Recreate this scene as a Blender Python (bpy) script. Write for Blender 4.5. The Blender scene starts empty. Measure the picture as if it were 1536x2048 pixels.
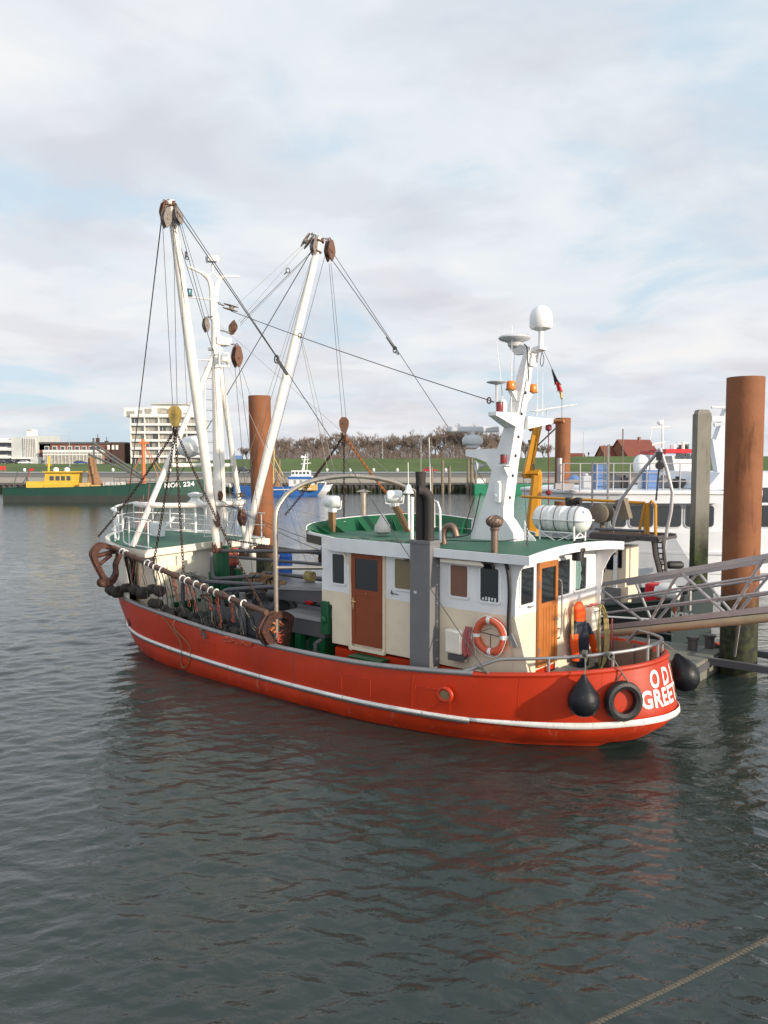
import bpy, bmesh, math, random
from mathutils import Vector, Matrix, noise
R=math.radians
random.seed(7)
sc=bpy.context.scene
# ---------------------------------------------------------------- camera, sky, sun, exposure
CAM_H=5.7; PITCH=math.atan(99/1600.)
cam=bpy.data.cameras.new('camera'); co=bpy.data.objects.new('camera',cam); sc.collection.objects.link(co)
cam.sensor_fit='VERTICAL'; cam.sensor_height=24; cam.lens=24*1600/2048.
co.location=(0,0,CAM_H); co.rotation_euler=(math.pi/2-PITCH,0,0); cam.clip_end=6000; cam.clip_start=.05
sc.camera=co
SUN_AZ=(.79,-.61); SUN_EL=16.
w=bpy.data.worlds.new('World'); sc.world=w; w.use_nodes=True
nt=w.node_tree; nt.nodes.clear()
def N(nt,t,**k):
    n=nt.nodes.new(t)
    for a,v in k.items():
        if a=='inp':
            for i,x in v.items(): n.inputs[i].default_value=x
        else: setattr(n,a,v)
    return n
def ramp(nt,stops,interp='EASE'):
    r=nt.nodes.new('ShaderNodeValToRGB'); r.color_ramp.interpolation=interp
    e=r.color_ramp.elements
    while len(e)<len(stops): e.new(.5)
    for q,(p,c) in zip(e,stops): q.position=p; q.color=(c[0],c[1],c[2],1) if len(c)==3 else c
    return r
lk=nt.links.new
sky=N(nt,'ShaderNodeTexSky',sky_type='NISHITA',sun_disc=False,sun_elevation=R(SUN_EL),sun_rotation=math.atan2(SUN_AZ[0],SUN_AZ[1]),air_density=1.,dust_density=2.5,ozone_density=1.2)
bs=N(nt,'ShaderNodeBackground',inp={1:.12}); lk(sky.outputs[0],bs.inputs[0])
tc=N(nt,'ShaderNodeTexCoord'); sep=N(nt,'ShaderNodeSeparateXYZ'); lk(tc.outputs['Generated'],sep.inputs[0])
def M(op,a,b=None,c=None):
    n=N(nt,'ShaderNodeMath',operation=op)
    for i,x in enumerate((a,b,c)):
        if x is None: continue
        if isinstance(x,(int,float)): n.inputs[i].default_value=x
        else: lk(x,n.inputs[i])
    return n.outputs[0]
zz=M('ADD',M('ABSOLUTE',sep.outputs[2]),.16)
cmb=N(nt,'ShaderNodeCombineXYZ'); lk(M('DIVIDE',sep.outputs[0],zz),cmb.inputs[0]); lk(M('DIVIDE',sep.outputs[1],zz),cmb.inputs[1])
lk(M('MULTIPLY',sep.outputs[2],1.3),cmb.inputs[2])
mp=N(nt,'ShaderNodeMapping',inp={1:(3.1,1.7,0),3:(1.0,1.0,1)}); lk(cmb.outputs[0],mp.inputs[0])
n1=N(nt,'ShaderNodeTexNoise',inp={'Scale':1.15,'Detail':9,'Roughness':.56,'Distortion':.35}); lk(mp.outputs[0],n1.inputs['Vector'])
n2=N(nt,'ShaderNodeTexNoise',inp={'Scale':2.1,'Detail':7,'Roughness':.5,'Distortion':.3}); lk(mp.outputs[0],n2.inputs['Vector'])
cover=ramp(nt,[(.35,(.12,)*3),(.48,(.76,)*3),(.62,(1,)*3)]); lk(n1.outputs[0],cover.inputs[0])
ccol=ramp(nt,[(.34,(1.0,1.0,1.0)),(.46,(.93,.95,.985)),(.57,(.845,.855,.90)),(.70,(.76,.76,.82))]); lk(n2.outputs[0],ccol.inputs[0])
# warm pink-cream towards the horizon, veil of thin cloud everywhere
hz=ramp(nt,[(0,(1,)*3),(.30,(0,)*3)]); lk(M('ABSOLUTE',sep.outputs[2]),hz.inputs[0])
mxh=N(nt,'ShaderNodeMix',data_type='RGBA'); lk(M('MULTIPLY',hz.outputs[0],.22),mxh.inputs[0]); lk(ccol.outputs[0],mxh.inputs[6]); mxh.inputs[7].default_value=(.93,.86,.84,1)
# clouds near the sun side and overhead, outside the picture, glow brighter
dot=N(nt,'ShaderNodeVectorMath',operation='DOT_PRODUCT'); lk(tc.outputs['Generated'],dot.inputs[0])
dot.inputs[1].default_value=(SUN_AZ[0]*.8,SUN_AZ[1]*.8-.45,.35)
bst=M('ADD',M('MULTIPLY',M('MAXIMUM',dot.outputs['Value'],0.),.75),.93)
bc=N(nt,'ShaderNodeBackground'); lk(mxh.outputs[2],bc.inputs[0]); lk(bst,bc.inputs[1])
bb=N(nt,'ShaderNodeBackground',inp={0:(.67,.84,.97,1),1:1.0})
ms0=N(nt,'ShaderNodeMixShader',inp={0:.8}); lk(bs.outputs[0],ms0.inputs[1]); lk(bb.outputs[0],ms0.inputs[2])
ms=N(nt,'ShaderNodeMixShader'); lk(M('MULTIPLY',cover.outputs[0],M('SUBTRACT',1.,M('MULTIPLY',M('MAXIMUM',M('SUBTRACT',sep.outputs[2],.42),0.),1.3))),ms.inputs[0]); lk(ms0.outputs[0],ms.inputs[1]); lk(bc.outputs[0],ms.inputs[2])
wo=N(nt,'ShaderNodeOutputWorld'); lk(ms.outputs[0],wo.inputs[0])
sl=bpy.data.lights.new('sun','SUN'); sl.energy=5.0; sl.angle=R(1.2); sl.color=(1,.86,.68)
so=bpy.data.objects.new('sun',sl); sc.collection.objects.link(so)
sd=Vector((SUN_AZ[0]*math.cos(R(SUN_EL)),SUN_AZ[1]*math.cos(R(SUN_EL)),math.sin(R(SUN_EL))))
so.rotation_euler=sd.to_track_quat('Z','Y').to_euler()
sc.view_settings.view_transform='Standard'; sc.view_settings.look='None'; sc.view_settings.exposure=0.; sc.view_settings.gamma=1.
# ---------------------------------------------------------------- frames and measuring helpers
TH=R(-40); BO=Vector((-.66,20.87,0))
FB=Matrix.Translation(BO)@Matrix.Rotation(TH,4,'Z'); FW=Matrix.Identity(4)
FBI=FB.inverted()
def _ray(x,y):
    u=(x-768)/1600.; v=-(y-1024)/1600.
    return Vector((u,math.cos(PITCH)+v*math.sin(PITCH),-math.sin(PITCH)+v*math.cos(PITCH)))
def Wy(x,y,Y):                      # point at ground distance Y (world)
    r=_ray(x,y); return Vector((0,0,CAM_H))+r*(Y/r.y)
def Wz(x,y,z):
    r=_ray(x,y); return Vector((0,0,CAM_H))+r*((z-CAM_H)/r.z)
def Bp(x,y,ax,val):                 # point on a plane of the boat frame
    i='xyz'.index(ax); c=FBI@Vector((0,0,CAM_H)); r=FBI.to_3x3()@_ray(x,y)
    return c+r*((val-c[i])/r[i])
def V(*a): return Vector(a)
# ---------------------------------------------------------------- materials
MAT={}
def mat(name,col,rough=.5,metal=0.,dirt=None,damt=.35,dscale=3.,bump=.0,bscale=40.,streak=False,var=.06,spec=.5,coat=0.,alpha=1.,emit=None,trans=0.,stretch=(1,1,1)):
    m=bpy.data.materials.new(name); m.use_nodes=True; nt=m.node_tree; b=nt.nodes['Principled BSDF']
    b.inputs['Roughness'].default_value=rough; b.inputs['Metallic'].default_value=metal
    b.inputs['Specular IOR Level'].default_value=spec; b.inputs['Coat Weight'].default_value=coat
    L=nt.links.new
    tc=nt.nodes.new('ShaderNodeTexCoord'); mpn=nt.nodes.new('ShaderNodeMapping'); L(tc.outputs['Object'],mpn.inputs[0]); mpn.inputs[3].default_value=stretch
    a=N(nt,'ShaderNodeTexNoise',inp={'Scale':dscale*.6,'Detail':6,'Roughness':.6}); L(mpn.outputs[0],a.inputs['Vector'])
    r=ramp(nt,[(.3,[max(0,c*(1-var*2.2)) for c in col]),(.7,[min(1,c*(1+var)) for c in col])],'LINEAR'); L(a.outputs[0],r.inputs[0])
    out=r.outputs[0]
    if dirt:
        mp2=nt.nodes.new('ShaderNodeMapping'); L(tc.outputs['Object'],mp2.inputs[0])
        mp2.inputs[3].default_value=(1,1,.12) if streak else (1,1,1)
        d=N(nt,'ShaderNodeTexNoise',inp={'Scale':dscale*(2.5 if streak else 1.6),'Detail':8,'Roughness':.68}); L(mp2.outputs[0],d.inputs['Vector'])
        lo=.72-.34*damt
        rr=ramp(nt,[(lo,(0,)*3),(min(.98,lo+.14),(1,)*3)]); L(d.outputs[0],rr.inputs[0])
        mx=N(nt,'ShaderNodeMix',data_type='RGBA'); L(rr.outputs[0],mx.inputs[0]); L(out,mx.inputs[6]); mx.inputs[7].default_value=(*dirt,1); out=mx.outputs[2]
        q=N(nt,'ShaderNodeMapRange',inp={3:rough,4:min(1,rough+.3)}); L(rr.outputs[0],q.inputs[0]); L(q.outputs[0],b.inputs['Roughness'])
    L(out,b.inputs['Base Color'])
    if bump:
        e=N(nt,'ShaderNodeTexNoise',inp={'Scale':bscale,'Detail':5,'Roughness':.6}); L(mpn.outputs[0],e.inputs['Vector'])
        bn=N(nt,'ShaderNodeBump',inp={0:bump,1:.02}); L(e.outputs[0],bn.inputs['Height']); L(bn.outputs[0],b.inputs['Normal'])
    if emit: b.inputs['Emission Color'].default_value=(*emit[0],1); b.inputs['Emission Strength'].default_value=emit[1]
    if trans: b.inputs['Transmission Weight'].default_value=trans
    MAT[name]=m; return m
mat('hull_red',(.50,.034,.006),.44,dirt=(.33,.04,.014),damt=.42,dscale=1.1,streak=True,bump=.35,bscale=2.,coat=.08,var=.12,spec=.4)
mat('hull_low',(.48,.034,.006),.45,dirt=(.42,.13,.085),damt=.40,dscale=2.4,streak=True,bump=.35,bscale=2.,var=.12,spec=.4)
mat('inner_red',(.50,.045,.02),.5,dirt=(.25,.08,.05),damt=.3)
mat('boot_black',(.012,.012,.012),.5,dirt=(.05,.04,.02))
mat('stripe_white',(.78,.77,.74),.45,dirt=(.35,.28,.2),damt=.45,dscale=5)
mat('white',(.80,.80,.80),.38,dirt=(.50,.42,.33),damt=.22,dscale=2.5,streak=True,bump=.12,bscale=4)
mat('white_boom',(.82,.78,.72),.4,dirt=(.36,.17,.07),damt=.30,dscale=3.5,bump=.1,bscale=10)
mat('white_clean',(.82,.82,.81),.3,dirt=(.6,.57,.5),damt=.2,dscale=4)
mat('cream',(.78,.66,.50),.42,dirt=(.55,.42,.28),damt=.22,dscale=2.,streak=True,bump=.12,bscale=4)
mat('cream_pale',(.80,.73,.62),.42,dirt=(.42,.32,.2),damt=.3,dscale=2.2,streak=True,bump=.12,bscale=4)
mat('deck_green',(.022,.115,.066),.6,dirt=(.10,.15,.12),damt=.45,dscale=2,bump=.2,bscale=20)
mat('gloss_green',(.006,.092,.034),.35,dirt=(.03,.07,.03),damt=.3,dscale=2)
mat('door_brown',(.25,.055,.018),.42,dirt=(.12,.022,.010),damt=.35,dscale=4,streak=True,bump=.15,bscale=14)
mat('door_teak',(.44,.15,.035),.35,dirt=(.24,.075,.02),damt=.45,dscale=5,streak=True,bump=.2,bscale=14,coat=.2)
mat('glass_dark',(.012,.016,.018),.06,spec=.8,dirt=(.04,.045,.05),damt=.2,dscale=1.2)
mat('glass_blind',(.22,.17,.09),.25,spec=.6,bump=.1,bscale=30)
mat('glass_brown',(.20,.09,.055),.25,spec=.6,bump=.1,bscale=30)
mat('rubber',(.014,.014,.015),.55,dirt=(.05,.045,.04),damt=.3,dscale=4,bump=.3,bscale=25)
mat('fender_black',(.008,.009,.013),.42,dirt=(.035,.036,.038),damt=.5,dscale=2.5,spec=.3,bump=.2,bscale=12)
mat('galv',(.33,.32,.32),.42,metal=.6,dirt=(.22,.17,.12),damt=.35,dscale=5,bump=.15,bscale=20)
mat('galv_grey',(.125,.125,.135),.5,metal=.35,dirt=(.12,.11,.10),damt=.35,dscale=2.,streak=True,bump=.1,bscale=8)
mat('casing_grey',(.19,.185,.19),.5,metal=.15,dirt=(.30,.24,.17),damt=.22,dscale=2.,streak=True,bump=.1,bscale=8)
mat('stainless',(.52,.45,.37),.3,metal=.85,dirt=(.25,.15,.09),damt=.4,dscale=3,bump=.1,bscale=10)
mat('rust_pipe',(.13,.075,.055),.65,metal=.2,dirt=(.22,.09,.05),damt=.5,dscale=4,bump=.5,bscale=25)
mat('rust_shoe',(.065,.026,.02),.6,metal=.3,dirt=(.17,.06,.03),damt=.6,dscale=6,bump=1.,bscale=12)
mat('rust_orange',(.42,.15,.045),.7,dirt=(.2,.07,.03),damt=.5,dscale=8,bump=.4)
mat('rust_chain',(.07,.04,.03),.6,metal=.4,dirt=(.22,.09,.04),damt=.45,dscale=9)
mat('orange_chain',(.36,.13,.03),.65,metal=.2,dirt=(.12,.05,.03),damt=.4,dscale=9)
mat('bright_steel',(.75,.5,.28),.22,metal=1.,dirt=(.3,.1,.05),damt=.4,dscale=8)
mat('block_grey',(.20,.17,.15),.6,metal=.2,dirt=(.13,.06,.035),damt=.45,dscale=9,bump=.3)
mat('block_brown',(.14,.065,.04),.6,metal=.2,dirt=(.22,.10,.05),damt=.45,dscale=9,bump=.3)
mat('block_yellow',(.36,.245,.055),.5,dirt=(.22,.10,.04),damt=.4,dscale=6)
mat('wire',(.09,.085,.08),.5,metal=.4)
mat('wire_light',(.30,.28,.26),.5,metal=.2)
mat('rope_grey',(.17,.165,.14),.9,dirt=(.12,.11,.09),damt=.5,dscale=20,bump=.6,bscale=90)
mat('rope_yellow',(.50,.40,.17),.85,dirt=(.3,.22,.1),damt=.4,dscale=10,bump=.5,bscale=80)
mat('rope_pink',(.50,.12,.13),.85,dirt=(.35,.08,.06),damt=.4,dscale=10)
mat('rope_orange',(.55,.10,.05),.85,dirt=(.35,.08,.05),damt=.4,dscale=10)
mat('twine_dull',(.38,.085,.055),.9,dirt=(.2,.07,.05),damt=.5,dscale=10)
mat('rope_dark',(.085,.08,.066),.9,dirt=(.07,.065,.055),damt=.5,dscale=14,bump=.6,bscale=90)
mat('net_pink',(.42,.12,.08),.9,dirt=(.2,.1,.07),damt=.5,dscale=12)
mat('net_dark',(.035,.04,.035),.95,dirt=(.10,.05,.04),damt=.4,dscale=9,bump=.8,bscale=30)
mat('net_black',(.015,.015,.015),.8)
mat('red_plastic',(.62,.02,.03),.4); mat('tarp_red',(.42,.08,.05),.7,dirt=(.3,.05,.03),damt=.4,bump=.3,bscale=6)
mat('blue_plastic',(.02,.12,.50),.4,dirt=(.05,.2,.5),damt=.3)
mat('ring_orange',(.62,.105,.045),.5,dirt=(.45,.09,.05),damt=.4,dscale=6)
mat('jacket_orange',(.95,.10,.008),.6,bump=.4,bscale=9,var=.1); mat('jacket_navy',(.012,.018,.035),.55,bump=.5,bscale=9)
mat('canvas',(.60,.56,.52),.8,dirt=(.30,.24,.18),damt=.45,dscale=5,bump=.4,bscale=25)
mat('wood_post',(.22,.13,.06),.7,dirt=(.10,.055,.03),damt=.5,dscale=6,streak=True,bump=.4,bscale=18)
mat('amber',(.85,.22,.02),.25); mat('lamp_red',(.22,.02,.025),.25); mat('lamp_teal',(.01,.12,.16),.25)
mat('plastic_white',(.80,.80,.79),.3); mat('grey_light',(.55,.56,.58),.4,dirt=(.45,.42,.4),damt=.2)
mat('black',(.012,.012,.013),.5); mat('soot',(.030,.024,.022),.75,dirt=(.07,.05,.04),damt=.5,dscale=6)
mat('vent_metal',(.22,.15,.12),.45,metal=.5,dirt=(.12,.06,.04),damt=.5,dscale=7)
mat('crane_yellow',(.56,.25,.012),.45,dirt=(.4,.16,.03),damt=.3,dscale=4)
mat('flag_black',(.015,.014,.016),.8); mat('flag_red',(.5,.03,.03),.8); mat('curtain',(.16,.26,.24),.9,bump=.5,bscale=8)
mat('steel_pile',(.235,.085,.032),.78,dirt=(.13,.048,.022),damt=.5,dscale=1.1,streak=True,bump=.5,bscale=9,var=.16)
mat('concrete',(.24,.225,.19),.9,dirt=(.14,.135,.10),damt=.55,dscale=3,streak=True,bump=.4,bscale=25)
mat('pontoon',(.16,.16,.13),.85,dirt=(.08,.09,.06),damt=.5,dscale=3,bump=.3,bscale=20)
mat('algae',(.022,.028,.012),.7,dirt=(.05,.07,.015),damt=.45,dscale=2,bump=.5,bscale=20)
mat('gangway_grey',(.42,.40,.41),.5,metal=.3,dirt=(.32,.28,.27),damt=.3,dscale=4)
mat('gangway_tan',(.46,.36,.23),.6,dirt=(.30,.24,.16),damt=.3,dscale=3)
mat('ferry_white',(.66,.68,.72),.4,dirt=(.55,.55,.56),damt=.25,dscale=1.,streak=True)
mat('hull_dark',(.016,.028,.026),.5,dirt=(.04,.045,.04),damt=.3,dscale=2)
mat('hull_teal',(.012,.062,.045),.55,dirt=(.05,.07,.05),damt=.4,dscale=.8,streak=True)
mat('hull_mud',(.045,.055,.048),.7,dirt=(.08,.055,.04),damt=.5,dscale=.8)
mat('hull_blue',(.03,.12,.38),.45,dirt=(.05,.12,.3),damt=.3,dscale=1.5)
mat('ship_yellow',(.72,.46,.05),.5,dirt=(.55,.36,.08),damt=.3,dscale=2)
mat('ship_ochre',(.58,.38,.12),.6,dirt=(.5,.3,.12),damt=.3)
mat('net_brown',(.26,.15,.08),.95,dirt=(.15,.09,.05),damt=.5,dscale=3,bump=.6,bscale=10)
mat('rig_orange',(.55,.17,.06),.6); mat('rig_dark',(.10,.105,.10),.7)
mat('steel_dark',(.10,.09,.09),.6,metal=.3,dirt=(.16,.09,.06),damt=.4,dscale=5)
mat('bld_white',(.74,.72,.70),.6,dirt=(.62,.58,.54),damt=.3,dscale=.3); mat('bld_cream',(.62,.58,.50),.7,dirt=(.5,.45,.38),damt=.3,dscale=.3)
mat('bld_grey',(.50,.52,.50),.7,dirt=(.45,.46,.42),damt=.3,dscale=.3)
mat('brick',(.20,.075,.055),.85,dirt=(.14,.05,.04),damt=.5,dscale=1.5); mat('brick_dark',(.075,.038,.032),.85,dirt=(.05,.03,.03),damt=.5,dscale=1.5)
mat('brick_farm',(.26,.12,.075),.85,dirt=(.18,.08,.05),damt=.5,dscale=1.5); mat('roof_red',(.17,.045,.03),.8,dirt=(.18,.05,.035),damt=.5,dscale=1.)
mat('pane',(.30,.28,.24),.15,spec=.7,dirt=(.50,.45,.36),damt=.6,dscale=.5); mat('pane_dark',(.05,.06,.07),.1,spec=.7,dirt=(.12,.12,.12),damt=.4,dscale=.8)
mat('bark',(.10,.065,.045),.9,bump=.3); mat('twig',(.19,.14,.115),.95); mat('twig_grey',(.24,.20,.17),.95)
mat('car_red',(.42,.02,.03),.3,coat=.5); mat('car_dark',(.03,.035,.045),.3,coat=.5); mat('car_white',(.78,.78,.78),.3,coat=.4); mat('car_blue',(.03,.06,.22),.3,coat=.5)
mat('timber_grey',(.20,.165,.12),.9,dirt=(.10,.09,.06),damt=.5,dscale=2,bump=.3); mat('lamp_steel',(.45,.46,.46),.5,metal=.4)
mat('skin',(.5,.3,.22),.6); mat('cloth_dark',(.03,.03,.04),.8); mat('sign_red',(.6,.05,.04),.5); mat('sign_blue',(.12,.22,.45),.6,dirt=(.3,.36,.45),damt=.4,dscale=2)
mat('cliff_green',(.01,.20,.10),.5)
# ---------------------------------------------------------------- mesh builder
def basis(d):
    d=d.normalized(); u=V(0,0,1) if abs(d.z)<.95 else V(1,0,0)
    a=d.cross(u).normalized(); return a,d.cross(a).normalized()
class MB:
    def __init__(s): s.v=[]; s.f=[]; s.m=[]; s.cm=0
    def mi(s,i): s.cm=i; return s
    def add(s,vs,fs):
        o=len(s.v); s.v+= [Vector(p) for p in vs]; s.f+=[tuple(o+i for i in f) for f in fs]; s.m+=[s.cm]*len(fs); return s
    def box(s,c,sz,rz=0,rot=None):
        x,y,z=[a/2 for a in sz]; m=rot if rot else Matrix.Rotation(rz,3,'Z')
        vs=[Vector(c)+m@V(i*x,j*y,k*z) for i in(-1,1) for j in(-1,1) for k in(-1,1)]
        return s.add(vs,[(0,1,3,2),(4,6,7,5),(0,4,5,1),(2,3,7,6),(0,2,6,4),(1,5,7,3)])
    def bb(s,x0,x1,y0,y1,z0,z1): return s.box(((x0+x1)/2,(y0+y1)/2,(z0+z1)/2),(abs(x1-x0),abs(y1-y0),abs(z1-z0)))
    def tube(s,pts,r,n=8,closed=False,caps=True):
        pts=[Vector(p) for p in pts]; k=len(pts)
        rs=r if isinstance(r,(list,tuple)) else [r]*k
        vs=[];a=None
        for i,p in enumerate(pts):
            if closed: d=(pts[(i+1)%k]-pts[i-1])
            else: d=(pts[min(i+1,k-1)]-pts[max(i-1,0)])
            if d.length<1e-9: d=V(0,0,1)
            d.normalize()
            if a is None: a,b=basis(d)
            else:
                a=(a-d*a.dot(d)); 
                if a.length<1e-6: a,b=basis(d)
                a.normalize(); b=d.cross(a)
            for j in range(n):
                t=2*math.pi*j/n; vs.append(p+(a*math.cos(t)+b*math.sin(t))*rs[i])
        fs=[]
        for i in range(k if closed else k-1):
            i2=(i+1)%k
            for j in range(n): fs.append((i*n+j,i*n+(j+1)%n,i2*n+(j+1)%n,i2*n+j))
        if caps and not closed and n>2: fs.append(tuple(range(n-1,-1,-1))); fs.append(tuple((k-1)*n+j for j in range(n)))
        return s.add(vs,fs)
    def lathe(s,c,axis,prof,n=16):       # prof: (radius, height along axis)
        axis=Vector(axis).normalized(); a,b=basis(axis); vs=[];c=Vector(c)
        for r,h in prof:
            for j in range(n):
                t=2*math.pi*j/n; vs.append(c+axis*h+(a*math.cos(t)+b*math.sin(t))*max(r,1e-4))
        fs=[(i*n+j,i*n+(j+1)%n,(i+1)*n+(j+1)%n,(i+1)*n+j) for i in range(len(prof)-1) for j in range(n)]
        fs.append(tuple(range(n-1,-1,-1))); fs.append(tuple((len(prof)-1)*n+j for j in range(n)))
        return s.add(vs,fs)
    def torus(s,c,axis,R_,r,n=24,m=10,sx=1.,up=None):
        axis=Vector(axis).normalized(); a,b=basis(axis)
        if up is not None: b=Vector(up); b=(b-axis*b.dot(axis)).normalized(); a=b.cross(axis)
        c=Vector(c); pts=[c+a*R_*math.cos(2*math.pi*i/n)+b*R_*sx*math.sin(2*math.pi*i/n) for i in range(n)]
        return s.tube(pts,r,m,closed=True)
    def prism(s,poly,h):                 # poly: 3D points (planar), h: extrusion vector
        k=len(poly); h=Vector(h); vs=[Vector(p) for p in poly]+[Vector(p)+h for p in poly]
        fs=[tuple(range(k-1,-1,-1)),tuple(range(k,2*k))]+[(i,(i+1)%k,k+(i+1)%k,k+i) for i in range(k)]
        return s.add(vs,fs)
    def sheet(s,rows,closed=False):
        n=len(rows[0]); vs=[p for r in rows for p in r]
        return s.add(vs,[(i*n+j,i*n+(j+1)%n,(i+1)*n+(j+1)%n,(i+1)*n+j) for i in range(len(rows)-1) for j in range(n if closed else n-1)])
    def ball(s,c,r,n=12,sz=1.):
        return s.lathe(c,(0,0,1),[(r*math.sin(math.pi*i/(n//2)),-r*sz*math.cos(math.pi*i/(n//2))) for i in range(n//2+1)],n)
BASE={}
def mkobj(name,mb,mats,frame,base,parent=None,solid=0,smooth=True,bevel=0):
    me=bpy.data.meshes.new(name); b=Vector(base)
    me.from_pydata([tuple(p-b) for p in mb.v],[],mb.f)
    for q in (mats if isinstance(mats,(list,tuple)) else [mats]): me.materials.append(MAT[q])
    me.polygons.foreach_set('material_index',mb.m)
    bm=bmesh.new(); bm.from_mesh(me); bmesh.ops.recalc_face_normals(bm,faces=bm.faces); bm.to_mesh(me); bm.free()
    if smooth:
        me.polygons.foreach_set('use_smooth',[True]*len(me.polygons)); me.set_sharp_from_angle(angle=R(38))
    o=bpy.data.objects.new(name,me); sc.collection.objects.link(o)
    if parent: o.parent=parent
    else: o.matrix_world=frame@Matrix.Translation(b)
    BASE[o.name]=(frame,b)
    if solid: md=o.modifiers.new('s','SOLIDIFY'); md.thickness=solid; md.offset=0
    if bevel: md=o.modifiers.new('b','BEVEL'); md.width=bevel; md.segments=2; md.limit_method='ANGLE'
    return o
def tagit(o,label=None,cat=None,group=None,kind=None):
    if label: o['label']=label
    if cat: o['category']=cat
    if group: o['group']=group
    if kind: o['kind']=kind
    return o
def thing(name,label,cat,base=(0,0,0),frame=FW,group=None):
    o=bpy.data.objects.new(name,None); sc.collection.objects.link(o); o.empty_display_size=.2
    o.matrix_world=frame@Matrix.Translation(Vector(base)); BASE[o.name]=(frame,Vector(base))
    return tagit(o,label,cat,group)
def part(name,mb,m,parent,label=None,**k):
    fr,b=BASE[parent.name]; o=mkobj(name,mb,m,fr,b,parent,**k)
    if label: o['label']=label
    return o
def solo(name,mb,m,label,cat,base=(0,0,0),frame=FW,group=None,**k):
    return tagit(mkobj(name,mb,m,frame,base,**k),label,cat,group)
def struct(name,mb,m,kind='structure',**k): return tagit(mkobj(name,mb,m,FW,(0,0,0),**k),kind=kind)
def dup(o,loc,rz,label=None,scale=1.):
    r=o.copy(); sc.collection.objects.link(r); r.location=loc; r.rotation_euler=(0,0,rz); r.scale=(scale,)*3
    if label: r['label']=label
    for c in list(o.children):
        q=c.copy(); sc.collection.objects.link(q); q.parent=r
        for g in c.children:
            h=g.copy(); sc.collection.objects.link(h); h.parent=q
    return r
def cr(pts,n=6,closed=False):        # Catmull-Rom through points of any dimension
    k=len(pts); out=[]
    rng=range(k if closed else k-1)
    for i in rng:
        g=(lambda j: pts[j%k]) if closed else (lambda j: pts[max(0,min(k-1,j))])
        p0,p1,p2,p3=g(i-1),g(i),g(i+1),g(i+2)
        for s in range(n):
            t=s/n; out.append(tuple(.5*((2*b)+(c-a)*t+(2*a-5*b+4*c-d)*t*t+(3*b-a-3*c+d)*t**3) for a,b,c,d in zip(p0,p1,p2,p3)))
    if not closed: out.append(tuple(pts[-1]))
    return out
def lerp(a,b,t): return Vector(a)*(1-t)+Vector(b)*t
def sagline(a,b,sag,n=10): return [lerp(a,b,i/n)-V(0,0,4*sag*(i/n)*(1-i/n)) for i in range(n+1)]
def wiggle(a,b,amp,n=8,seed=0):
    rr=random.Random(seed); return [lerp(a,b,i/n)+V(*[rr.uniform(-amp,amp) for _ in range(3)])*(1 if 0<i<n else .2) for i in range(n+1)]
def chain(mb,pts,ll=.09,r=.011,wd=.5):
    pts=[Vector(p) for p in pts]; 
    tot=sum((pts[i+1]-pts[i]).length for i in range(len(pts)-1)); k=max(2,int(tot/(ll*.78))); d=0; seg=0; acc=0
    for q in range(k):
        s=(q+.5)/k*tot
        while seg<len(pts)-2 and acc+(pts[seg+1]-pts[seg]).length<s: acc+=(pts[seg+1]-pts[seg]).length; seg+=1
        sv=pts[seg+1]-pts[seg]; L_=sv.length; c=pts[seg]+sv*((s-acc)/L_); dr=sv/L_
        a,b=basis(dr); 
        if q%2: a=b
        ring=[c+dr*(math.cos(t)*ll/2)+a*(math.sin(t)*ll*wd/2) for t in [2*math.pi*i/8 for i in range(8)]]
        mb.tube(ring,r,4,closed=True)
    return mb
def textmesh(s,size,bold=.02,width=1.):  # flat letters: verts (x,y) from 0, faces
    cu=bpy.data.curves.new('t','FONT'); cu.body=s; cu.size=size; cu.offset=bold; cu.resolution_u=3; cu.space_character=1.1
    o=bpy.data.objects.new('t',cu); sc.collection.objects.link(o)
    dg=bpy.context.evaluated_depsgraph_get(); me=bpy.data.meshes.new_from_object(o.evaluated_get(dg))
    bm=bmesh.new(); bm.from_mesh(me)
    bmesh.ops.triangulate(bm,faces=bm.faces)
    for _ in range(2):
        es=[e for e in bm.edges if e.calc_length()>size*.18]
        if es: bmesh.ops.subdivide_edges(bm,edges=es,cuts=1); bmesh.ops.triangulate(bm,faces=bm.faces)
    vs=[(v.co.x*width,v.co.y) for v in bm.verts]; fs=[[v.index for v in f.verts] for f in bm.faces]
    bm.free(); bpy.data.objects.remove(o); bpy.data.curves.remove(cu); bpy.data.meshes.remove(me)
    return vs,fs
def text3d(mb,s,size,org,xd,yd,bold=.02,width=1.):
    vs,fs=textmesh(s,size,bold,width); org=Vector(org); xd=Vector(xd); yd=Vector(yd)
    return mb.add([org+xd*a+yd*b for a,b in vs],fs)
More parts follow.
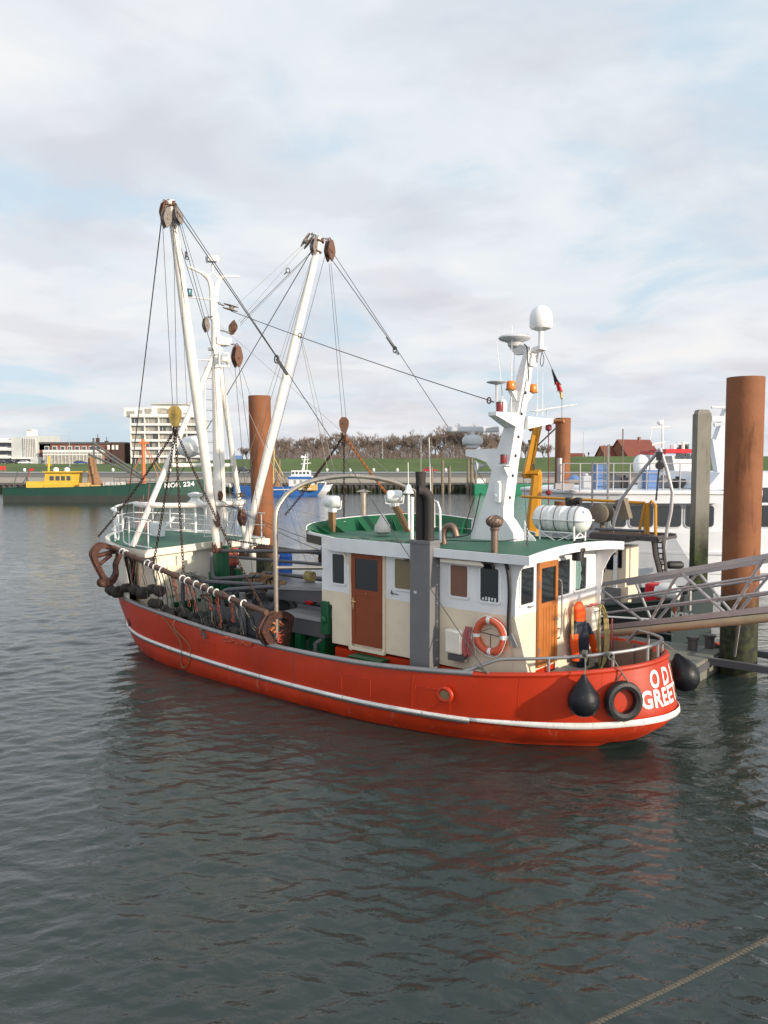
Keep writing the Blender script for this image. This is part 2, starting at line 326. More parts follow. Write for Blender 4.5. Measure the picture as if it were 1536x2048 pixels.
# ================================================================ WATER
import numpy as np
def water_mat():
    m=bpy.data.materials.new('water'); m.use_nodes=True; nt=m.node_tree; b=nt.nodes['Principled BSDF']; L=nt.links.new
    b.inputs['Base Color'].default_value=(.023,.034,.031,1); b.inputs['Roughness'].default_value=.04; b.inputs['IOR'].default_value=1.33; b.inputs['Specular IOR Level'].default_value=.80
    tc=nt.nodes.new('ShaderNodeTexCoord')
    def wv(sc_,det,rough,rot,stre,dist=.4):
        mp=N(nt,'ShaderNodeMapping',inp={2:(0,0,R(rot)),3:stre}); L(tc.outputs['Object'],mp.inputs[0])
        n=N(nt,'ShaderNodeTexNoise',inp={'Scale':sc_,'Detail':det,'Roughness':rough,'Distortion':dist}); L(mp.outputs[0],n.inputs['Vector']); return n.outputs[0]
    def bump(h,st,dist,prev=None):
        q=N(nt,'ShaderNodeBump',inp={0:st,1:dist}); L(h,q.inputs['Height'])
        if prev: L(prev,q.inputs['Normal'])
        return q.outputs[0]
    c=bump(wv(1.7,4,.55,-15,(1,1.5,1)),1,.044); d=bump(wv(9,4,.6,10,(1,1.4,1)),1,.006,c)
    L(d,b.inputs['Normal'])
    pn=wv(.07,3,.5,0,(1,1.5,1)); mr=N(nt,'ShaderNodeMapRange',inp={1:.35,2:.65,3:.02,4:.07}); L(pn,mr.inputs[0]); L(mr.outputs[0],b.inputs['Roughness'])
    MAT['water']=m
water_mat()
def make_water():
    rs=np.random.RandomState(12); NR,NC=760,640
    py=np.linspace(2240,987,NR); dep=np.arctan((py-1024)/1600.)+PITCH; Y=CAM_H/np.tan(dep); dY=np.abs(np.gradient(Y))
    hw=.72*Y+5; u=np.linspace(-1,1,NC); X=u[None,:]*hw[:,None]; YY=np.repeat(Y[:,None],NC,1); dX=(2*hw/NC)
    sp=np.maximum(dY,dX)
    Z=np.zeros_like(X)
    nw=140; lam=np.exp(rs.uniform(np.log(.10),np.log(2.6),nw)); ang=R(-78)+rs.normal(0,.62,nw); ph=rs.uniform(0,6.283,nw)
    slope=.0205*np.exp(-((np.log(lam)-np.log(.42))**2)/2.4)
    gx=.9*np.sin(.21*X+.13*YY)+.7*np.sin(.11*X-.29*YY+1.3)         # slow bending keeps the crests from running straight
    for i in range(nw):
        k=2*np.pi/lam[i]; fade=np.clip((lam[i]/sp-2.2)/2.5,0,1)[:,None]
        t=k*(X*np.cos(ang[i])+YY*np.sin(ang[i]))+ph[i]+gx*(.9+.5*np.sin(i))
        s=np.sin(t); Z+=fade*slope[i]/k*(s+.22*np.cos(2*t))
    gust=.72+.38*np.sin(.16*X+.33*np.sin(.12*YY)+.5)*np.sin(.21*YY+.4*np.sin(.2*X))
    Z*=gust; edge=np.clip((1-np.abs(u))*14,0,1)[None,:]; Z*=edge; Z[-1]=0; Z[0]=0
    co_=np.stack([X,YY,Z],-1).reshape(-1,3)
    a=np.arange(NR*NC).reshape(NR,NC); q=np.stack([a[:-1,:-1],a[:-1,1:],a[1:,1:],a[1:,:-1]],-1).reshape(-1,4)
    # flat water outside the rippled field
    x0,x1,y0,y1=-900,900,-60,153; bl=len(co_)
    Yn,Yf,hn,hf=Y[0],Y[-1],hw[0],hw[-1]
    ext=np.array([[x0,y0,0],[x1,y0,0],[x1,y1,0],[x0,y1,0],[-hn,Yn,0],[hn,Yn,0],[hf,Yf,0],[-hf,Yf,0]],float); co_=np.vstack([co_,ext])
    q=np.vstack([q,np.array([[bl,bl+1,bl+5,bl+4],[bl+1,bl+2,bl+6,bl+5],[bl+2,bl+3,bl+7,bl+6],[bl+3,bl,bl+4,bl+7]])])
    me=bpy.data.meshes.new('water'); me.vertices.add(len(co_)); me.vertices.foreach_set('co',co_.astype(np.float32).ravel())
    me.loops.add(q.size); me.loops.foreach_set('vertex_index',q.ravel().astype(np.int32)); me.polygons.add(len(q))
    me.polygons.foreach_set('loop_start',np.arange(0,q.size,4,dtype=np.int32)); me.polygons.foreach_set('loop_total',np.full(len(q),4,dtype=np.int32))
    me.update(calc_edges=True); me.polygons.foreach_set('use_smooth',np.ones(len(q),dtype=bool)); me.materials.append(MAT['water'])
    o=bpy.data.objects.new('water',me); sc.collection.objects.link(o); o['kind']='structure'
make_water()
mat('bulwark_beige',(.30,.21,.165),.6,dirt=(.22,.15,.11),damt=.3,dscale=2,streak=True)
mat('deck_dark',(.045,.06,.055),.7,dirt=(.09,.07,.05),damt=.5,dscale=2,bump=.2)
# ================================================================ RED FISHING BOAT
boat=thing('fishing_boat','red fishing cutter with cream wheelhouse, green roof and two raised white booms','fishing boat',(0,0,0),FB)
def bpart(n,mb,m,label=None,parent=None,**k): return part(n,mb,m,parent or boat,label,**k)
# station table bow -> stern:  rail(x,b,z)  stripe(x,b,z)  waterline(x,b)
ST=[(-9.95,0,1.85,-9.6,0,.80,-9.2,0),(-9.8,.65,1.81,-9.45,.55,.77,-9.0,.4),(-9.4,1.25,1.76,-9.05,1.1,.73,-8.55,.95),
(-8.8,1.72,1.71,-8.4,1.57,.68,-7.9,1.45),(-8.0,2.12,1.65,-7.6,2.0,.63,-7.2,1.9),(-6.8,2.42,1.56,-6.4,2.36,.58,-6.0,2.3),
(-5,2.6,1.45,-4.8,2.56,.54,-4.5,2.5),(-2.5,2.67,1.30,-2.5,2.67,.48,-2.5,2.6),(0,2.68,1.25,0,2.69,.44,0,2.62),
(2.5,2.64,1.29,2.5,2.65,.45,2.4,2.52),(4.7,2.47,1.44,4.6,2.43,.50,4.3,2.18),(6.1,2.12,1.57,6.0,2.05,.54,5.5,1.75),
(7.1,1.6,1.67,7.1,1.58,.59,6.4,1.2),(7.75,.95,1.75,7.87,.99,.66,7.05,.72),(8.03,.42,1.79,8.25,.46,.70,7.35,.32),(8.08,0,1.8,8.34,0,.71,7.42,0)]
HS=cr(ST,7); NH=len(HS)
def hcol(s,side):
    """outline of one station from rail to below the water"""
    r=V(s[0],side*s[1],s[2]); k=V(s[3],side*s[4],s[5]); wl=V(s[6],side*s[7],0); lo=V(s[6]-(.35 if s[6]>0 else -.35)*min(1,abs(s[6])/7),side*s[7]*.82,-.9)
    c=[]
    for t in (0,.2,.4,.6,.8,1): p=r.lerp(k,t); p.y+=side*.03*math.sin(math.pi*t); c.append(p)
    for t in (.35,.7,1): p=k.lerp(wl,t); p.y+=side*.07*math.sin(math.pi*t)*(1 if s[1]>.3 else .3); p.x+=.12*math.sin(math.pi*t)*(1 if s[0]>6.5 else 0); c.append(p)
    c.append(wl.lerp(lo,.4)); c.append(lo); return c
mb=MB(); cols=[hcol(s,-1) for s in HS]+[hcol(s,1) for s in reversed(HS[:-1])]
for j in range(len(cols[0])-1):
    mb.mi(0 if j<5 else (1 if j<8 else 2))
    for i in range(len(cols)-1):
        mm=mb.cm
        if j==7 and min(cols[i][8].x,cols[i+1][8].x)>7.05: mb.cm=2
        mb.add([cols[i][j],cols[i+1][j],cols[i+1][j+1],cols[i][j+1]],[(0,1,2,3)]); mb.cm=mm
bm_=mb
hull=bpart('hull',mb,['hull_red','hull_low','boot_black'])
bm=bmesh.new(); bm.from_mesh(hull.data); bmesh.ops.remove_doubles(bm,verts=bm.verts,dist=1e-4); bmesh.ops.recalc_face_normals(bm,faces=bm.faces); bm.to_mesh(hull.data); bm.free()
hull.data.polygons.foreach_set('use_smooth',[True]*len(hull.data.polygons))
def rail(i,side,dz=0,inn=0.,level=0):
    s=HS[i]; p=hcol(s,side)[level]; c=V(.0 if abs(p.x)<6 else (6 if p.x>0 else -6.5),0,p.z)
    d=(V(c.x,0,0)-V(p.x,p.y,0)); d=d.normalized() if d.length>1e-6 else V(0,0,0)
    if abs(p.x)<6: d=V(0,-side,0)
    return p+d*inn+V(0,0,dz)
# rub strake: white band over a dark steel edge
mb=MB(); 
ring=[rail(i,-1,.02,-.012,5) for i in range(NH)]+[rail(i,1,.02,-.012,5) for i in range(NH-2,-1,-1)]
h_=[i for i in range(NH) if HS[i][0]<5.3]; R1=[rail(i,-1,.02,-.012,5) for i in h_]; R2=[rail(i,1,.02,-.012,5) for i in h_]; ring=R1[::-1]+R2[1:]
mb.mi(0).tube(ring,.042,8); mb.mi(1).tube([p+V(0,0,-.06) for p in ring],.028,6)
bpart('rub_strake',mb,['stripe_white','steel_dark'],parent=hull)
# broad white band that widens round the stern
mb=MB(); idx=[i for i in range(NH) if HS[i][0]>5.0]
up=[rail(i,-1,.0,-.02,5)+V(0,0,.06+.06*min(1,(HS[i][0]-5)/2)) for i in idx]; dn=[rail(i,-1,-.0,-.034,5) for i in idx]
mb.sheet([up,dn]); mb.sheet([[V(p.x,-p.y,p.z) for p in up],[V(p.x,-p.y,p.z) for p in dn]])
bpart('stern_band',mb,'stripe_white',parent=hull,solid=.012)
# rail cap: galvanised pipe forward, painted lip aft
fwd=[i for i in range(NH) if HS[i][0]<5.25]; aft=[i for i in range(NH) if HS[i][0]>=5.15]
mb=MB()
for sd in(-1,1): mb.tube([rail(i,sd,.02,.03) for i in fwd],.062,10)
bpart('rail_cap',mb,'galv',parent=hull)
mb=MB(); mb.tube([rail(i,-1,.0,.02) for i in aft]+[rail(i,1,.0,.02) for i in aft[-2::-1]],.055,8); bpart('rail_cap',mb,'hull_red',parent=hull,label='red lip of the stern bulwark')
# inner bulwark
DK=.62
def dz(x): return .55+.012*max(0,-x)**1.4+(.36 if x>4.5 else (.36*max(0,(x-3.2)/1.3) if x>3.2 else 0))
def botp(i,sd):
    c=hcol(HS[i],sd); z=dz(HS[i][0])
    if HS[i][0]>-5: p=rail(i,sd,0,.10); return V(p.x,p.y,z)
    for k in range(len(c)-1):
        if c[k].z>=z>=c[k+1].z: p=c[k].lerp(c[k+1],(c[k].z-z)/(c[k].z-c[k+1].z)); break
    return p+(V(-5.5,0,z)-V(p.x,p.y,z)).normalized()*.10
mb=MB()
for sd in(-1,1):
    a=[rail(i,sd,0,.10) for i in range(NH)]; b=[botp(i,sd) for i in range(NH)]
    mb.mi(1).sheet([[rail(i,sd,0,.005) for i in range(NH)],a]); 
    for i in range(NH-1):
        mb.mi(0 if a[i].x>3.5 else 2)
        mb.add([a[i],a[i+1],b[i+1],b[i]],[(0,1,2,3)])
    for i in range(32,NH,5):               # stanchion ribs
        mb.mi(0 if a[i].x>3.5 else 2); p=a[i]; mb.box((p.x,p.y-sd*.03,(p.z+dz(p.x))/2),(.03,.08,p.z-dz(p.x)-.05))
bpart('bulwark',mb,['bulwark_beige','inner_red','steel_dark'],smooth=False)
mb=MB(); L1=[botp(i,-1) for i in range(NH)]
mb.sheet([[V(p.x,p.y,dz(p.x)) for p in L1],[V(p.x,0,dz(p.x)+.04) for p in L1],[V(p.x,-p.y,dz(p.x)) for p in L1]])
bpart('deck',mb,'deck_dark')
for i in range(17,NH-8,10):
    c=hcol(HS[i],-1); mb=MB(); mb.tube([V(p.x,p.y-.001,p.z) for p in c[:6]],.0045,4); bpart('plate_seam',mb,'hull_red',parent=hull)
# name painted round the stern
arc=[(0,rail(NH-1,-1,0,0,3))]
def hsurf(a,z,off=.008):                 # a: arc length from stern centre (port negative), z height -> point on the bulwark
    sd=-1 if a<0 else 1; a=abs(a); d=0
    i=NH-1
    while i>0:
        p=hcol(HS[i],sd)[2]; q=hcol(HS[i-1],sd)[2]; l=(p-q).length
        if d+l>=a or i==1: break
        d+=l; i-=1
    t=(a-d)/l
    def colz(s):
        c=hcol(s,sd)
        for k in range(5):
            if c[k].z>=z>=c[k+1].z or (k==4): return c[k].lerp(c[k+1],(c[k].z-z)/(c[k].z-c[k+1].z))
            if z>c[0].z: return c[0]
    p=colz(HS[i]).lerp(colz(HS[i-1]),t)
    n=V(p.x-6,p.y,0).normalized() if p.x>6 else V(0,sd,0)
    return p+n*off
mb=MB()
def wraptext(s,size,a0,z0,slope,width,bold):
    vs,fs=textmesh(s,size,bold,width)
    mb.add([hsurf(a0+x,z0+y+slope*(x)) for x,y in vs],fs)
wraptext('O D I N',.46,-.56,1.34,.0,.72,.014)
wraptext('GREETSIEL',.46,-.82,.975,.0,.80,.014)
letters=bpart('lettering',mb,'stripe_white',parent=hull,smooth=False)
# fairlead ring in the bulwark
c=Bp(893,1388,'y',-2.55); c=V(c.x,-2.60,c.z)
mb=MB(); mb.torus(c,(0.05,-1,0),.15,.045,28,8,sx=.85); bpart('fairlead',mb,'hull_red',parent=hull)
mb=MB(); mb.lathe(c+V(0,-.012,0),(0.05,-1,0),[(.13,0),(.13,.006)],24); bpart('fairlead_hole',mb,'glass_blind',parent=hull,smooth=False)
# raised weld outlines and drains on the hull
for x0,x1,zt,zb in ((1.9,2.75,1.02,.62),(3.9,4.7,1.08,.66),(-3.3,-2.6,1.0,.66)):
    mb=MB()
    for a,b in (((x0,zt),(x1,zt)),((x0,zt),(x0,zb)),((x1,zt),(x1,zb))):
        f=lambda q: V(q[0], -(2.70-(.0 if q[0]<2.5 else (q[0]-2.5)**2*.045))-.004, q[1])
        mb.tube([f(a),f(lerp(V(*a,0),V(*b,0),.5)[:2]),f(b)],.005,4)
    bpart('weld_seam',mb,'hull_red',parent=hull)
# ---------------------------------------------------------------- whaleback forward
WB=[(-10.65,0,3.34),(-10.45,.7,3.31),(-10.0,1.28,3.27),(-9.3,1.75,3.23),(-8.3,2.12,3.18),(-7.2,2.34,3.14),(-6.15,2.40,3.12)]
WBs=cr(WB,5)
mb=MB()
for sd in(-1,1):
    top=[V(x,sd*y,z) for x,y,z in WBs]
    inn=[V(x+(.10 if x<-9 else 0),sd*max(0,y-.09),z+.02) for x,y,z in WBs]
    mb.mi(0).sheet([[V(x,0,z+.11) for x,y,z in WBs],[V(p.x,p.y*.55,p.z+.08) for p in inn],inn])
    mb.mi(1).sheet([inn,[p+V(0,0,.05) for p in top],top,[p+V(0.02,-sd*.02,-.17) for p in top],[p+V(.1,-sd*.2,-.17) for p in top]])
mb.mi(1).add([V(-6.15,-2.4,3.12),V(-6.15,2.4,3.12),V(-6.15,2.4,2.95),V(-6.15,1.2,3.03),V(-6.15,0,3.06),V(-6.15,-1.2,3.03),V(-6.15,-2.4,2.95)],[(0,1,2,3,4,5,6)])
mb.mi(1).prism([V(-6.13,-2.40,3.17),V(-6.13,0,3.245),V(-6.13,2.40,3.17),V(-6.13,2.40,2.97),V(-6.13,0,3.04),V(-6.13,-2.40,2.97)],(-.06,0,0))
bpart('whaleback',mb,['deck_green','cream_pale'])
# flared bow plating between red rail and whaleback
mb=MB(); 
for sd in(-1,1):
    a=[];b=[]
    for k,t in enumerate([i/14 for i in range(15)]):
        s=HS[int(round(t*(4.9*7)))]; q=WBs[int(round(t*23))]
        a.append(V(s[0],sd*s[1],s[2]+.02)); b.append(V(q[0],sd*q[1],q[2]-.1+.12))
    m1=[lerp(p,q,.35)+V(.06,-sd*.05,0) for p,q in zip(a,b)]; m2=[lerp(p,q,.75)+V(.04,-sd*.04,0) for p,q in zip(a,b)]
    mb.sheet([a,m1,m2,b])
bpart('bow_plating',mb,['cream_pale'],solid=.02)
# forecastle walls set back under the whaleback
mb=MB(); yk=-1.95
mb.prism([V(-6.32,-1.95,1.0),V(-7.2,-1.9,1.0),V(-8.6,-1.15,1.0),V(-9.0,-.5,1.0),V(-9.0,.5,1.0),V(-8.6,1.15,1.0),V(-7.2,1.9,1.0),V(-6.32,1.95,1.0)],(0,0,2.15)); bpart('forecastle',mb,'cream_pale',smooth=False)
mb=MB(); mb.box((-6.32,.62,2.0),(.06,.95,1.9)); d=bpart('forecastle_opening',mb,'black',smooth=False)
mb=MB(); rows=[[V(-6.26+.04*math.sin(j*2.1)+.06*(i/4),.15+.95*j/10,2.95-.55*i/4) for j in range(11)] for i in range(5)]
mb.sheet(rows); bpart('curtain',mb,'tarp_red',solid=.01,label='red tarpaulin over the forecastle opening')
mb=MB(); mb.box((-6.25,-.9,1.45),(.12,1.0,.10)); mb.box((-6.2,-1.0,1.0),(.1,.5,.9)); bpart('step',mb,'gloss_green',smooth=False,label='green step on the forecastle')
mb=MB(); 
for y0 in (-1.9,-1.2): mb.tube([V(-6.27,y0,1.2),V(-6.27,y0,2.9)],.02,6)
mb.box((-6.27,-1.3,2.15),(.02,.5,.9)); mb.tube([V(-6.24,-1.5,1.75),V(-6.24,-.8,1.78)],.012,5); bpart('locker_door',mb,'cream',smooth=False)
mb=MB(); mb.box((-6.2,.35,2.05),(.1,.16,.24)); bpart('port_lamp',mb,'red_plastic',label='red lamp at the forecastle opening')
# whaleback railing: top bar ring on posts and two inset hoops
mb=MB(); RT=.98
def wbp(t,inset=.22,dz_=0):
    x,y,z=WBs[int(round(t*(len(WBs)-1)))]; return V(x+(.2 if x<-9.3 else 0),max(0,y-inset),z+dz_)
for sd in(-1,1):
    P=lambda t,h: V(wbp(t).x,sd*wbp(t).y,wbp(t).z+h)
    ts=[i/12 for i in range(0,9)]
    for h,r in ((RT,.034),(.65,.017),(.33,.017)): mb.tube([P(t,h) for t in ts],r,7)
    for t in (0.02,.2,.42,.6): mb.tube([P(t,0),P(t,RT)],.018,6)
    hoop=[P(.34,.14),P(.34,.9),P(.38,.96),P(.62,.92),P(.66,.84),P(.66,.2),P(.62,.12),P(.38,.1)]
    hoop=[p+V(0,-sd*.0,0) for p in hoop]; mb.tube(cr(hoop,3,True),.024,6,closed=True)
    h2=[P(.74,.14),P(.74,.84),P(.77,.90),P(1,.90)]; mb.tube(h2,.018,6)
    mb.tube([P(.74,.14),P(.78,.08),P(1,.10)],.018,6); mb.tube([P(.80,0),P(.80,.9)],.018,6); mb.tube([P(.98,0),P(.98,.9)],.018,6)
    mb.tube([P(.74,.5),P(1,.5)],.012,5); mb.tube([P(.34,.5),P(.66,.5)],.012,5)
bpart('bow_railing',mb,'white')
mb=MB(); mb.box((-8.6,-.3,3.5),(.45,.28,.45)); mb.tube([V(-8.6,-.3,3.25),V(-8.5,.3,3.9)],.05); bpart('anchor_windlass',mb,'white')
mb=MB(); a=Bp(170+145,1000,'y',.2)
c=Bp(390,975,'y',1.5); mb.lathe(V(c.x,c.y,4.2),(0,0,1),[(.13,0),(.24,.05),(.26,.14),(.18,.2),(.14,.28),(.24,.34),(.26,.42),(.1,.47),(.02,.48)],18); mb.tube([V(c.x,c.y,3.2),V(c.x,c.y,4.25)],.04); bpart('radome',mb,'white_clean')
mb=MB(); c=V(-7.6,1.6,4.9); mb.tube([V(-6.9,1.4,4.95),V(-8.3,1.9,4.95)],.07,8); mb.tube([V(-7.6,1.62,4.3),V(-7.6,1.62,4.95)],.04,8); bpart('spreader_bar',mb,'white_boom')
# ---------------------------------------------------------------- wheelhouse
def foot(x0,x1,xa,yb=1.75,fw=.45): return [(x1,-yb),(x1+.0,1.95),(x0,yb),(x0-fw,.9),(x0-fw,-.9),(x0,-yb)]
mb=MB()
for z0,z1,mi,x0 in ((.55,1.36,2,.80),(1.36,2.28,1,.70),(2.28,2.62,1,.36),(2.62,3.72,0,.36)):
    f=foot(x0,5.75,0); mb.mi(mi)
    lo=[V(a,b,z0) for a,b in f]; hi=[V(a,b,z1) for a,b in f]
    if x0==.80: # red band top slopes
        hi=[V(a,b,z1-.10*(1-min(1,max(0,(a-.8)/2.4)))) for a,b in f]
    k=len(f); mb.add(lo+hi,[(i,(i+1)%k,k+(i+1)%k,k+i) for i in range(k)]+[tuple(range(k,2*k)),tuple(range(k-1,-1,-1))])
mb.mi(1).prism([V(5.74,-1.76,2.62),V(6.10,-1.76,1.42),V(6.12,-1.76,.9),V(5.74,-1.76,.9)],(0,.04,0))
mb.mi(0).prism([V(5.74,-1.76,3.7),V(5.98,-1.76,3.7),V(5.86,-1.76,3.55),V(5.80,-1.76,3.35),V(5.76,-1.76,2.9),V(5.76,-1.76,2.62),V(5.74,-1.76,2.62)],(0,.04,0))
# starboard wing with the curved underside seen beyond the aft wall
mb.mi(0).prism([V(5.74,1.9,3.72),V(6.35,1.9,3.8),V(6.1,1.9,3.55),V(5.92,1.9,3.2),V(5.86,1.9,2.6),V(5.9,1.9,1.0),V(5.74,1.9,1.0)],(0,.05,0))
wall=bpart('wheelhouse',mb,['white','cream','hull_red'],smooth=False,label='white and cream wheelhouse over a red band')
# roof
RO=[(6.2,-2.0),(3.0,-2.0),(.95,-1.97),(-.88,-1.05),(-1.35,-.3),(-1.42,.6),(-1.15,1.5),(-.3,2.15),(1.2,2.3),(4,2.3),(6.3,2.2),(6.3,1.0),(6.24,.35),(6.2,-.4)]
cam_=lambda y,x: (.13*(1-(y/2.25)**2) if x>3.4 else .13*(1-(y/2.25)**2)*max(0,(x-1)/2.4) if x>1 else 0)
mb=MB(); k=len(RO)
zt=lambda x,y: (3.86+cam_(y,x)) if x>3.4 else 3.93
zb=lambda x,y: (3.68+cam_(y,x)) if x>3.4 else 3.62
def ring_(f,inset=0): 
    o=[]
    for x,y in RO: 
        o.append(V(x-(inset if x>6 else (-inset if x<0 else 0)),y-(inset if y>1.9 else (-inset if y<-1 else 0)),f(x,y)))
    return o
def dense(r): 
    o=[]
    for i in range(len(r)):
        a,b=r[i],r[(i+1)%len(r)]; n=max(1,int((a-b).length/.35))
        for j in range(n): o.append(a.lerp(b,j/n))
    return o
def ringf(inset,f):
    base=[V(x,y,0) for x,y in RO]; d=dense(base); c=V(2.6,0,0); out=[]
    for p in d:
        q=p+(c-p).normalized()*inset; out.append(V(q.x,q.y,f(p.x,p.y)))
    return out
r0=ringf(.0,zb); r1=ringf(.0,zt); r2=ringf(.07,zt); r3=ringf(.07,lambda x,y: 3.80+cam_(y,x)); 
r3b=[V(2.6+(p.x-2.6)*.5,p.y*.5,3.80+cam_(p.y*.5,2.6+(p.x-2.6)*.5)) for p in r3]
mb.mi(0).sheet([r0,r1,r2],closed=True); mb.mi(1).sheet([r2,r3,r3b,[V(2.6,0,3.80+cam_(0,2.6))]*len(r3)],closed=True)
ru=ringf(.25,zb); mb.mi(0).sheet([r0,ru],closed=True)
roof=bpart('roof',mb,['white','deck_green'])
# flared green coaming round the forward half of the roof
CT=[(-.80,-1.10,3.97),(-1.15,-.75,4.03),(-1.40,-.2,4.08),(-1.46,.6,4.12),(-1.2,1.5,4.17),(-.4,2.2,4.23),(.7,2.4,4.26),(2.0,2.42,4.17),(3.2,2.38,4.02),(3.9,2.33,3.93)]
C2=cr(CT,4); mb=MB()
mb.mi(0).sheet([[V(x,y,z) for x,y,z in C2],[V(x+(2.6-x)*.07,y*.93,3.80) for x,y,z in C2]])
mb.mi(1).sheet([[V(x*1.01-.02,y*1.01,z+.005) for x,y,z in C2],[V(x-.0,y,3.8) for x,y,z in C2]])
mb.mi(1).tube([V(x-.01,y*1.005,z) for x,y,z in C2],.016,6)
for i in range(3,len(C2)-2,4):
    x,y,z=C2[i]; p=V(x+(2.6-x)*.03,y*.97,z-.05); q=V(x+(2.6-x)*.17,y*.82,3.80); s=V(x+(2.6-x)*.07,y*.93,3.8)
    mb.mi(0).prism([p,q,s],(.02,.02,0))
bpart('roof_coaming',mb,['gloss_green','white'],smooth=False)
# dark name board on the facet
a,b=V(.95,-1.97,0),V(-.88,-1.05,0); d=(b-a).normalized(); nn=V(d.y,-d.x,0); 
if nn.y>0: nn=-nn
mb=MB(); p0=a+d*.85; p1=a+d*2.0; 
mb.prism([p0+V(0,0,3.67),p1+V(0,0,3.66),p1+V(0,0,3.86),p0+V(0,0,3.88)],nn*.015); bpart('black_panel',mb,'black',smooth=False)
def win_port(tl,br,glass,fr='white',y=-1.75):
    a=Bp(*tl,'y',y); b=Bp(*br,'y',y); window((a.x+b.x)/2,(a.z+b.z)/2,abs(b.x-a.x),abs(a.z-b.z),glass,('y',y),fr)
def rrect(w_,h,r,n=3):
    o=[]
    for cx,cy,a0 in ((w_/2-r,h/2-r,0),(-w_/2+r,h/2-r,90),(-w_/2+r,-h/2+r,180),(w_/2-r,-h/2+r,270)):
        for i in range(n+1): t=R(a0+90*i/n); o.append((cx+r*math.cos(t),cy+r*math.sin(t)))
    return o
def window(u,z,w_,h,glass,plane,fr='white',depth=.03,parent=None,fw=.045):
    ax,v=plane
    P=(lambda a,b,o: V(u+a,v-o,z+b)) if ax=='y' else (lambda a,b,o: V(v+o,u+a,z+b))
    mb=MB(); out=rrect(w_+2*fw,h+2*fw,.06); inn=rrect(w_,h,.035)
    R_=lambda r,o:[P(a,b,o) for a,b in r]
    mb.sheet([R_(out,.0),R_(out,depth),R_(inn,depth),R_(inn,.004)],closed=True)
    f=bpart('window',mb,fr,parent=parent,smooth=False)
    mb=MB(); k=len(inn); mb.add(R_(inn,.008),[tuple(range(k))]); bpart('pane',mb,glass,parent=f,smooth=False)
    return f
win_port((666,1107),(690,1168),'glass_dark'); win_port((791,1117),(822,1180),'glass_blind')
win_port((902,1129),(936,1195),'glass_brown'); win_port((962,1135),(998,1205),'glass_dark')
XA=5.75
def win_aft(tl,br,glass):
    a=Bp(*tl,'x',XA); b=Bp(*br,'x',XA); return window((a.y+b.y)/2,(a.z+b.z)/2,abs(b.y-a.y),abs(a.z-b.z),glass,('x',XA))
win_aft((1040,1138),(1065,1204),'glass_dark'); win_aft((1114,1122),(1137,1186),'glass_dark')
wc=win_aft((1149,1118),(1170,1176),'glass_dark')
a=Bp(1149,1118,'x',XA); b=Bp(1170,1176,'x',XA)
mb=MB(); mb.sheet([[V(XA+.016+.010*math.sin(j*1.9),a.y+.02+(.28+.05*math.cos(abs(i-3)*1.1))*j/8*(.75 if i==3 else 1),a.z-.03-(a.z-b.z-.06)*i/6) for j in range(9)] for i in range(7)]); bpart('curtain',mb,'curtain',parent=wc)
# books and cups on the sills
mb=MB()
for i in range(5): mb.box((Bp(967+i*6,1197,'y',-1.75).x,-1.765,2.91+.01*(i%2)),(.035,.012,.05+.02*(i%3)))
for i in range(7): mb.box((XA+.014,Bp(1043+i*3,1199,'x',XA).y,2.80),(.01,.025,.05))
bpart('sill_clutter',mb,'plastic_white',smooth=False)
# brown side door
a=Bp(704,1104,'y',-1.78); b=Bp(766,1285,'y',-1.78)
x0,x1,zt_,zb_=a.x,b.x,3.60,1.46
mb=MB(); mb.bb(x0-.07,x0,-1.80,-1.74,zb_-.06,zt_+.03); mb.bb(x1,x1+.06,-1.80,-1.74,zb_-.06,zt_+.03); mb.bb(x0-.07,x1+.06,-1.83,-1.74,zb_-.14,zb_-.055)
bpart('door_frame',mb,'cream',smooth=False)
mb=MB(); w_=x1-x0
mb.bb(x0,x0+.13,-1.815,-1.77,zb_,zt_); mb.bb(x1-.13,x1,-1.815,-1.77,zb_,zt_); mb.bb(x0+.13,x1-.13,-1.813,-1.77,zb_,zb_+.16); mb.bb(x0+.13,x1-.13,-1.813,-1.77,zt_-.12,zt_); mb.bb(x0+.13,x1-.13,-1.813,-1.77,2.62,2.76)
mb.bb(x0+.13,x1-.13,-1.803,-1.772,zb_+.16,2.62)
d=bpart('door',mb,'door_brown',smooth=False,label='red-brown wooden side door with window')
mb=MB(); mb.bb(x0+.13,x1-.13,-1.80,-1.78,2.76,zt_-.12); bpart('pane',mb,'glass_dark',parent=d,smooth=False)
mb=MB(); mb.tube([V(x0+.07,-1.82,2.48),V(x0+.07,-1.87,2.48),V(x0+.2,-1.87,2.47)],.013,6); mb.box((x0+.07,-1.82,2.42),(.05,.012,.26)); mb.lathe(V(x0+.47,-1.813,2.68),(0,-1,0),[(.02,0),(.015,.02)],8); bpart('handle',mb,'bright_steel',parent=d)
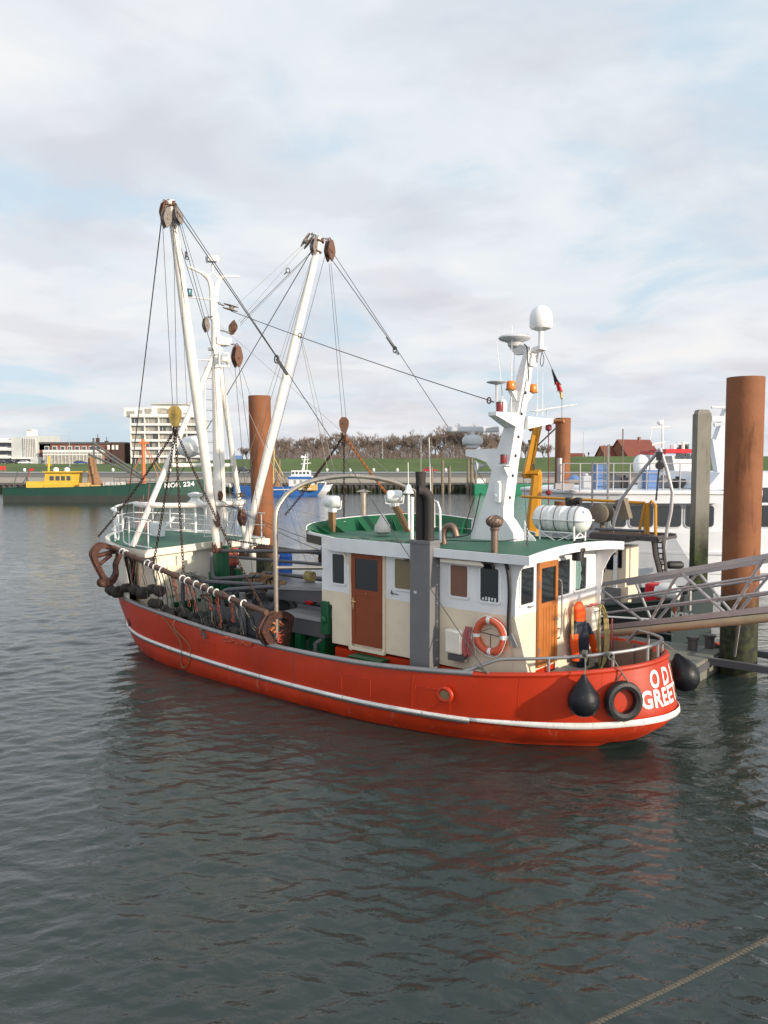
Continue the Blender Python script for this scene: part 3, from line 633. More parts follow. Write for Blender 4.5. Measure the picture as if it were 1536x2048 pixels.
# step below it, green box, rope-drawn pull, downpipe
a=Bp(738,1307,'y',-1.95)
mb=MB(); mb.box((a.x,-1.98,1.24),(.95,.36,.04)); 
for dx in(-.40,.40): 
    for dy in(-.13,.13): mb.tube([V(a.x+dx,-1.98+dy,1.24),V(a.x+dx*1.05,-1.98+dy,.6)],.02,6)
bpart('door_step',mb,'gloss_green',smooth=False)
mb=MB(); mb.box((.50,-1.76,1.95),(.24,.12,.80)); mb.lathe(V(.5,-1.83,1.9),(0,-1,0),[(.09,0),(.09,.03),(.05,.05)],16); bpart('green_locker',mb,'gloss_green',bevel=.01)
mb=MB(); p=[Bp(684,1101,'y',-1.95),Bp(699,1131,'y',-1.82),Bp(701,1170,'y',-1.82),Bp(702,1300,'y',-1.82)]; mb.tube(p,.024,8); bpart('downpipe',mb,'cream')
mb=MB(); p=Bp(784,1186,'y',-1.76); mb.tube([p+V(-.05,0,0),p+V(.2,-.03,-.01)],.01,5); mb.tube([p+V(0,0,-.04),p+V(0,-.02,.07)],.012,5); bpart('hook',mb,'steel_dark')
mb=MB(); p=Bp(812,1110,'y',-1.8)
for i in range(3): mb.torus(p+V(.02*i,-.02*i,-.03*i),(0,1,.2),.07,.006,14,5)
bpart('cable_coil',mb,'rubber')
# aft door of varnished planks
a=Bp(1075,1124,'x',XA+.02); b=Bp(1110,1318,'x',XA+.02); y0,y1=a.y,b.y; zt_,zb_=3.62,1.42
mb=MB(); X=XA+.02
mb.bb(X,X+.05,y0,y0+.10,zb_,zt_); mb.bb(X,X+.05,y1-.10,y1,zb_,zt_); mb.bb(X,X+.048,y0+.1,y1-.1,zt_-.12,zt_); mb.bb(X,X+.048,y0+.1,y1-.1,zb_,zb_+.1); mb.bb(X,X+.048,y0+.1,y1-.1,2.66,2.76)
n=5; ww=(y1-y0-.2)/n
for i in range(n): mb.bb(X,X+.035,y0+.1+ww*i+.006,y0+.1+ww*(i+1)-.006,zb_+.1,2.66)
d=bpart('door',mb,'door_teak',smooth=False,label='varnished plank door in the aft wall')
mb=MB(); mb.bb(X,X+.02,y0+.1,y1-.1,2.76,zt_-.12); bpart('pane',mb,'glass_dark',parent=d,smooth=False)
mb=MB(); mb.tube([V(X+.05,y1-.05,2.35),V(X+.09,y1-.05,2.35),V(X+.09,y1-.17,2.35)],.014,6); mb.box((X+.053,y1-.05,2.30),(.01,.04,.2)); bpart('handle',mb,'galv',parent=d)
for z_ in (3.1,1.7): mb=MB(); mb.tube([V(X+.05,y0+.02,z_),V(X+.05,y0+.02,z_+.15)],.02,6); bpart('hinge',mb,'galv',parent=d)
mb=MB(); yh=y1+.10; mb.tube(cr([V(X,yh-.06,3.2),V(X+.08,yh-.05,3.17),V(X+.09,yh,3.0),V(X+.09,yh,2.1),V(X+.08,yh-.05,1.93),V(X,yh-.06,1.9)],4),.017,7); bpart('grab_rail',mb,'galv')
mb=MB(); p=Bp(1056,1214,'x',XA); mb.tube([p+V(0,0,0),p+V(.06,0,0),p+V(.07,.13,.02)],.014,6); mb.lathe(p,(1,0,0),[(.03,0),(.03,.02)],10); p=Bp(1113,1256,'x',XA); mb.tube([p,p+V(.06,0,0),p+V(.07,.1,-.03)],.012,6); bpart('cleat',mb,'galv')
mb=MB(); yb=.0; mb.prism([V(XA+.0,-1.72,1.42),V(XA+.0,y0-.02,1.42),V(XA+.0,y0-.02,.9),V(XA+.0,-1.72,.9)],(.012,0,0)); bpart('kick_band',mb,'cream',smooth=False); mb=MB(); mb.prism([V(XA+.0,y1+.02,1.42),V(XA+.0,1.9,1.42),V(XA+.0,1.9,.9),V(XA+.0,y1+.02,.9)],(.012,0,0)); bpart('kick_band',mb,'cream',smooth=False)
# port wall fittings aft
mb=MB(); a=Bp(1012,1128,'y',-1.77); pts=[Bp(1012,1127,'y',-1.80),Bp(1017,1150,'y',-1.82),Bp(1019,1190,'y',-1.82),Bp(1017,1240,'y',-1.82),Bp(1018,1272,'y',-1.82)]
mb.tube(cr(pts,4),.038,10); bpart('hose',mb,'rubber',label='black hose down the port wall')
mb=MB(); a=Bp(1019,1270,'y',-1.85); mb.tube([a,a+V(.02,0,-.22)],.02,6); mb.prism([a+V(.06,0,.05),a+V(.2,0,-.2),a+V(.12,0,-.25),a+V(.03,0,-.02)],(0,-.04,0)); bpart('pipe_bracket',mb,'galv')
a=Bp(976,1131,'y',-1.85); mb=MB(); m3=Matrix.Rotation(R(35),3,'X'); mb.mi(0).box(a,(.26,.06,.17),rot=m3); mb.mi(1).box(a+V(0,-.03,-.01),(.20,.02,.12),rot=m3); mb.mi(0).tube([a+V(0,.03,0),a+V(0,.1,.02)],.02,6); bpart('floodlight',mb,['steel_dark','glass_dark'],smooth=False,label='small grey floodlight above the port window')
mb=MB(); mb.bb(4.0,5.1,-1.92,-1.76,3.58,3.68); bpart('wall_duct',mb,'cream_pale',bevel=.03)
# ---------------------------------------------------------------- exhaust casing and pipes
mb=MB(); mb.mi(0).bb(3.37,3.90,-2.12,-1.76,.85,4.03); mb.mi(0).bb(3.35,3.92,-2.14,-1.76,3.98,4.045)
for z in (1.5,1.9,2.3,2.7,3.1,3.5): mb.mi(1).lathe(V(3.90,-1.86,z),(1,0,0),[(.018,0),(.012,.014)],6)
mb.mi(1).box((3.52,-2.135,2.93),(.07,.006,.06))
bpart('exhaust_casing',mb,['casing_grey','grey_light'],smooth=False)
mb=MB(); mb.tube([V(3.52,-1.95,3.95),V(3.52,-1.95,5.45)],.10,14); mb.tube([V(3.52,-1.95,5.2),V(3.52,-1.95,5.5)],[.10,.115],14)
bpart('exhaust_pipe',mb,'soot')
mb=MB(); q=V(3.76,-1.95,3.95); mb.tube(cr([q,q+V(0,0,.8),q+V(-.01,-.02,1.02),q+V(-.08,-.10,1.14),q+V(-.16,-.2,1.16)],4),.105,14,caps=False); mb.lathe(q+V(-.14,-.17,1.158),(.6,.8,0),[(.09,0),(.0,.01)],14)
bpart('exhaust_pipe',mb,'soot')
# white stanchion hoops beside the exhaust
mb=MB()
y_=-1.55; p=[Bp(824,1078,'y',y_),Bp(824,1000,'y',y_)]; mb.tube(p,.04,8); mb.lathe(p[1],(0,0,1),[(.05,0),(.05,.06),(.02,.07)],10)
bpart('roof_stanchion',mb,'white_clean'); mb=MB()
p=[Bp(868,1055,'y',-1.2),Bp(867,1000,'y',-1.2),Bp(862,993,'y',-1.2),Bp(845,993,'y',-1.2),Bp(840,1000,'y',-1.2)]; mb.tube(p,.03,8)
bpart('roof_stanchion',mb,'white_clean'); mb=MB()
p=[Bp(881,1085,'y',-1.7),Bp(880,1020,'y',-1.7),Bp(875,1004,'y',-1.7),Bp(862,1001,'y',-1.7)]; mb.tube(p,.026,8)
bpart('roof_stanchion',mb,'white_clean')
mb=MB(); p=Bp(889,1063,'y',-1.1); mb.tube(cr([p+V(-.02,0,-.3),p+V(-.03,0,-.05),p+V(.05,.02,.1),p+V(.2,.05,.1),p+V(.28,.06,-.1)],4),.08,12); bpart('gooseneck_vent',mb,'vent_metal')
# rotating roof ventilator
c=Bp(989,1098,'z',3.93); c=V(4.75,-1.02,3.9) if False else c
mb=MB(); mb.tube([c+V(0,0,-.1),c+V(0,0,.42)],.075,12); mb.lathe(c+V(0,0,.38),(0,0,1),[(.09,0),(.10,.04),(.08,.07)],14)
v=bpart('roof_ventilator',mb,'vent_metal')
mb=MB(); prof=[(.07,0),(.15,.05),(.175,.11),(.16,.17),(.09,.22),(.02,.24)]
mb.lathe(c+V(0,0,.45),(0,0,1),prof,18)
for i in range(14):
    t0=2*math.pi*i/14; mb.tube([c+V(0,0,.45)+V(math.cos(t0+h*3)*(r_+.006),math.sin(t0+h*3)*(r_+.006),h) for r_,h in prof],.009,4)
bpart('turbine_head',mb,'vent_metal',parent=v)
# forward roof: pipe chimney, floodlights on posts, cone lamp
def floodlight(c,base,lab):
    mb=MB(); ax=V(.8,.5,0).normalized(); mb.mi(0)
    m3=Matrix.Rotation(R(2),3,'Z')
    a=V(.766,.643,0)*.0
    d=V(.77,-.1,0.0).normalized(); d=V(math.cos(R(40)),math.sin(R(40)),0)   # faces the foredeck, body across the view
    mb.lathe(c-d*.22,d,[(.10,0),(.15,.03),(.165,.12),(.165,.32),(.15,.41),(.1,.44)],16)
    f=bpart('floodlight',mb,'white_clean',label=lab)
    mb=MB(); mb.tube([c-d*.26+V(0,0,.02),c-d*.24+V(0,0,-.2),c+V(0,0,-.25),c+d*.24+V(0,0,-.2),c+d*.26+V(0,0,.02)],.018,6); mb.box(c+V(0,0,-.24),(.2,.16,.1)); bpart('bracket',mb,'white',parent=f)
    mb=MB(); mb.prism([base+V(-.09,-.06,0),base+V(.09,-.06,0),base+V(.09,.06,0),base+V(-.09,.06,0)],c+V(0,0,-.25)-base); bpart('lamp_post',mb,'wood_post',smooth=False,label='brown timber post under a floodlight')
floodlight(Bp(664,1003,'y',.35),V(-1.25,.3,3.8),'white floodlight on the left of the roof')
floodlight(Bp(789,992,'y',1.6),V(.2,1.6,3.8)+V(.2,0,0),'white floodlight on the right of the roof')
b0=Bp(727,1037,'y',1.9); b1=Bp(727,986,'y',1.9)
mb=MB(); mb.tube([b0+V(0,0,-.3),b1],.085,14); mb.lathe(b1,(0,0,1),[(.10,-.02),(.10,.02),(.22,.04),(.08,.09),(.01,.11)],14); bpart('stove_pipe',mb,'stainless')
mb=MB(); p0=Bp(818,1060,'y',1.6); p1=Bp(817,985,'y',1.6); mb.tube([p0,p1],.03,8); mb.lathe(p1+V(0,0,-.02),(0,0,1),[(.15,0),(.14,.03),(.09,.10),(.07,.2),(.03,.24)],14); mb.tube([p1,Bp(816,925,'y',1.6)],.012,5); bpart('gps_antenna',mb,'plastic_white')
mb=MB(); p1=Bp(858,875,'y',1.0); p0=Bp(862,1000,'y',1.0); mb.tube([p0,p1],.012,5); bpart('whip_antenna',mb,'plastic_white')
mb=MB(); p=Bp(687,1047,'y',.9); mb.box(p,(.10,.06,.13)); mb.tube([p+V(0,0,0),p+V(0,0,-.25)],.012,5); bpart('roof_fitting',mb,'plastic_white'); mb=MB(); p=Bp(742,1033,'y',2.2); mb.box(p,(.3,.12,.08)); bpart('roof_fitting',mb,'plastic_white',bevel=.01)
mb=MB(); rr=random.Random(3)
for i in range(7): 
    a=V(.3+rr.uniform(-.3,2.2),-1.2+rr.uniform(-.3,.6),3.83); pts=[a]; 
    for j in range(6): a=a+V(rr.uniform(.05,.25),rr.uniform(-.16,.16),rr.uniform(-.01,.02)); pts.append(V(a.x,a.y,max(3.815,a.z)))
    mb.tube(cr(pts,3),.012,5)
bpart('rope_tangle',mb,'rope_grey')
# black vent and second fascia piece on the aft edge of the roof
mb=MB(); mb.lathe(V(6.12,.22,3.6),(0,0,1),[(.13,0),(.13,.18),(.16,.2),(.16,.26),(.11,.28),(.11,.4),(.08,.42)],14); bpart('vent_pot',mb,'black')
# ---------------------------------------------------------------- radar mast
Y0,Y1=.05,.52
PX=[((942,1082),(1028,1087)),((942,1062),(1027,1066)),((943,1044),(1014,1043)),((956,1042),(1007,1029)),((965,1010),(1007,1014)),((976,976),(1012,978)),((985,935),(1018,932)),((993,905),(1023,900)),((1004,865),(1029,866)),((1013,838),(1032,841)),((1020,800),(1041,795)),((1030,765),(1046,764)),((1037,738),(1050,738)),((1046,712),(1055,708)),((1050,702),(1058,700))]
rows=[]
for a,b in PX:
    p=Bp(*a,'y',Y0); q=Bp(*b,'y',Y0); z=(p.z+q.z)/2; tt=max(0,min(1,(z-4)/4.3)); yy=Y1-.17*tt
    rows.append([V(p.x,Y0,z),V(q.x,Y0,z),V(q.x,yy,z),V(p.x,yy,z)])
mb=MB(); mb.sheet(rows,closed=True); mb.add(rows[-1],[(0,1,2,3)])
# flared foot plate on the starboard side
r0_=rows[0][2]; mb.prism([r0_,r0_+V(.32,0,0),r0_+V(.26,0,.12),r0_+V(.10,0,.25),r0_+V(.0,0,.5)],(0,-.02,0))
mast2=bpart('radar_mast',mb,'white',smooth=False,label='tall raked white radar mast on the wheelhouse roof')
# holes and rivets on the aft face
mb=MB()
fz=lambda z: next(((rows[i][1].lerp(rows[i+1][1],(z-rows[i][1].z)/(rows[i+1][1].z-rows[i][1].z)),rows[i][2].lerp(rows[i+1][2],(z-rows[i][2].z)/(rows[i+1][2].z-rows[i][2].z))) for i in range(3,len(rows)-1) if rows[i][1].z<=z<=rows[i+1][1].z),(rows[-1][1],rows[-1][2]))
for px,py in ((1056,785),(1050,827),(1044,873),(1039,911),(1033,951),(1026,995)):
    z=Bp(px,py,'y',.28).z; a,b=fz(z); c=(a+b)/2; mb.lathe(c+V(.002,0,0),(1,0,.18),[(.042,0),(.042,.008)],14)
bpart('lightening_hole',mb,'black',parent=mast2,smooth=False)
mb=MB()
for i in range(26):
    z=4.5+i*.14; a,b=fz(z)
    for c in (a+V(.002,.03,0),b+V(.002,-.03,0)): mb.box(c,(.012,.012,.012))
bpart('rivets',mb,'grey_light',parent=mast2,smooth=False)
# forward radar bracket and scanner
p=[Bp(931,912,'y',.1),Bp(931,899,'y',.1),Bp(998,897,'y',.1),Bp(986,945,'y',.1),Bp(979,935,'y',.1),Bp(972,924,'y',.1),Bp(955,917,'y',.1)]
mb=MB(); mb.prism(p,(0,.34,0)); bpart('radar_bracket',mb,'white',smooth=False)
c=Bp(945,893,'y',.27); 
mb=MB(); mb.lathe(c+V(0,0,-.03),(0,0,1),[(.15,0),(.15,.05),(.23,.09),(.25,.17),(.22,.25),(.15,.30),(.06,.31),(.06,.40)],20); rd=bpart('radar_scanner',mb,'grey_light')
d=V(math.cos(R(40)),math.sin(R(40)),0); c2=c+V(.0,0,.40); u=V(d.x*.98,d.y*.98,.05)
mb=MB(); m3=Matrix.Rotation(R(40),3,'Z'); mb.box(c2,(1.24,.14,.14),rot=m3); bpart('scanner_bar',mb,'grey_light',parent=rd,bevel=.04)
# horn, side oval, lamps, spreaders
mb=MB(); c=Bp(965,930,'y',.25); mb.lathe(c+V(.1,0,0),V(-.6,-.7,-.1),[(.03,0),(.05,.1),(.09,.2),(.14,.26),(.12,.265),(.02,.2)],14); bpart('horn',mb,'grey_light')
mb=MB(); c=Bp(998,984,'y',.05); pts=rrect(.15,.52,.07,5); k=len(pts); mb.add([c+V(a,-.02-.0,b) for a,b in pts]+[c+V(a*.9,-.10,b*.9) for a,b in pts],[tuple(range(k,2*k))]+[(i,(i+1)%k,k+(i+1)%k,k+i) for i in range(k)]); mb.lathe(c+V(-.03,-.10,-.08),(0,-1,0),[(.03,0),(.03,.02)],8); bpart('mast_box',mb,'white_clean')
def lamp(p,m,r=.07,h=.2,lab=None):
    mb=MB(); mb.mi(1).lathe(p,(0,0,1),[(r*1.25,0),(r*1.25,.02)],12); mb.mi(0).lathe(p+V(0,0,.02),(0,0,1),[(r,0),(r*1.05,h*.3),(r*1.05,h*.7),(r,h*.85)],12); mb.mi(1).lathe(p+V(0,0,h*.85+.02),(0,0,1),[(r*1.15,0),(r*1.1,.02),(r*.3,.03)],12); bpart('navigation_lamp',mb,[m,'steel_dark'],label=lab)
lamp(Bp(1007,928,'y',-.12),'lamp_red',lab='red lamp halfway up the radar mast'); 
mb=MB(); p=Bp(1008,930,'y',-.12); mb.prism([p+V(-.12,-.1,0),p+V(.12,-.1,0),p+V(.12,.2,0),p+V(-.12,.2,0)],(0,0,-.02)); mb.prism([p+V(0,.16,-.02),p+V(0,-.06,-.02),p+V(0,.16,-.28)],(.02,0,0)); bpart('lamp_bracket',mb,'white',smooth=False)
# cross arm at 3/4 height
zc=Bp(1030,835,'y',.28).z; xc=fz(zc)[0].x-.1
def arm(y0,y1,x,z,w0,w1,h0,h1):
    mb=MB(); mb.add([V(x-w0,y0,z-h0),V(x+w0,y0,z-h0),V(x+w0,y0,z+.02),V(x-w0,y0,z+.02),V(x-w1,y1,z+.02-h1),V(x+w1,y1,z+.02-h1),V(x+w1,y1,z+.02),V(x-w1,y1,z+.02)],[(0,1,5,4),(1,2,6,5),(2,3,7,6),(3,0,4,7),(4,5,6,7),(0,3,2,1)])
    bpart('cross_arm',mb,'white',smooth=False)
arm(.06,-.72,xc-.05,zc+.06,.17,.1,.30,.08); arm(.45,1.75,xc+.02,zc+.0,.14,.08,.26,.1)
lamp(V(xc-.05,-.42,zc+.08),'lamp_red',.075,.22,'dark red lamp on the port cross arm')
mb=MB(); c=V(xc-.2,-.5,zc+.1)
mb.tube([c+V(.1,.05,0),c+V(.1,.02,.62)],.025,6); mb.lathe(c+V(.1,.02,.62),(0,0,1),[(.03,-.04),(.2,0),(.22,.02),(.15,.05),(.02,.06)],16)
bpart('gps_antenna',mb,'grey_light')
for dx,dy,h,tlt in ((-.1,-.15,1.65,-.12),(.05,-.1,2.0,0),(.0,.05,1.9,.02),(.1,.95,1.3,0),(.05,1.3,1.1,0)): mb=MB(); mb.tube([V(xc+dx,dy,zc+.08),V(xc+dx+tlt,dy+tlt*1.2,zc+h)],[.012,.005],5); bpart('whip_antenna',mb,'plastic_white')
mb=MB(); c=V(xc-.15,-.15,zc+.1); mb.lathe(c,(0,0,1),[(.10,0),(.11,.1),(.11,.22),(.06,.28)],12); bpart('speaker',mb,'white_clean')
# ladder-like aerial on the starboard arm
mb=MB(); a=V(xc,.85,zc+.16); b=V(xc+.05,2.85,zc+.42); e=V(.10,0,0); mb.tube([a,b],.016,5); mb.tube([a+e,b+e],.016,5)
for i in range(9): mb.tube([lerp(a,b,i/8),lerp(a,b,i/8)+e],.01,4)
mb.tube([V(xc,1.1,zc),V(xc,1.1,zc+.22)],.012,5); mb.tube([V(xc,1.6,zc),V(xc,1.6,zc+.3)],.012,5); bpart('folding_aerial',mb,'grey_light')
# amber beacons on upper brackets
zb2=Bp(1030,779,'y',-.1).z; xb=fz(zb2)[0].x-.12
for yy,l in ((-.22,'amber beacon on the port side of the radar mast'),(.74,'amber beacon behind the radar mast')):
    p=V(xb,yy,zb2); mb=MB(); mb.mi(1).lathe(p,(0,0,1),[(.115,-.02),(.115,.01)],16); mb.mi(0).lathe(p+V(0,0,.01),(0,0,1),[(.095,0),(.10,.03),(.095,.15),(.08,.17)],16); bpart('beacon',mb,['amber','orange_chain'],label=l)
    mb=MB(); s_=-1 if yy<0 else 1; mb.prism([p+V(-.08,0,-.02),p+V(-.08,-s_*.25,-.02),p+V(-.08,-s_*.25,-.25),p+V(-.08,-s_*.1,-.12)],(.1,0,0)); bpart('lamp_bracket',mb,'white',smooth=False)
# top: satellite dome on a bracket, disc antenna
tp=rows[-1][1]; zt0=tp.z; yc=.25
p=[V(tp.x-.15,yc-.1,zt0-.1),V(tp.x-.15,yc-.1,zt0+.06),V(tp.x+.0,yc-.1,zt0+.08)]
dm=Bp(1088,690,'y',.5)
mb=MB(); mb.prism([tp+V(-.02,.1,-.32),tp+V(-.1,.1,.05),V(dm.x+.1,.1+tp.y,dm.z-.05),V(dm.x+.1,.1+tp.y,dm.z-.13),V(dm.x-.1,tp.y+.1,dm.z-.17),V(dm.x-.25,tp.y+.1,dm.z-.3)],(0,.3,0)); bpart('dome_bracket',mb,'white',smooth=False)
dm=V(dm.x,.35,dm.z); mb=MB(); mb.tube([dm+V(0,0,-.1),dm+V(0,0,.34)],.055,12); h0=.30
mb.lathe(dm+V(0,0,h0),(0,0,1),[(.11,0),(.22,.04),(.25,.09),(.25,.29),(.235,.37),(.19,.46),(.11,.52),(.02,.545)],28); bpart('satellite_dome',mb,'plastic_white')
dc=Bp(1029,678,'y',.1); mb=MB(); mb.lathe(dc,(0,0,1),[(.04,-.22),(.14,-.16),(.16,-.08),(.33,-.02),(.36,.02),(.34,.05),(.28,.07),(.02,.08)],28)
for i in range(8): t=2*math.pi*i/8; mb.tube([dc+V(.3*math.cos(t),.3*math.sin(t),.05),dc+V(.3*math.cos(t),.3*math.sin(t),.12)],.008,4)
mb.prism([dc+V(-.1,-.05,-.2),dc+V(.1,-.05,-.12),V(tp.x,dc.y,zt0+.08),V(tp.x,dc.y,zt0-.06),dc+V(.05,-.05,-.36)],(0,.12,0)); bpart('disc_antenna',mb,'grey_light')
mb=MB(); mb.tube(cr([Bp(1048,688,'y',-.05),Bp(1054,695,'y',-.05),Bp(1055,720,'y',0.0),Bp(1057,750,'y',0.03),Bp(1056,762,'y',.04)],3),.013,5)
bpart('cable',mb,'rubber'); mb=MB(); mb.tube(cr([dm+V(.1,-.1,-.15),dm+V(.05,-.1,-.4),dm+V(.1,-.1,-.5),dm+V(.14,-.1,-.35),dm+V(.1,-.1,-.2)],4),.008,5); bpart('cable',mb,'rubber'); mb=MB(); mb.tube(cr([V(3.4,.0,4.1),V(3.45,-.1,4.3),V(3.6,.0,4.9)],4),.012,5)
mb.tube(cr([V(3.0,-.3,3.95),V(3.3,-.2,3.97),V(3.5,-.02,4.05),V(3.62,0,4.4),V(3.75,0.03,5.0)],4),.014,5); bpart('cable',mb,'rubber'); mb=MB(); mb.tube(cr([V(2.9,-.8,3.94),V(3.8,-1.1,3.98),V(4.6,-.7,3.98),V(4.9,-.2,4.02)],4),.01,5); bpart('cable',mb,'rubber')
# ================================================================ MASTS, BOOMS AND RIGGING (parts of the boat)
MT=V(-5.85,0,11.0); MF=V(-5.7,0,.6)
mb=MB(); mb.tube([V(-5.7,0,3.0),V(-5.74,0,5.6),V(-5.80,0,8.6),V(-5.84,0,10.2)],[.20,.175,.15,.12],18)
mast=bpart('mast',mb,'white_boom',label='main mast with a forked top')
mb=MB(); mb.tube([V(-5.7,0,.8),V(-5.7,0,3.12)],[.27,.25],20); mb.lathe(V(-5.7,0,3.1),(0,0,1),[(.25,0),(.22,.05),(.2,.06)],18)
for y in(-.45,.5): mb.tube([V(-5.5,y,.9),V(-5.5,y,2.4)],.15,14)
bpart('mast_base',mb,'gloss_green')
X=-5.85
mb=MB(); f0=Bp(427,600,'x',X); l=Bp(376,533,'x',X); r=Bp(478,553,'x',X)
mb.tube(cr([V(X,f0.y-.03,f0.z-.6),V(X,f0.y-.05,f0.z),Bp(422,572,'x',X),Bp(410,550,'x',X),l],4),[.09]*5+[.085]*4+[.07]*4+[.045]*3+[.025],9)
mb.tube(cr([V(X,f0.y+.03,f0.z-.6),V(X,f0.y+.06,f0.z),Bp(434,570,'x',X),Bp(445,554,'x',X),r],4),[.09]*5+[.085]*4+[.06]*4+[.03]*3+[.02],9)
mb.tube([Bp(413,556,'x',X),Bp(424,545,'x',X),Bp(440,558,'x',X)],.02,6); mb.tube([Bp(425,545,'x',X),Bp(425,528,'x',X)],.035,7)
bpart('mast_fork',mb,'white_boom',parent=mast)
c=Bp(425,518,'x',X); mb=MB(); mb.box(c,(.3,.34,.2),rot=Matrix.Rotation(R(25),3,'Z')@Matrix.Rotation(R(15),3,'X')); mb.box(c+V(.1,-.1,-.04),(.26,.26,.16),rot=Matrix.Rotation(R(60),3,'Z')); mb.box(c+V(-.05,.12,.04),(.2,.2,.14)); bpart('deck_floodlight',mb,'grey_light',smooth=False,label='floodlight cluster on top of the main mast')
mb=MB(); a=Bp(376,594,'x',X); b=Bp(424,599,'x',X); mb.tube([a,b],.03,6); p=Bp(378,592,'x',X); bpart('lamp_arm',mb,'grey_light')
lamp(p,'lamp_teal',.085,.19,'teal navigation lamp on the mast arm')
mb=MB(); mb.tube([Bp(384,720,'x',X),Bp(420,720,'x',X)],.025,6); bpart('lamp_arm',mb,'grey_light',label='lower arm on the main mast')
# mast head block bracket
c=Bp(447,683,'x',X+.1); mb=MB(); mb.box((X+.05,c.y-.05,c.z),(.34,.55,.24)); mb.box((X,.0,c.z-.25),(.3,.34,.1)); bpart('mast_bracket',mb,'white_boom',bevel=.02)
c=Bp(445,719,'x',X+.3); mb=MB(); 
for s in(-.17,.17): mb.box((X+.35,c.y+s,c.z),(.05,.04,.42))
for s in(-.2,.2): mb.box((X+.35,c.y,c.z+s),(.04,.4,.035))
mb.lathe(V(X+.35,c.y-.15,c.z),(0,1,0),[(.14,0),(.09,.06),(.07,.15),(.09,.24),(.14,.3)],14); bpart('roller_fairlead',mb,'white_boom')
# tripod legs, cross bars
for sd in(-1,1):
    mb=MB(); mb.tube([V(-5.82,sd*.08,8.95),V(-7.15,sd*2.15,3.2)],.085,12); bpart('mast_leg',mb,'white_boom')
mb=MB(); t=.58; a=lerp((-5.82,-.08,8.95),(-7.15,-2.15,3.2),t); b=V(a.x,-a.y,a.z); mb.tube([a,b],.06,9); bpart('mast_crossbar',mb,'white_boom')
mb=MB(); t=.79; a=lerp((-5.82,-.08,8.95),(-7.15,-2.15,3.2),t); b=V(a.x,-a.y,a.z); mb.tube(cr([a+V(-1.2,.3,0),a,V(-5.7,-.9,a.z+.02),V(-5.45,0,a.z+.04),V(-5.7,.9,a.z+.02),b,b+V(-1.2,-.3,0)],4),.085,10); bpart('mast_crossbar',mb,'white_boom',label='lower crossbar carrying the boom heels')
mb=MB(); 
la=[V(-6.25,-.20,3.4),V(-6.1,-.2,8.6)]; lb=[V(-6.25,.18,3.4),V(-6.1,.18,8.6)]
mb.tube(la,.014,5); mb.tube(lb,.014,5)
for i in range(17): t=i/16.; mb.tube([lerp(*la,t),lerp(*lb,t)],.012,5)
bpart('mast_ladder',mb,'white')
c=Bp(372,870,'y',.9); mb=MB(); mb.lathe(c+V(0,0,-.45),(.9,.1,.25),[(.2,-.2),(.33,0),(.36,.2),(.30,.5),(.15,.62)],16); bpart('cowl_vent',mb,'white_clean')
# booms
PT=V(-3.94,-2.9,12.49); SP=V(-3.92,2.6,12.69)
PH=V(-5.35,-.42,3.15); SH=V(-5.35,.62,2.9)
for tip,heel,l in ((PT,PH,'port boom'),(SP,SH,'starboard boom')):
    n=24; pts=[lerp(heel,tip,i/n) for i in range(n+1)]
    mb=MB(); mb.tube(pts,[.105+.04*math.sin(math.pi*min(1,(i/n)*1.05)) for i in range(n+1)],16)
    bm2=bpart('boom',mb,'white_boom',label=l)
    mb=MB(); d=(tip-heel).normalized(); mb.torus(tip-d*.12,d,.14,.025,16,6); mb.torus(tip-d*.45,d,.145,.02,16,6)
    mb.box(tip-d*.1+V(0,0,0),(.34,.06,.10)); mb.box(tip-d*.1,(.06,.34,.10)); bpart('boom_head',mb,'block_brown',parent=bm2)
    mb=MB(); mb.box(heel,(.18,.26,.3)); mb.lathe(heel+V(0,-.18,-.1),(0,1,0),[(.07,0),(.07,.36)],12); bpart('boom_heel',mb,'block_brown',parent=bm2)
def block(p,d,m='block_grey',s=.17,name='pulley_block',parent=None,lab=None,frame_parent=None):
    """teardrop cheek plates with a sheave between them, hanging along d"""
    d=Vector(d).normalized(); a,b=basis(d); mb=MB(); mb.mi(0)
    prof=[(-1.0,.12),(-.85,.30),(-.3,.50),(.1,.58),(.5,.46),(.9,.20),(1.05,.06)]
    for o in(-.26,.26):
        out=[p+d*(h*s*1.15)+a*(w_*s)+b*(o*s) for h,w_ in prof]+[p+d*(h*s*1.15)-a*(w_*s)+b*(o*s) for h,w_ in reversed(prof)]
        mb.prism(out,b*(.10*s*(1 if o>0 else -1)))
    mb.lathe(p+d*.15*s-b*.24*s,b,[(.46*s,0),(.38*s,.12*s),(.38*s,.36*s),(.46*s,.48*s)],16)
    mb.lathe(p+d*.15*s-b*.45*s,b,[(.14*s,0),(.14*s,.9*s)],10)
    mb.torus(p-d*1.2*s,b,.2*s,.06*s,12,6)
    return part(name,mb,m,parent or boat,lab)
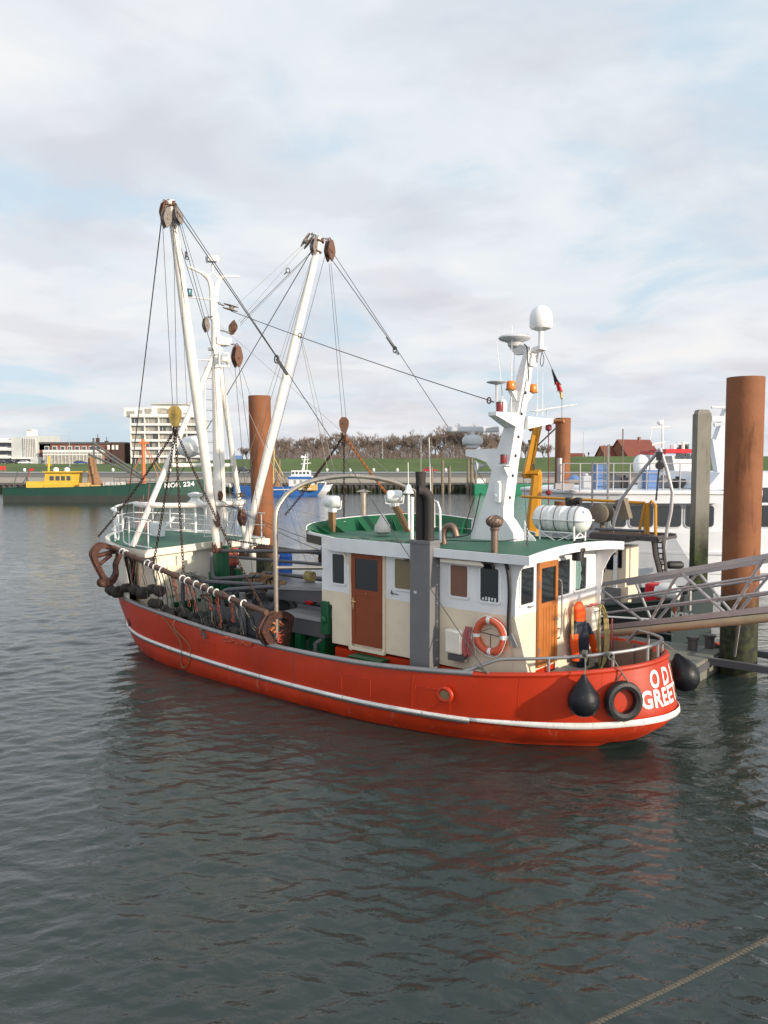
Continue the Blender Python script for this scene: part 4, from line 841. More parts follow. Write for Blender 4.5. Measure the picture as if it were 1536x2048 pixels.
for p,d,m,s in ((PT+V(.05,-.16,-.5),(0,-.1,-1),'block_grey',.27),(PT+V(.16,.12,-.42),(.2,.2,-1),'block_grey',.24),(PT+V(-.1,-.10,-.30),(0,0,-1),'block_brown',.26),
    (SP+V(-.32,-.25,-.10),(-.5,-.3,-.8),'block_grey',.26),(SP+V(-.05,-.2,-.30),(0,-.1,-1),'block_grey',.27),(SP+V(.28,.14,-.42),(0,.0,-1),'block_brown',.34),
    (Bp(412,650,'x',X+.1),(.1,.0,-1),'block_grey',.22),(Bp(461,615,'x',X+.3),(.5,.8,-.2),'block_grey',.24),(Bp(466,655,'x',X+.2),(-.2,.5,.8),'block_brown',.25),(Bp(474,713,'x',X+.3),(0,0,-1),'block_brown',.34),
    (Bp(430,1037,'y',-.6),(.1,.1,-1),'block_brown',.28),(Bp(484,1035,'y',.5),(.1,0,-1),'block_brown',.28),(Bp(441,991,'y',-.2),(0,0,1),'block_brown',.15),(Bp(482,990,'y',.6),(1,0,.2),'block_brown',.20),(Bp(641,1118,'y',-.4),(0,0,-1),'block_brown',.13)):
    block(p,d,m,s*.82)
    s_=s*.82; e_=p-Vector(d).normalized()*s_*1.2; tgt=min((PT,SP,V(-5.82,e_.y*.0,e_.z+.12)),key=lambda q:(q-e_).length)
    mb=MB(); chain(mb,[e_,lerp(e_,tgt,.9)],.08,.012,.6); bpart('block_shackle',mb,'steel_dark')
def wire(a,b,r=.008,m='wire',sag=0,n=8):
    mb=MB(); mb.tube(sagline(a,b,sag,n) if sag else [Vector(a),Vector(b)],r,5); return bpart('rigging_wire',mb,m)
def shackle(p,d,s=.07):
    mb=MB(); a,b=basis(Vector(d)); mb.torus(p,a,s,.016,12,6,sx=1.3); mb.torus(p+Vector(d).normalized()*s*1.8,b,s*.7,.014,10,5,sx=1.4); bpart('shackle',mb,'steel_dark')
bow=V(-10.3,-.45,3.35); bowS=V(-10.3,.45,3.35)
wire(PT+V(-.2,-.1,-.3),bow,.016); wire(SP+V(-.2,-.1,-.3),bowS,.014)
PR=V(5.45,-2.33,1.56); SR=V(5.3,2.33,1.52)
wire(PT+V(.15,.05,-.1),PR,.010); wire(SP+V(.15,.05,-.1),SR,.010)
k=lerp(PT,PR,.40); shackle(k,PR-PT); 
mb=MB(); mb.tube([PT+V(.2,.05,-.3),k+V(.02,.03,0)],.013,5); mb.tube([k,lerp(PT,PR,.435)],.028,6); bpart('rigging_wire',mb,'wire')
k=lerp(SP,SR,.335); shackle(k,SR-SP)
mb=MB(); mb.tube([SP+V(.25,.05,-.5),k+V(.02,.03,0)],.012,5); mb.tube([k,lerp(SP,SR,.30)],.026,6); bpart('rigging_wire',mb,'wire')
JS=Bp(462,622,'x',X+.3); JE=Bp(983,802,'y',-.3); k=Bp(645,699,'x',-2.9); k=lerp(JS,JE,.33)
wire(JS,JE,.011,sag=.06); shackle(Bp(978,801,'y',-.3),JE-JS,.05)
mb=MB(); mb.torus(k+V(0,0,-.02),(0,1,0),.07,.014,12,5); bpart('shackle',mb,'steel_dark')
hk=Bp(668,1000,'y',0.4)
wire(k,hk,.007,'wire_light'); wire(k+V(.05,0,0),hk+V(.15,.05,.25),.007,'wire_light')
# halyards from the mast to the boom heads
m1=Bp(470,600,'x',X+.2); m2=Bp(475,645,'x',X+.2); m3_=Bp(410,640,'x',X+.1)
wire(SP+V(-.35,-.3,-.15),JS+V(0,.1,.1),.006,'wire_light'); wire(SP+V(-.3,-.3,-.2),m2,.006,'wire_light'); wire(SP+V(-.1,-.2,-.4),m2+V(0,.1,0),.009); wire(SP+V(-.12,-.2,-.45),m2+V(.05,.05,-.1),.006)
shackle(lerp(SP,m2,.39),m2-SP,.06)
wire(PT+V(.2,.1,-.5),m3_,.009); wire(PT+V(.25,.15,-.6),m3_+V(.1,.1,0),.006); wire(PT+V(.12,0,-.6),V(-5.75,-.1,8.9),.009); shackle(lerp(PT,m3_,.42),m3_-PT,.06)
# falls running down the booms and to the winch
wire(PT+V(.08,-.06,-.2),PH+V(.2,-.05,.5),.008); wire(SP+V(.15,.05,-.6),SH+V(.25,.1,.6),.008)
W1=V(-4.3,.1,1.9)
wire(Bp(470,735,'x',X+.3),W1,.008); wire(Bp(478,735,'x',X+.3),W1+V(.3,.3,0),.008); wire(Bp(482,735,'x',X+.3),V(-2.6,.9,2.2),.006)
wire(SP+V(-.15,-.2,-.6),V(-5.1,-.35,3.6),.007); wire(SP+V(-.10,-.2,-.6),V(-5.0,-.25,3.4),.007)
wire(V(-5.8,-.1,9.6),V(-3.1,1.6,2.6),.006,'wire_light'); wire(V(-5.8,.1,9.9),V(1.3,1.9,4.2),.006,'wire_light')
wire(V(-5.6,-.2,4.6),V(-.9,-.4,3.55),.009,sag=.1); wire(V(-5.2,.0,4.4),V(.3,-1.0,3.3),.009,sag=.1); wire(V(-5.4,.2,4.8),V(-.4,1.4,3.7),.006,'wire_light')
wire(V(-5.75,-.15,8.9),V(-5.3,-.15,3.2),.006); wire(V(-5.65,.12,8.9),V(-5.3,.25,3.2),.006); wire(V(-5.7,.0,8.9),V(-5.2,.1,3.4),.005,'wire_light')
wire(V(-5.8,-.1,8.7),V(-8.9,-.9,3.3),.007); wire(V(-10.0,-.4,4.0),V(-8.2,-1.8,3.3),.007)
for dx,c_ in ((0,'rope_pink'),(.45,'rope_pink'),(.15,'wire_light')): wire(V(-6.9+dx,-2.0,4.6+dx),V(-7.0+dx,-2.35,1.9),.006,c_)
# stainless gallows arch ahead of the wheelhouse
XG=-.62
mb=MB(); pts=[V(XG,-2.35,1.35),V(XG,-2.35,3.0),V(XG,-2.35,4.35),Bp(563,1003,'x',XG),Bp(585,980,'x',XG),Bp(625,962,'x',XG),Bp(700,952,'x',XG),Bp(770,960,'x',XG),Bp(815,977,'x',XG),Bp(832,996,'x',XG)]
e=pts[-1]; pts+=[V(XG,e.y+.02,3.0),V(XG,e.y+.02,1.4)]
mb.tube(cr(pts,5),.062,12); bpart('gallows_arch',mb,'stainless')
mb=MB(); mb.torus(Bp(645,964,'x',XG),(0,1,0),.09,.012,12,5); bpart('ring_bolt',mb,'stainless')
# ---------------------------------------------------------------- deck machinery
def pipe(pts,r=.05,m='galv_grey',n=9,name='deck_pipe'): mb=MB(); mb.tube(pts,r,n); return bpart(name,mb,m)
def corner(a,b,c,k=.18):
    a,b,c=Vector(a),Vector(b),Vector(c); u=(a-b).normalized(); v=(c-b).normalized(); return [a]+[tuple(x) for x in cr([b+u*k,b+u*k*.3+v*k*.3*.6,b+v*k],3)]+[c]
pipe([V(-5.2,-.35,3.05),V(.2,-.9,3.45)],.055,'galv_grey'); pipe([V(-5.1,-.1,2.85),V(.3,-.6,3.05)],.045,'galv_grey'); pipe([V(-4.6,.4,3.1),V(.2,-.2,3.3)],.05,'rust_shoe')
pipe([V(XG,-2.3,3.12),V(.4,-1.7,3.15)],.05,'stainless')
pipe(corner((-5.15,-.8,3.05),(-5.1,-.8,2.25),(-3.2,-.6,2.5)),.06); pipe(corner((-5.6,-1.5,.9),(-5.6,-1.5,2.25),(-2.6,-1.0,2.35)),.06)
pipe(corner((-3.55,-1.7,.8),(-3.5,-1.7,2.2),(-1.9,-1.1,2.4)),.06); pipe([V(-4.4,-.2,2.1),V(-2.6,-1.2,2.2)],.05)
pipe([V(-3.2,.5,2.4),V(-.2,1.2,2.25)],.055); pipe([V(-2.6,-.2,2.15),V(-.4,1.0,2.4)],.045); pipe([V(-4.8,.9,2.3),V(-2.9,1.7,2.2)],.05)
pipe([V(-2.45,-1.85,.7),V(-2.5,-1.85,2.25)],.085,'casing_grey'); pipe([V(-3.0,-1.7,.7),V(-3.05,-1.7,2.1)],.05)
# winch
mb=MB(); mb.lathe(V(-4.2,-.55,1.55),(1,.15,0),[(.42,0),(.42,.05),(.2,.06),(.2,.75),(.42,.76),(.42,.82),(.2,.83),(.2,1.5),(.4,1.51),(.4,1.57)],22); wn=bpart('winch',mb,'galv_grey')
mb=MB(); mb.bb(-4.4,-2.5,-.8,-.1,.7,1.25); mb.bb(-4.45,-4.2,-.85,.0,1.2,2.0); bpart('winch_bed',mb,'galv_grey',parent=wn,bevel=.02)
mb=MB(); mb.tube([V(-3.2,-.3,1.95),V(-2.2,-.1,1.98)],.13,14); bpart('winch_motor',mb,'casing_grey',parent=wn)
mb=MB()
for i in range(5): mb.torus(V(-2.2+.06*i,.25,2.5),(1,.1,0),.13,.02,16,6)
bpart('hose_coil',mb,'rope_yellow')
mb=MB(); rr=random.Random(5)
for i in range(9):
    a=V(-2.6+rr.uniform(-.5,.6),-.9+rr.uniform(-.4,.5),2.3+rr.uniform(-.2,.3)); b=a+V(rr.uniform(-.3,.5),rr.uniform(-.3,.3),rr.uniform(-.9,-.4)); mb.tube(cr([a,lerp(a,b,.3)+V(-.25,-.05,.1),lerp(a,b,.7)+V(-.25,0,0),b],4),.02,6)
bpart('hydraulic_hose',mb,'rubber')
mb=MB(); rr=random.Random(8); 
for i in range(10): mb.tube(cr([V(-5.5+rr.uniform(-.3,.7),-1.4+rr.uniform(-.2,.3),2.3+rr.uniform(-.1,.2)) for _ in range(5)],4),.013,5)
bpart('rope_tangle',mb,'rope_grey',label='loose rope hanked on the forward pipe frame')
# sorting hood, chute boxes, trays
def hood(x0,x1,y0,y1,zb_,zt1,zt2,nm,m,mlid):
    mb=MB(); mb.mi(0); mb.add([V(x0,y0,zb_),V(x1,y0,zb_),V(x1,y1,zb_),V(x0,y1,zb_),V(x0,y0,zt1),V(x1,y0,zt2),V(x1,y1,zt2),V(x0,y1,zt1)],[(0,1,5,4),(1,2,6,5),(2,3,7,6),(3,0,4,7),(0,3,2,1)])
    mb.mi(1).add([V(x0-.04,y0-.04,zt1),V(x1+.04,y0-.04,zt2),V(x1+.04,y1+.04,zt2),V(x0-.04,y1+.04,zt1),V(x0-.02,y0+.06,zt1+.09),V(x1+.02,y0+.06,zt2+.09),V(x1+.02,y1-.05,zt2+.09),V(x0-.02,y1-.05,zt1+.09)],[(0,1,5,4),(1,2,6,5),(2,3,7,6),(3,0,4,7),(4,5,6,7),(0,3,2,1)])
    return bpart(nm,mb,[m,mlid],smooth=False,bevel=.012)
hood(-2.35,.15,-.75,.15,1.95,2.22,2.42,'sorting_hood','galv_grey','casing_grey')
hood(-1.25,.32,-1.62,-.95,1.38,1.78,1.78,'catch_box','galv_grey','casing_grey')
mb=MB(); mb.bb(-.75,-.55,-1.6,-1.4,.6,1.38); mb.bb(.1,.30,-1.6,-1.0,.6,1.38); mb.bb(-1.2,-1.05,-1.5,-1.0,.6,1.38); mb.bb(-.5,.1,-1.35,-1.2,.95,1.30); bpart('box_stand',mb,'gloss_green',smooth=False)
mb=MB(); mb.bb(-1.3,.3,-.95,-.2,1.80,1.86); mb.bb(-1.3,.3,-.99,-.95,1.70,1.98); mb.bb(-1.3,-1.25,-.95,-.2,1.72,1.98); bpart('sorting_tray',mb,'galv_grey',smooth=False)
mb=MB(); mb.bb(-4.1,-1.7,-1.75,-1.68,.7,1.75); mb.box((-2.9,-1.77,1.42),(2.4,.02,.03)); mb.box((-2.9,-1.77,1.15),(2.4,.02,.03)); mb.bb(-2.3,-1.3,-1.6,-1.0,1.0,1.5); bpart('pound_board',mb,'galv_grey',smooth=False)
mb=MB(); mb.bb(-5.4,-3.4,.6,1.8,.7,2.1); mb.bb(-2.9,-.8,.8,1.9,.7,1.9); bpart('deck_locker',mb,'casing_grey',bevel=.03)
mb=MB(); mb.bb(-2.2,-1.2,.9,1.2,2.0,2.25); bpart('fish_box',mb,'canvas',bevel=.02)
mb=MB(); mb.bb(5.9,7.1,-1.2,.1,1.22,1.30); mb.bb(5.95,7.05,-1.15,.05,.9,1.22); bpart('aft_hatch',mb,'casing_grey',bevel=.015)
mb=MB(); mb.tube([V(.42,-2.05,.6),V(.42,-2.05,1.35)],.05,8); mb.tube([V(.42,-2.05,1.35),V(.42,-1.85,1.4)],.05,8); bpart('bollard',mb,'galv_grey')
# ---------------------------------------------------------------- stern rail pipe
mb=MB(); idx=[i for i in range(NH) if HS[i][0]>5.45]
P_=[rail(i,-1,.30,.12) for i in idx]+[rail(i,1,.30,.12) for i in idx[-2:8:-1]]
st=[rail(idx[0]-3,-1,.05,.03),rail(idx[0]-2,-1,.12,.06),rail(idx[0],-1,.27,.10)]
end=P_[-1]; mb.tube(cr(st+P_[1:-1:3]+[end,end+V(-.25,.02,-.3)],3),.036,9)
sr=bpart('stern_rail',mb,'galv')
for j,(i,sd) in enumerate(((idx[6],-1),(idx[15],-1),(idx[24],-1),(idx[-1],-1),(idx[-12],1),(idx[-20],1))):
    p=rail(i,sd,0,.10); mb=MB(); mb.tube([p,p+V(0,0,.3)],.03,8); bpart('rail_post',mb,'galv',parent=sr)
for i in (NH-15,NH-32): 
    p=rail(i,1,.0,.16); mb=MB(); mb.prism([p+V(0,0,0),p+V(0,-.14,0),p+V(0,-.02,.18)],(.05,0,0)); bpart('rail_bracket',mb,'hull_red')
mat('rope_brown',(.22,.15,.07),.9,dirt=(.12,.08,.04),damt=.5,dscale=10)
# ================================================================ THINGS ON AND AROUND THE BOAT
def bthing(n,l,c,b,g=None): return thing(n,l,c,b,FB,g)
def bsolo(n,mb,m,l,c,b,g=None,**k): return solo(n,mb,m,l,c,b,FB,g,**k)
# --- beam trawl on the port side
BL=V(-7.25,-2.72,3.20); BR=V(-.50,-2.78,2.10); bd=(BR-BL).normalized()
tr=bthing('beam_trawl','rusty beam trawl slung along the port rail with a curved shoe at each end','trawl beam',(BL+BR)/2)
mb=MB(); pts=[lerp(BL,BR,i/20)-V(0,0,.05*math.sin(math.pi*i/20)) for i in range(21)]; mb.tube(pts,.072,14)
for t in (.16,.30,.45,.63,.75): mb.tube([lerp(BL,BR,t-.012)-V(0,0,.05*math.sin(math.pi*t)),lerp(BL,BR,t+.014)-V(0,0,.05*math.sin(math.pi*t))],.092,12)
part('beam',mb,'rust_pipe',tr)
cx=[300,325,480,510,540,585,715,745,800,845,885,920,1010,1075]
for i,x in enumerate(cx):
    t=(x-235)/960.; p=lerp(BL,BR,t)-V(0,0,.05*math.sin(math.pi*t)); mb=MB(); mb.torus(p,bd+V(0,random.uniform(-.12,.12),random.uniform(-.15,.15)),.088,.018,18,6); part('collar',mb,'plastic_white',tr)
    if i not in (0,): 
        mb=MB(); q=p+V(.05,.12,-.1); e=V(p.x+.12,-2.45,max(1.25,p.z-1.0-.1*(i%3))); mb.tube(cr([p+V(0,0,-.08),q,lerp(q,e,.5)+V(.06,0,0),e],4),.014,5); part('tie_cord',mb,'net_black',tr)
mb=MB(); rr=random.Random(11)
for t in (.42,.50,.545,.645,.70,.78):
    p=lerp(BL,BR,t)+V(0,.05,-.1); e=p+V(.05,.1,-.55-.35*rr.random())
    mb=MB()
    for k in range(3): mb.tube(wiggle(p+V(.03*k,0,0),e+V(.02*k,.02,0),.04,11,rr.random()),.010,5)
    part('net_twine',mb,'twine_dull',tr)
mb=MB()
for t in (.1,.2,.28,.36,.40,.55,.66,.81,.86):
    mb=MB(); p=lerp(BL,BR,t)+V(0,.05,-.08); e=V(p.x+rr.uniform(-.2,.3),-2.5,max(1.35,p.z-1.1)); mb.tube(wiggle(p,e,.04,8,rr.random()),.011,5); mb.tube(wiggle(p,e+V(.12,0,0),.03,8,rr.random()),.008,5); part('tie_cord',mb,'rope_grey',tr)
def shoe(px,xp,th,inner,lab,m='rust_shoe'):
    o=[Bp(a,b,'x',xp) for a,b in px]; o=[Vector(p) for p in cr([tuple(p) for p in o],3,True)]
    c=sum(o,V(0,0,0))/len(o); c=Vector(c)+inner[2]; I=[c+(V(p.x,(p.y-c.y)*inner[0]+c.y,(p.z-c.z)*inner[1]+c.z)-c) for p in o]
    e=V(th,0,0); mb=MB(); mb.sheet([o,[p+e for p in o],[p+e for p in I],I,o],closed=True)
    rim=[p+e*.5 for p in o]; mb.tube(rim,.03,6,closed=True)
    s=part('shoe',mb,m,tr,label=lab); return s,c,o
s,c,o=shoe([(519,1240),(530,1226),(552,1221),(573,1229),(571,1252),(563,1290),(556,1318),(545,1312),(526,1290),(511,1262)],-.74,.26,(.62,.60,V(0,.02,.12)),'shoe of the beam nearest the wheelhouse, holding frayed rope')
mb=MB(); rr=random.Random(4)
for i in range(9): a=c+V(.10+rr.uniform(-.05,.1),rr.uniform(-.14,.14),rr.uniform(-.12,.16)); mb.box(a,(.07,.16,.04),rot=Matrix.Rotation(rr.uniform(0,3),3,'X')@Matrix.Rotation(rr.uniform(0,1),3,'Z'))
part('shackle_pile',mb,'rust_orange',s,smooth=False)
mb=MB()
for i in range(9): a=c+V(.2,.10+rr.uniform(-.08,.05),-.12-.03*i); mb.tube(wiggle(a+V(0,-.09,0),a+V(0,.09,rr.uniform(-.05,.05)),.025,6,i),.012,5)
part('frayed_rope',mb,'rope_orange',s)
s,c,o=shoe([(178,1112),(182,1097),(194,1086),(215,1090),(236,1098),(240,1108),(231,1130),(232,1150),(222,1168),(210,1170),(196,1150)],-7.35,.16,(.66,.72,V(0,0,.03)),'curved shoe at the bow end of the beam')
mb=MB(); mb.tube([Bp(194,1112,'x',-7.3),Bp(232,1102,'x',-7.3)],.07,8); mb.tube([Bp(200,1128,'x',-7.3),Bp(222,1110,'x',-7.3)],.06,8); part('shoe_brace',mb,'rust_shoe',s)
mb=MB(); mb.lathe(Bp(205,1165,'x',-7.3)+V(-.12,0,0),(1,0,0),[(.11,0),(.14,.03),(.14,.2),(.11,.23)],14); part('shoe_roller',mb,'rust_shoe',s)
mat('bobbin_rubber',(.030,.024,.021),.75,dirt=(.09,.07,.055),damt=.45,dscale=7,bump=.6,bscale=20)
# rope with bobbins over the bow rail
bo=bthing('bobbin_rope','string of black rubber bobbins lying over the bow rail','bobbin rope',Bp(250,1190,'y',-2.2))
pr=[(214,1166,-2.45),(222,1180,-2.4),(235,1184,-2.4),(252,1176,-2.42),(270,1180,-2.46),(287,1186,-2.5),(305,1178,-2.5),(319,1182,-2.55)]
ctr=[Bp(a,b,'y',y) for a,b,y in pr]
for i,p in enumerate(ctr):
    d=(ctr[min(i+1,7)]-ctr[max(i-1,0)]).normalized(); r_=.14+.02*(i%3); mb=MB(); mb.lathe(p-d*.14,d,[(.04,-.01),(r_*.8,0),(r_,.04),(r_*.97,.13),(r_,.22),(r_*.8,.27),(.04,.28)],14); part('bobbin',mb,'bobbin_rubber',bo)
mb=MB(); mb.tube(cr([tuple(p) for p in ctr],4),.02,6); part('core_rope',mb,'rope_grey',bo)
bo2=bthing('bobbin_rope','pile of black rubber bobbins on the foredeck inside the port rail','bobbin rope',V(-4.2,-2.2,1.3))
rr=random.Random(21)
for i in range(19):
    t=i/18; p=V(-5.8+3.9*t,-2.28+rr.uniform(-.14,.12),1.60-.36*t+rr.uniform(-.1,.14)); d=V(1,rr.uniform(-.8,.8),rr.uniform(-.5,.5)).normalized(); r_=.135; mb=MB(); mb.lathe(p-d*.12,d,[(.04,-.01),(r_*.8,0),(r_,.04),(r_,.2),(r_*.8,.24),(.04,.25)],14); part('bobbin',mb,'bobbin_rubber',bo2)
# dark net heap
def heap(nm,c,s,m,lab,cat,seed,amp=.25,n=26):
    mb=MB(); rows=[]
    for i in range(n+1):
        th=math.pi/2*i/n; row=[]
        for j in range(n*2):
            ph=2*math.pi*j/(n*2); d=V(math.cos(ph)*math.sin(th),math.sin(ph)*math.sin(th),math.cos(th)); k=1+amp*noise.noise(d*2.2+V(seed,0,0))+amp*.5*noise.noise(d*6+V(seed,3,0)); row.append(c+V(d.x*s[0]*k,d.y*s[1]*k,max(-.02,d.z*s[2]*k)))
        rows.append(row)
    mb.sheet(rows,closed=True); return bsolo(nm,mb,m,lab,cat,c)
heap('fishing_net',V(-4.6,-1.75,.75),(1.2,.55,.62),'net_dark','heap of dark green fishing net on the foredeck under the beam','net',3,.5)
heap('fishing_net',V(-3.0,-2.1,.7),(.8,.35,.45),'net_black','small black bundle of net at the port rail amidships','net',9,.5)
heap('navy_tarp',V(-5.35,-1.75,1.1),(.35,.35,.32),'jacket_navy','crumpled navy blue cloth by the green forecastle step','cloth',5,.4,16)
mb=MB(); p=Bp(460,1283,'y',-2.7)
for k in range(7): mb.tube(wiggle(Bp(445,1282,'y',-2.72)+V(0,0,.02*k),Bp(503,1288,'y',-2.72)+V(0,0,.01*k-.03),.04,12,k),.012,5)
bsolo('rope_end',mb,'rope_orange','frayed orange rope tied on the port rail below the beam','rope',p)
mb=MB(); mb.tube(cr([rail(44,-1,.08,-.0),rail(44,-1,-.2,-.10),Bp(378,1290,'y',-2.66),Bp(379,1320,'y',-2.68),Bp(370,1336,'y',-2.66),Bp(361,1325,'y',-2.66),Bp(359,1280,'y',-2.7),rail(41,-1,.08,.0)],6),.012,7)
bsolo('hanging_rope',mb,'rope_brown','loop of brown rope hanging over the bow side of the hull','rope',rail(42,-1))
mb=MB(); rr=random.Random(2)
p=Bp(405,1265,'y',-2.7)
for k in range(5): mb.tube(wiggle(p+V(-.1,0,.12),p+V(.15,-.03,-.12),.06,7,k),.012,5)
bsolo('knotted_rope',mb,'rope_grey','small knot of grey rope on the port rail amidships','rope',p)
rr=random.Random(55)
for k_ in range(20):
    x0_=rr.uniform(-5.2,-.9); y0_=rr.uniform(-2.2,-.4); z0_=rr.uniform(.9,1.9); mb=MB()
    pts=[V(x0_,y0_,z0_)]
    for j in range(6): pts.append(pts[-1]+V(rr.uniform(-.3,.45),rr.uniform(-.25,.25),rr.uniform(-.35,.25)))
    pts=[V(p.x,max(-2.4,p.y),max(.75,p.z)) for p in pts]; mb.tube(cr([tuple(p) for p in pts],5),.018 if k_%2 else .03,6)
    bpart('deck_hose',mb,('rubber','rope_dark','rust_pipe')[k_%3])
heap('fishing_net',V(-1.6,-2.2,.7),(.7,.3,.42),'net_dark','low dark green net heap on deck beside the shoe near the wheelhouse','net',14,.5,20)
heap('net_pile',V(-3.7,.1,2.0),(.55,.45,.4),'net_brown','brown net bundle piled on the winch behind the port beam','net',24,.6,20)
# --- chain bridles
cb=bthing('chain_bridle','yellow pulley block with rusty chains spreading down to the port beam','chain hoist',Bp(350,835,'y',-2.75))
pb=Bp(350,832,'y',-2.75)
def bigblock(p,m,s,par):
    mb=MB(); 
    out=[(-.30,1.0),(.30,1.0),(.62,.55),(.60,-.1),(.30,-.95),(.16,-1.1),(-.16,-1.1),(-.30,-.95),(-.60,-.1),(-.62,.55)]
    for o in (-.16,.16): mb.prism([p+V(.77*a*s-.64*o*s*1.4,.64*a*s+.77*o*s*1.4,b*s) for a,b in out],V(-.64,.77,0)*(.06*s*(1 if o>0 else -1)))
    q_=V(-.64,.77,0); mb.lathe(p-q_*.2*s+V(0,0,.25*s),q_,[(.5*s,0),(.42*s,.1*s),(.42*s,.3*s),(.5*s,.4*s)],18); mb.lathe(p-q_*.42*s+V(0,0,.25*s),q_,[(.14*s,0),(.14*s,.84*s)],12)
    return part('hoist_block',mb,m,par)
bigblock(pb,'block_yellow',.26,cb)
hk=pb+V(0,0,-.36)
mb=MB(); mb.torus(hk,(0,1,0),.09,.03,14,7); part('hook',mb,'rust_chain',cb)
for e,lab in ((BL+V(-.75,-.05,.28),'bow'),(lerp(BL,BR,.30),''),(lerp(BL,BR,.5)+V(0,0.05,.05),''),(BR+V(-.1,0,.06),'')):
    mb=MB(); chain(mb,sagline(hk,e,.12,12),.105,.014,.62); part('chain',mb,'rust_chain',cb)
wire(PT+V(-.05,-.2,-.75),pb+V(-.1,0,.3),.008); wire(PT+V(.12,.0,-.6),pb+V(.1,0,.3),.008); wire(PT+V(.2,.1,-.6),pb+V(.12,.3,.3),.006)
cs=bthing('chain_bridle','rust brown pulley block with chains hanging above the starboard side behind the arch','chain hoist',Bp(688,848,'y',2.75))
ps=Bp(688,850,'y',2.75); bigblock(ps,'block_brown',.24,cs); hk=ps+V(0,0,-.3)
mb=MB(); mb.torus(hk,(0,1,0),.08,.025,14,7); part('hook',mb,'rust_chain',cs)
for e,m in ((Bp(570,1030,'y',2.6),'rust_chain'),(Bp(600,985,'y',3.0),'rust_chain'),(Bp(688,1040,'y',2.9),'rust_chain'),(Bp(795,1010,'y',2.9),'orange_chain'),(Bp(810,1030,'y',2.6),'orange_chain')):
    mb=MB(); chain(mb,sagline(hk,e,.10,12),.11,.014,.62); part('chain',mb,m,cs)
wire(SP+V(.25,.14,-.8),ps+V(-.08,0,.25),.007); wire(SP+V(.33,.14,-.8),ps+V(.08,0,.25),.007)
# --- blue barrel, buckets
c=Bp(569,1122,'y',1.7); br=bthing('blue_barrel','blue plastic barrel standing behind the steel arch','barrel',c+V(0,0,-.42))
mb=MB(); mb.lathe(c+V(0,0,-.42),(0,0,1),[(.20,0),(.24,.03),(.245,.25),(.25,.27),(.245,.29),(.245,.55),(.25,.57),(.24,.60),(.23,.78),(.2,.8)],22); part('drum',mb,'blue_plastic',br)
mb=MB(); nrm=V(math.cos(R(-95)),math.sin(R(-95)),0); text3d(mb,'7',.24,c+V(-.05,-.262,0)+V(0,0,.05),(1,0,0),(0,0,1),.012); part('number',mb,'plastic_white',br,smooth=False)
c=Bp(626,1205,'y',-.55); bk=bthing('brown_bucket','brown mesh bucket on the sorting tray next to the wheelhouse','bucket',c)
mb=MB(); mb.lathe(c,(0,0,1),[(.16,0),(.18,.33),(.20,.34),(.19,.35),(.17,.34),(.15,.02)],18); part('pail',mb,'rust_shoe',bk)
mb=MB(); mb.tube(cr([c+V(-.18,0,.33),c+V(-.1,-.1,.42),c+V(.1,-.1,.42),c+V(.18,0,.33)],4),.009,5); part('handle',mb,'steel_dark',bk)
c=Bp(620,1208,'y',-.85); mb=MB(); mb.lathe(c,(0,0,1),[(.10,0),(.14,.06),(.155,.065),(.13,.06),(.09,.015)],18); bsolo('red_bowl',mb,'red_plastic','small red plastic bowl on the grey sorting tray','bowl',c)
c=Bp(652,1190,'y',-1.0); mb=MB(); mb.lathe(c,(0,0,1),[(.09,0),(.12,.18),(.125,.19),(.1,.18)],14); 
wb=bthing('white_bucket','small white bucket of green plants against the wheelhouse corner','bucket',c); part('pail',mb,'plastic_white',wb)
mb=MB(); rr=random.Random(6)
for i in range(26): a=c+V(rr.uniform(-.1,.1),rr.uniform(-.1,.1),.17); mb.tube([a,a+V(rr.uniform(-.05,.05),rr.uniform(-.05,.05),rr.uniform(.06,.17))],[.012,.003],4)
mat('leaf_green',(.12,.28,.03),.7); part('leaves',mb,'leaf_green',wb)
# --- life ring, white box, pink ropes on the port wall
c=Bp(980,1272,'y',-1.86); lr=bthing('life_ring','orange life ring with white bands on the port wall of the wheelhouse','life ring',c)
mb=MB(); mb.torus(c,(0,-1,0),.325,.078,40,12); part('ring',mb,'ring_orange',lr)
for t in (1.62,.05,3.2,4.75): 
    mb=MB(); p=[c+V(math.cos(t+a)*.325,0,math.sin(t+a)*.325) for a in (-.12,-.04,.04,.12)]; mb.tube(p,.082,12); part('band',mb,'plastic_white',lr)
mb=MB(); rp=[c+V(math.cos(t)*(.41+.02*math.sin(4*t)),-.05,math.sin(t)*(.41+.02*math.sin(4*t))) for t in [2*math.pi*i/36 for i in range(36)]]; mb.tube(rp,.007,5,closed=True); part('grab_line',mb,'plastic_white',lr)
mb=MB(); mb.tube([c+V(-.3,.02,.05),c+V(.42,.02,.0)],.01,5); mb.tube([c+V(0,.02,.03),c+V(0,.02,-.35)],.01,5); mb.tube([c+V(.0,.06,-.35),c+V(0,-.09,-.35)],.01,5); part('bracket',mb,'steel_dark',lr)
a=Bp(888,1257,'y',-1.98); b=Bp(922,1312,'y',-1.98); c=(a+b)/2; wb=bthing('wall_box','white box fixed to the port wall left of the life ring','box',c)
mb=MB(); mb.bb(a.x,b.x,-1.98,-1.77,b.z,a.z); part('casing',mb,'cream_pale',wb,bevel=.05)
mb=MB(); mb.bb(a.x+.08,b.x+.05,-1.95,-1.80,b.z-.14,b.z-.005); part('grille',mb,'steel_dark',wb,smooth=False)
mb=MB(); rr=random.Random(13); a=Bp(936,1258,'y',-1.9)
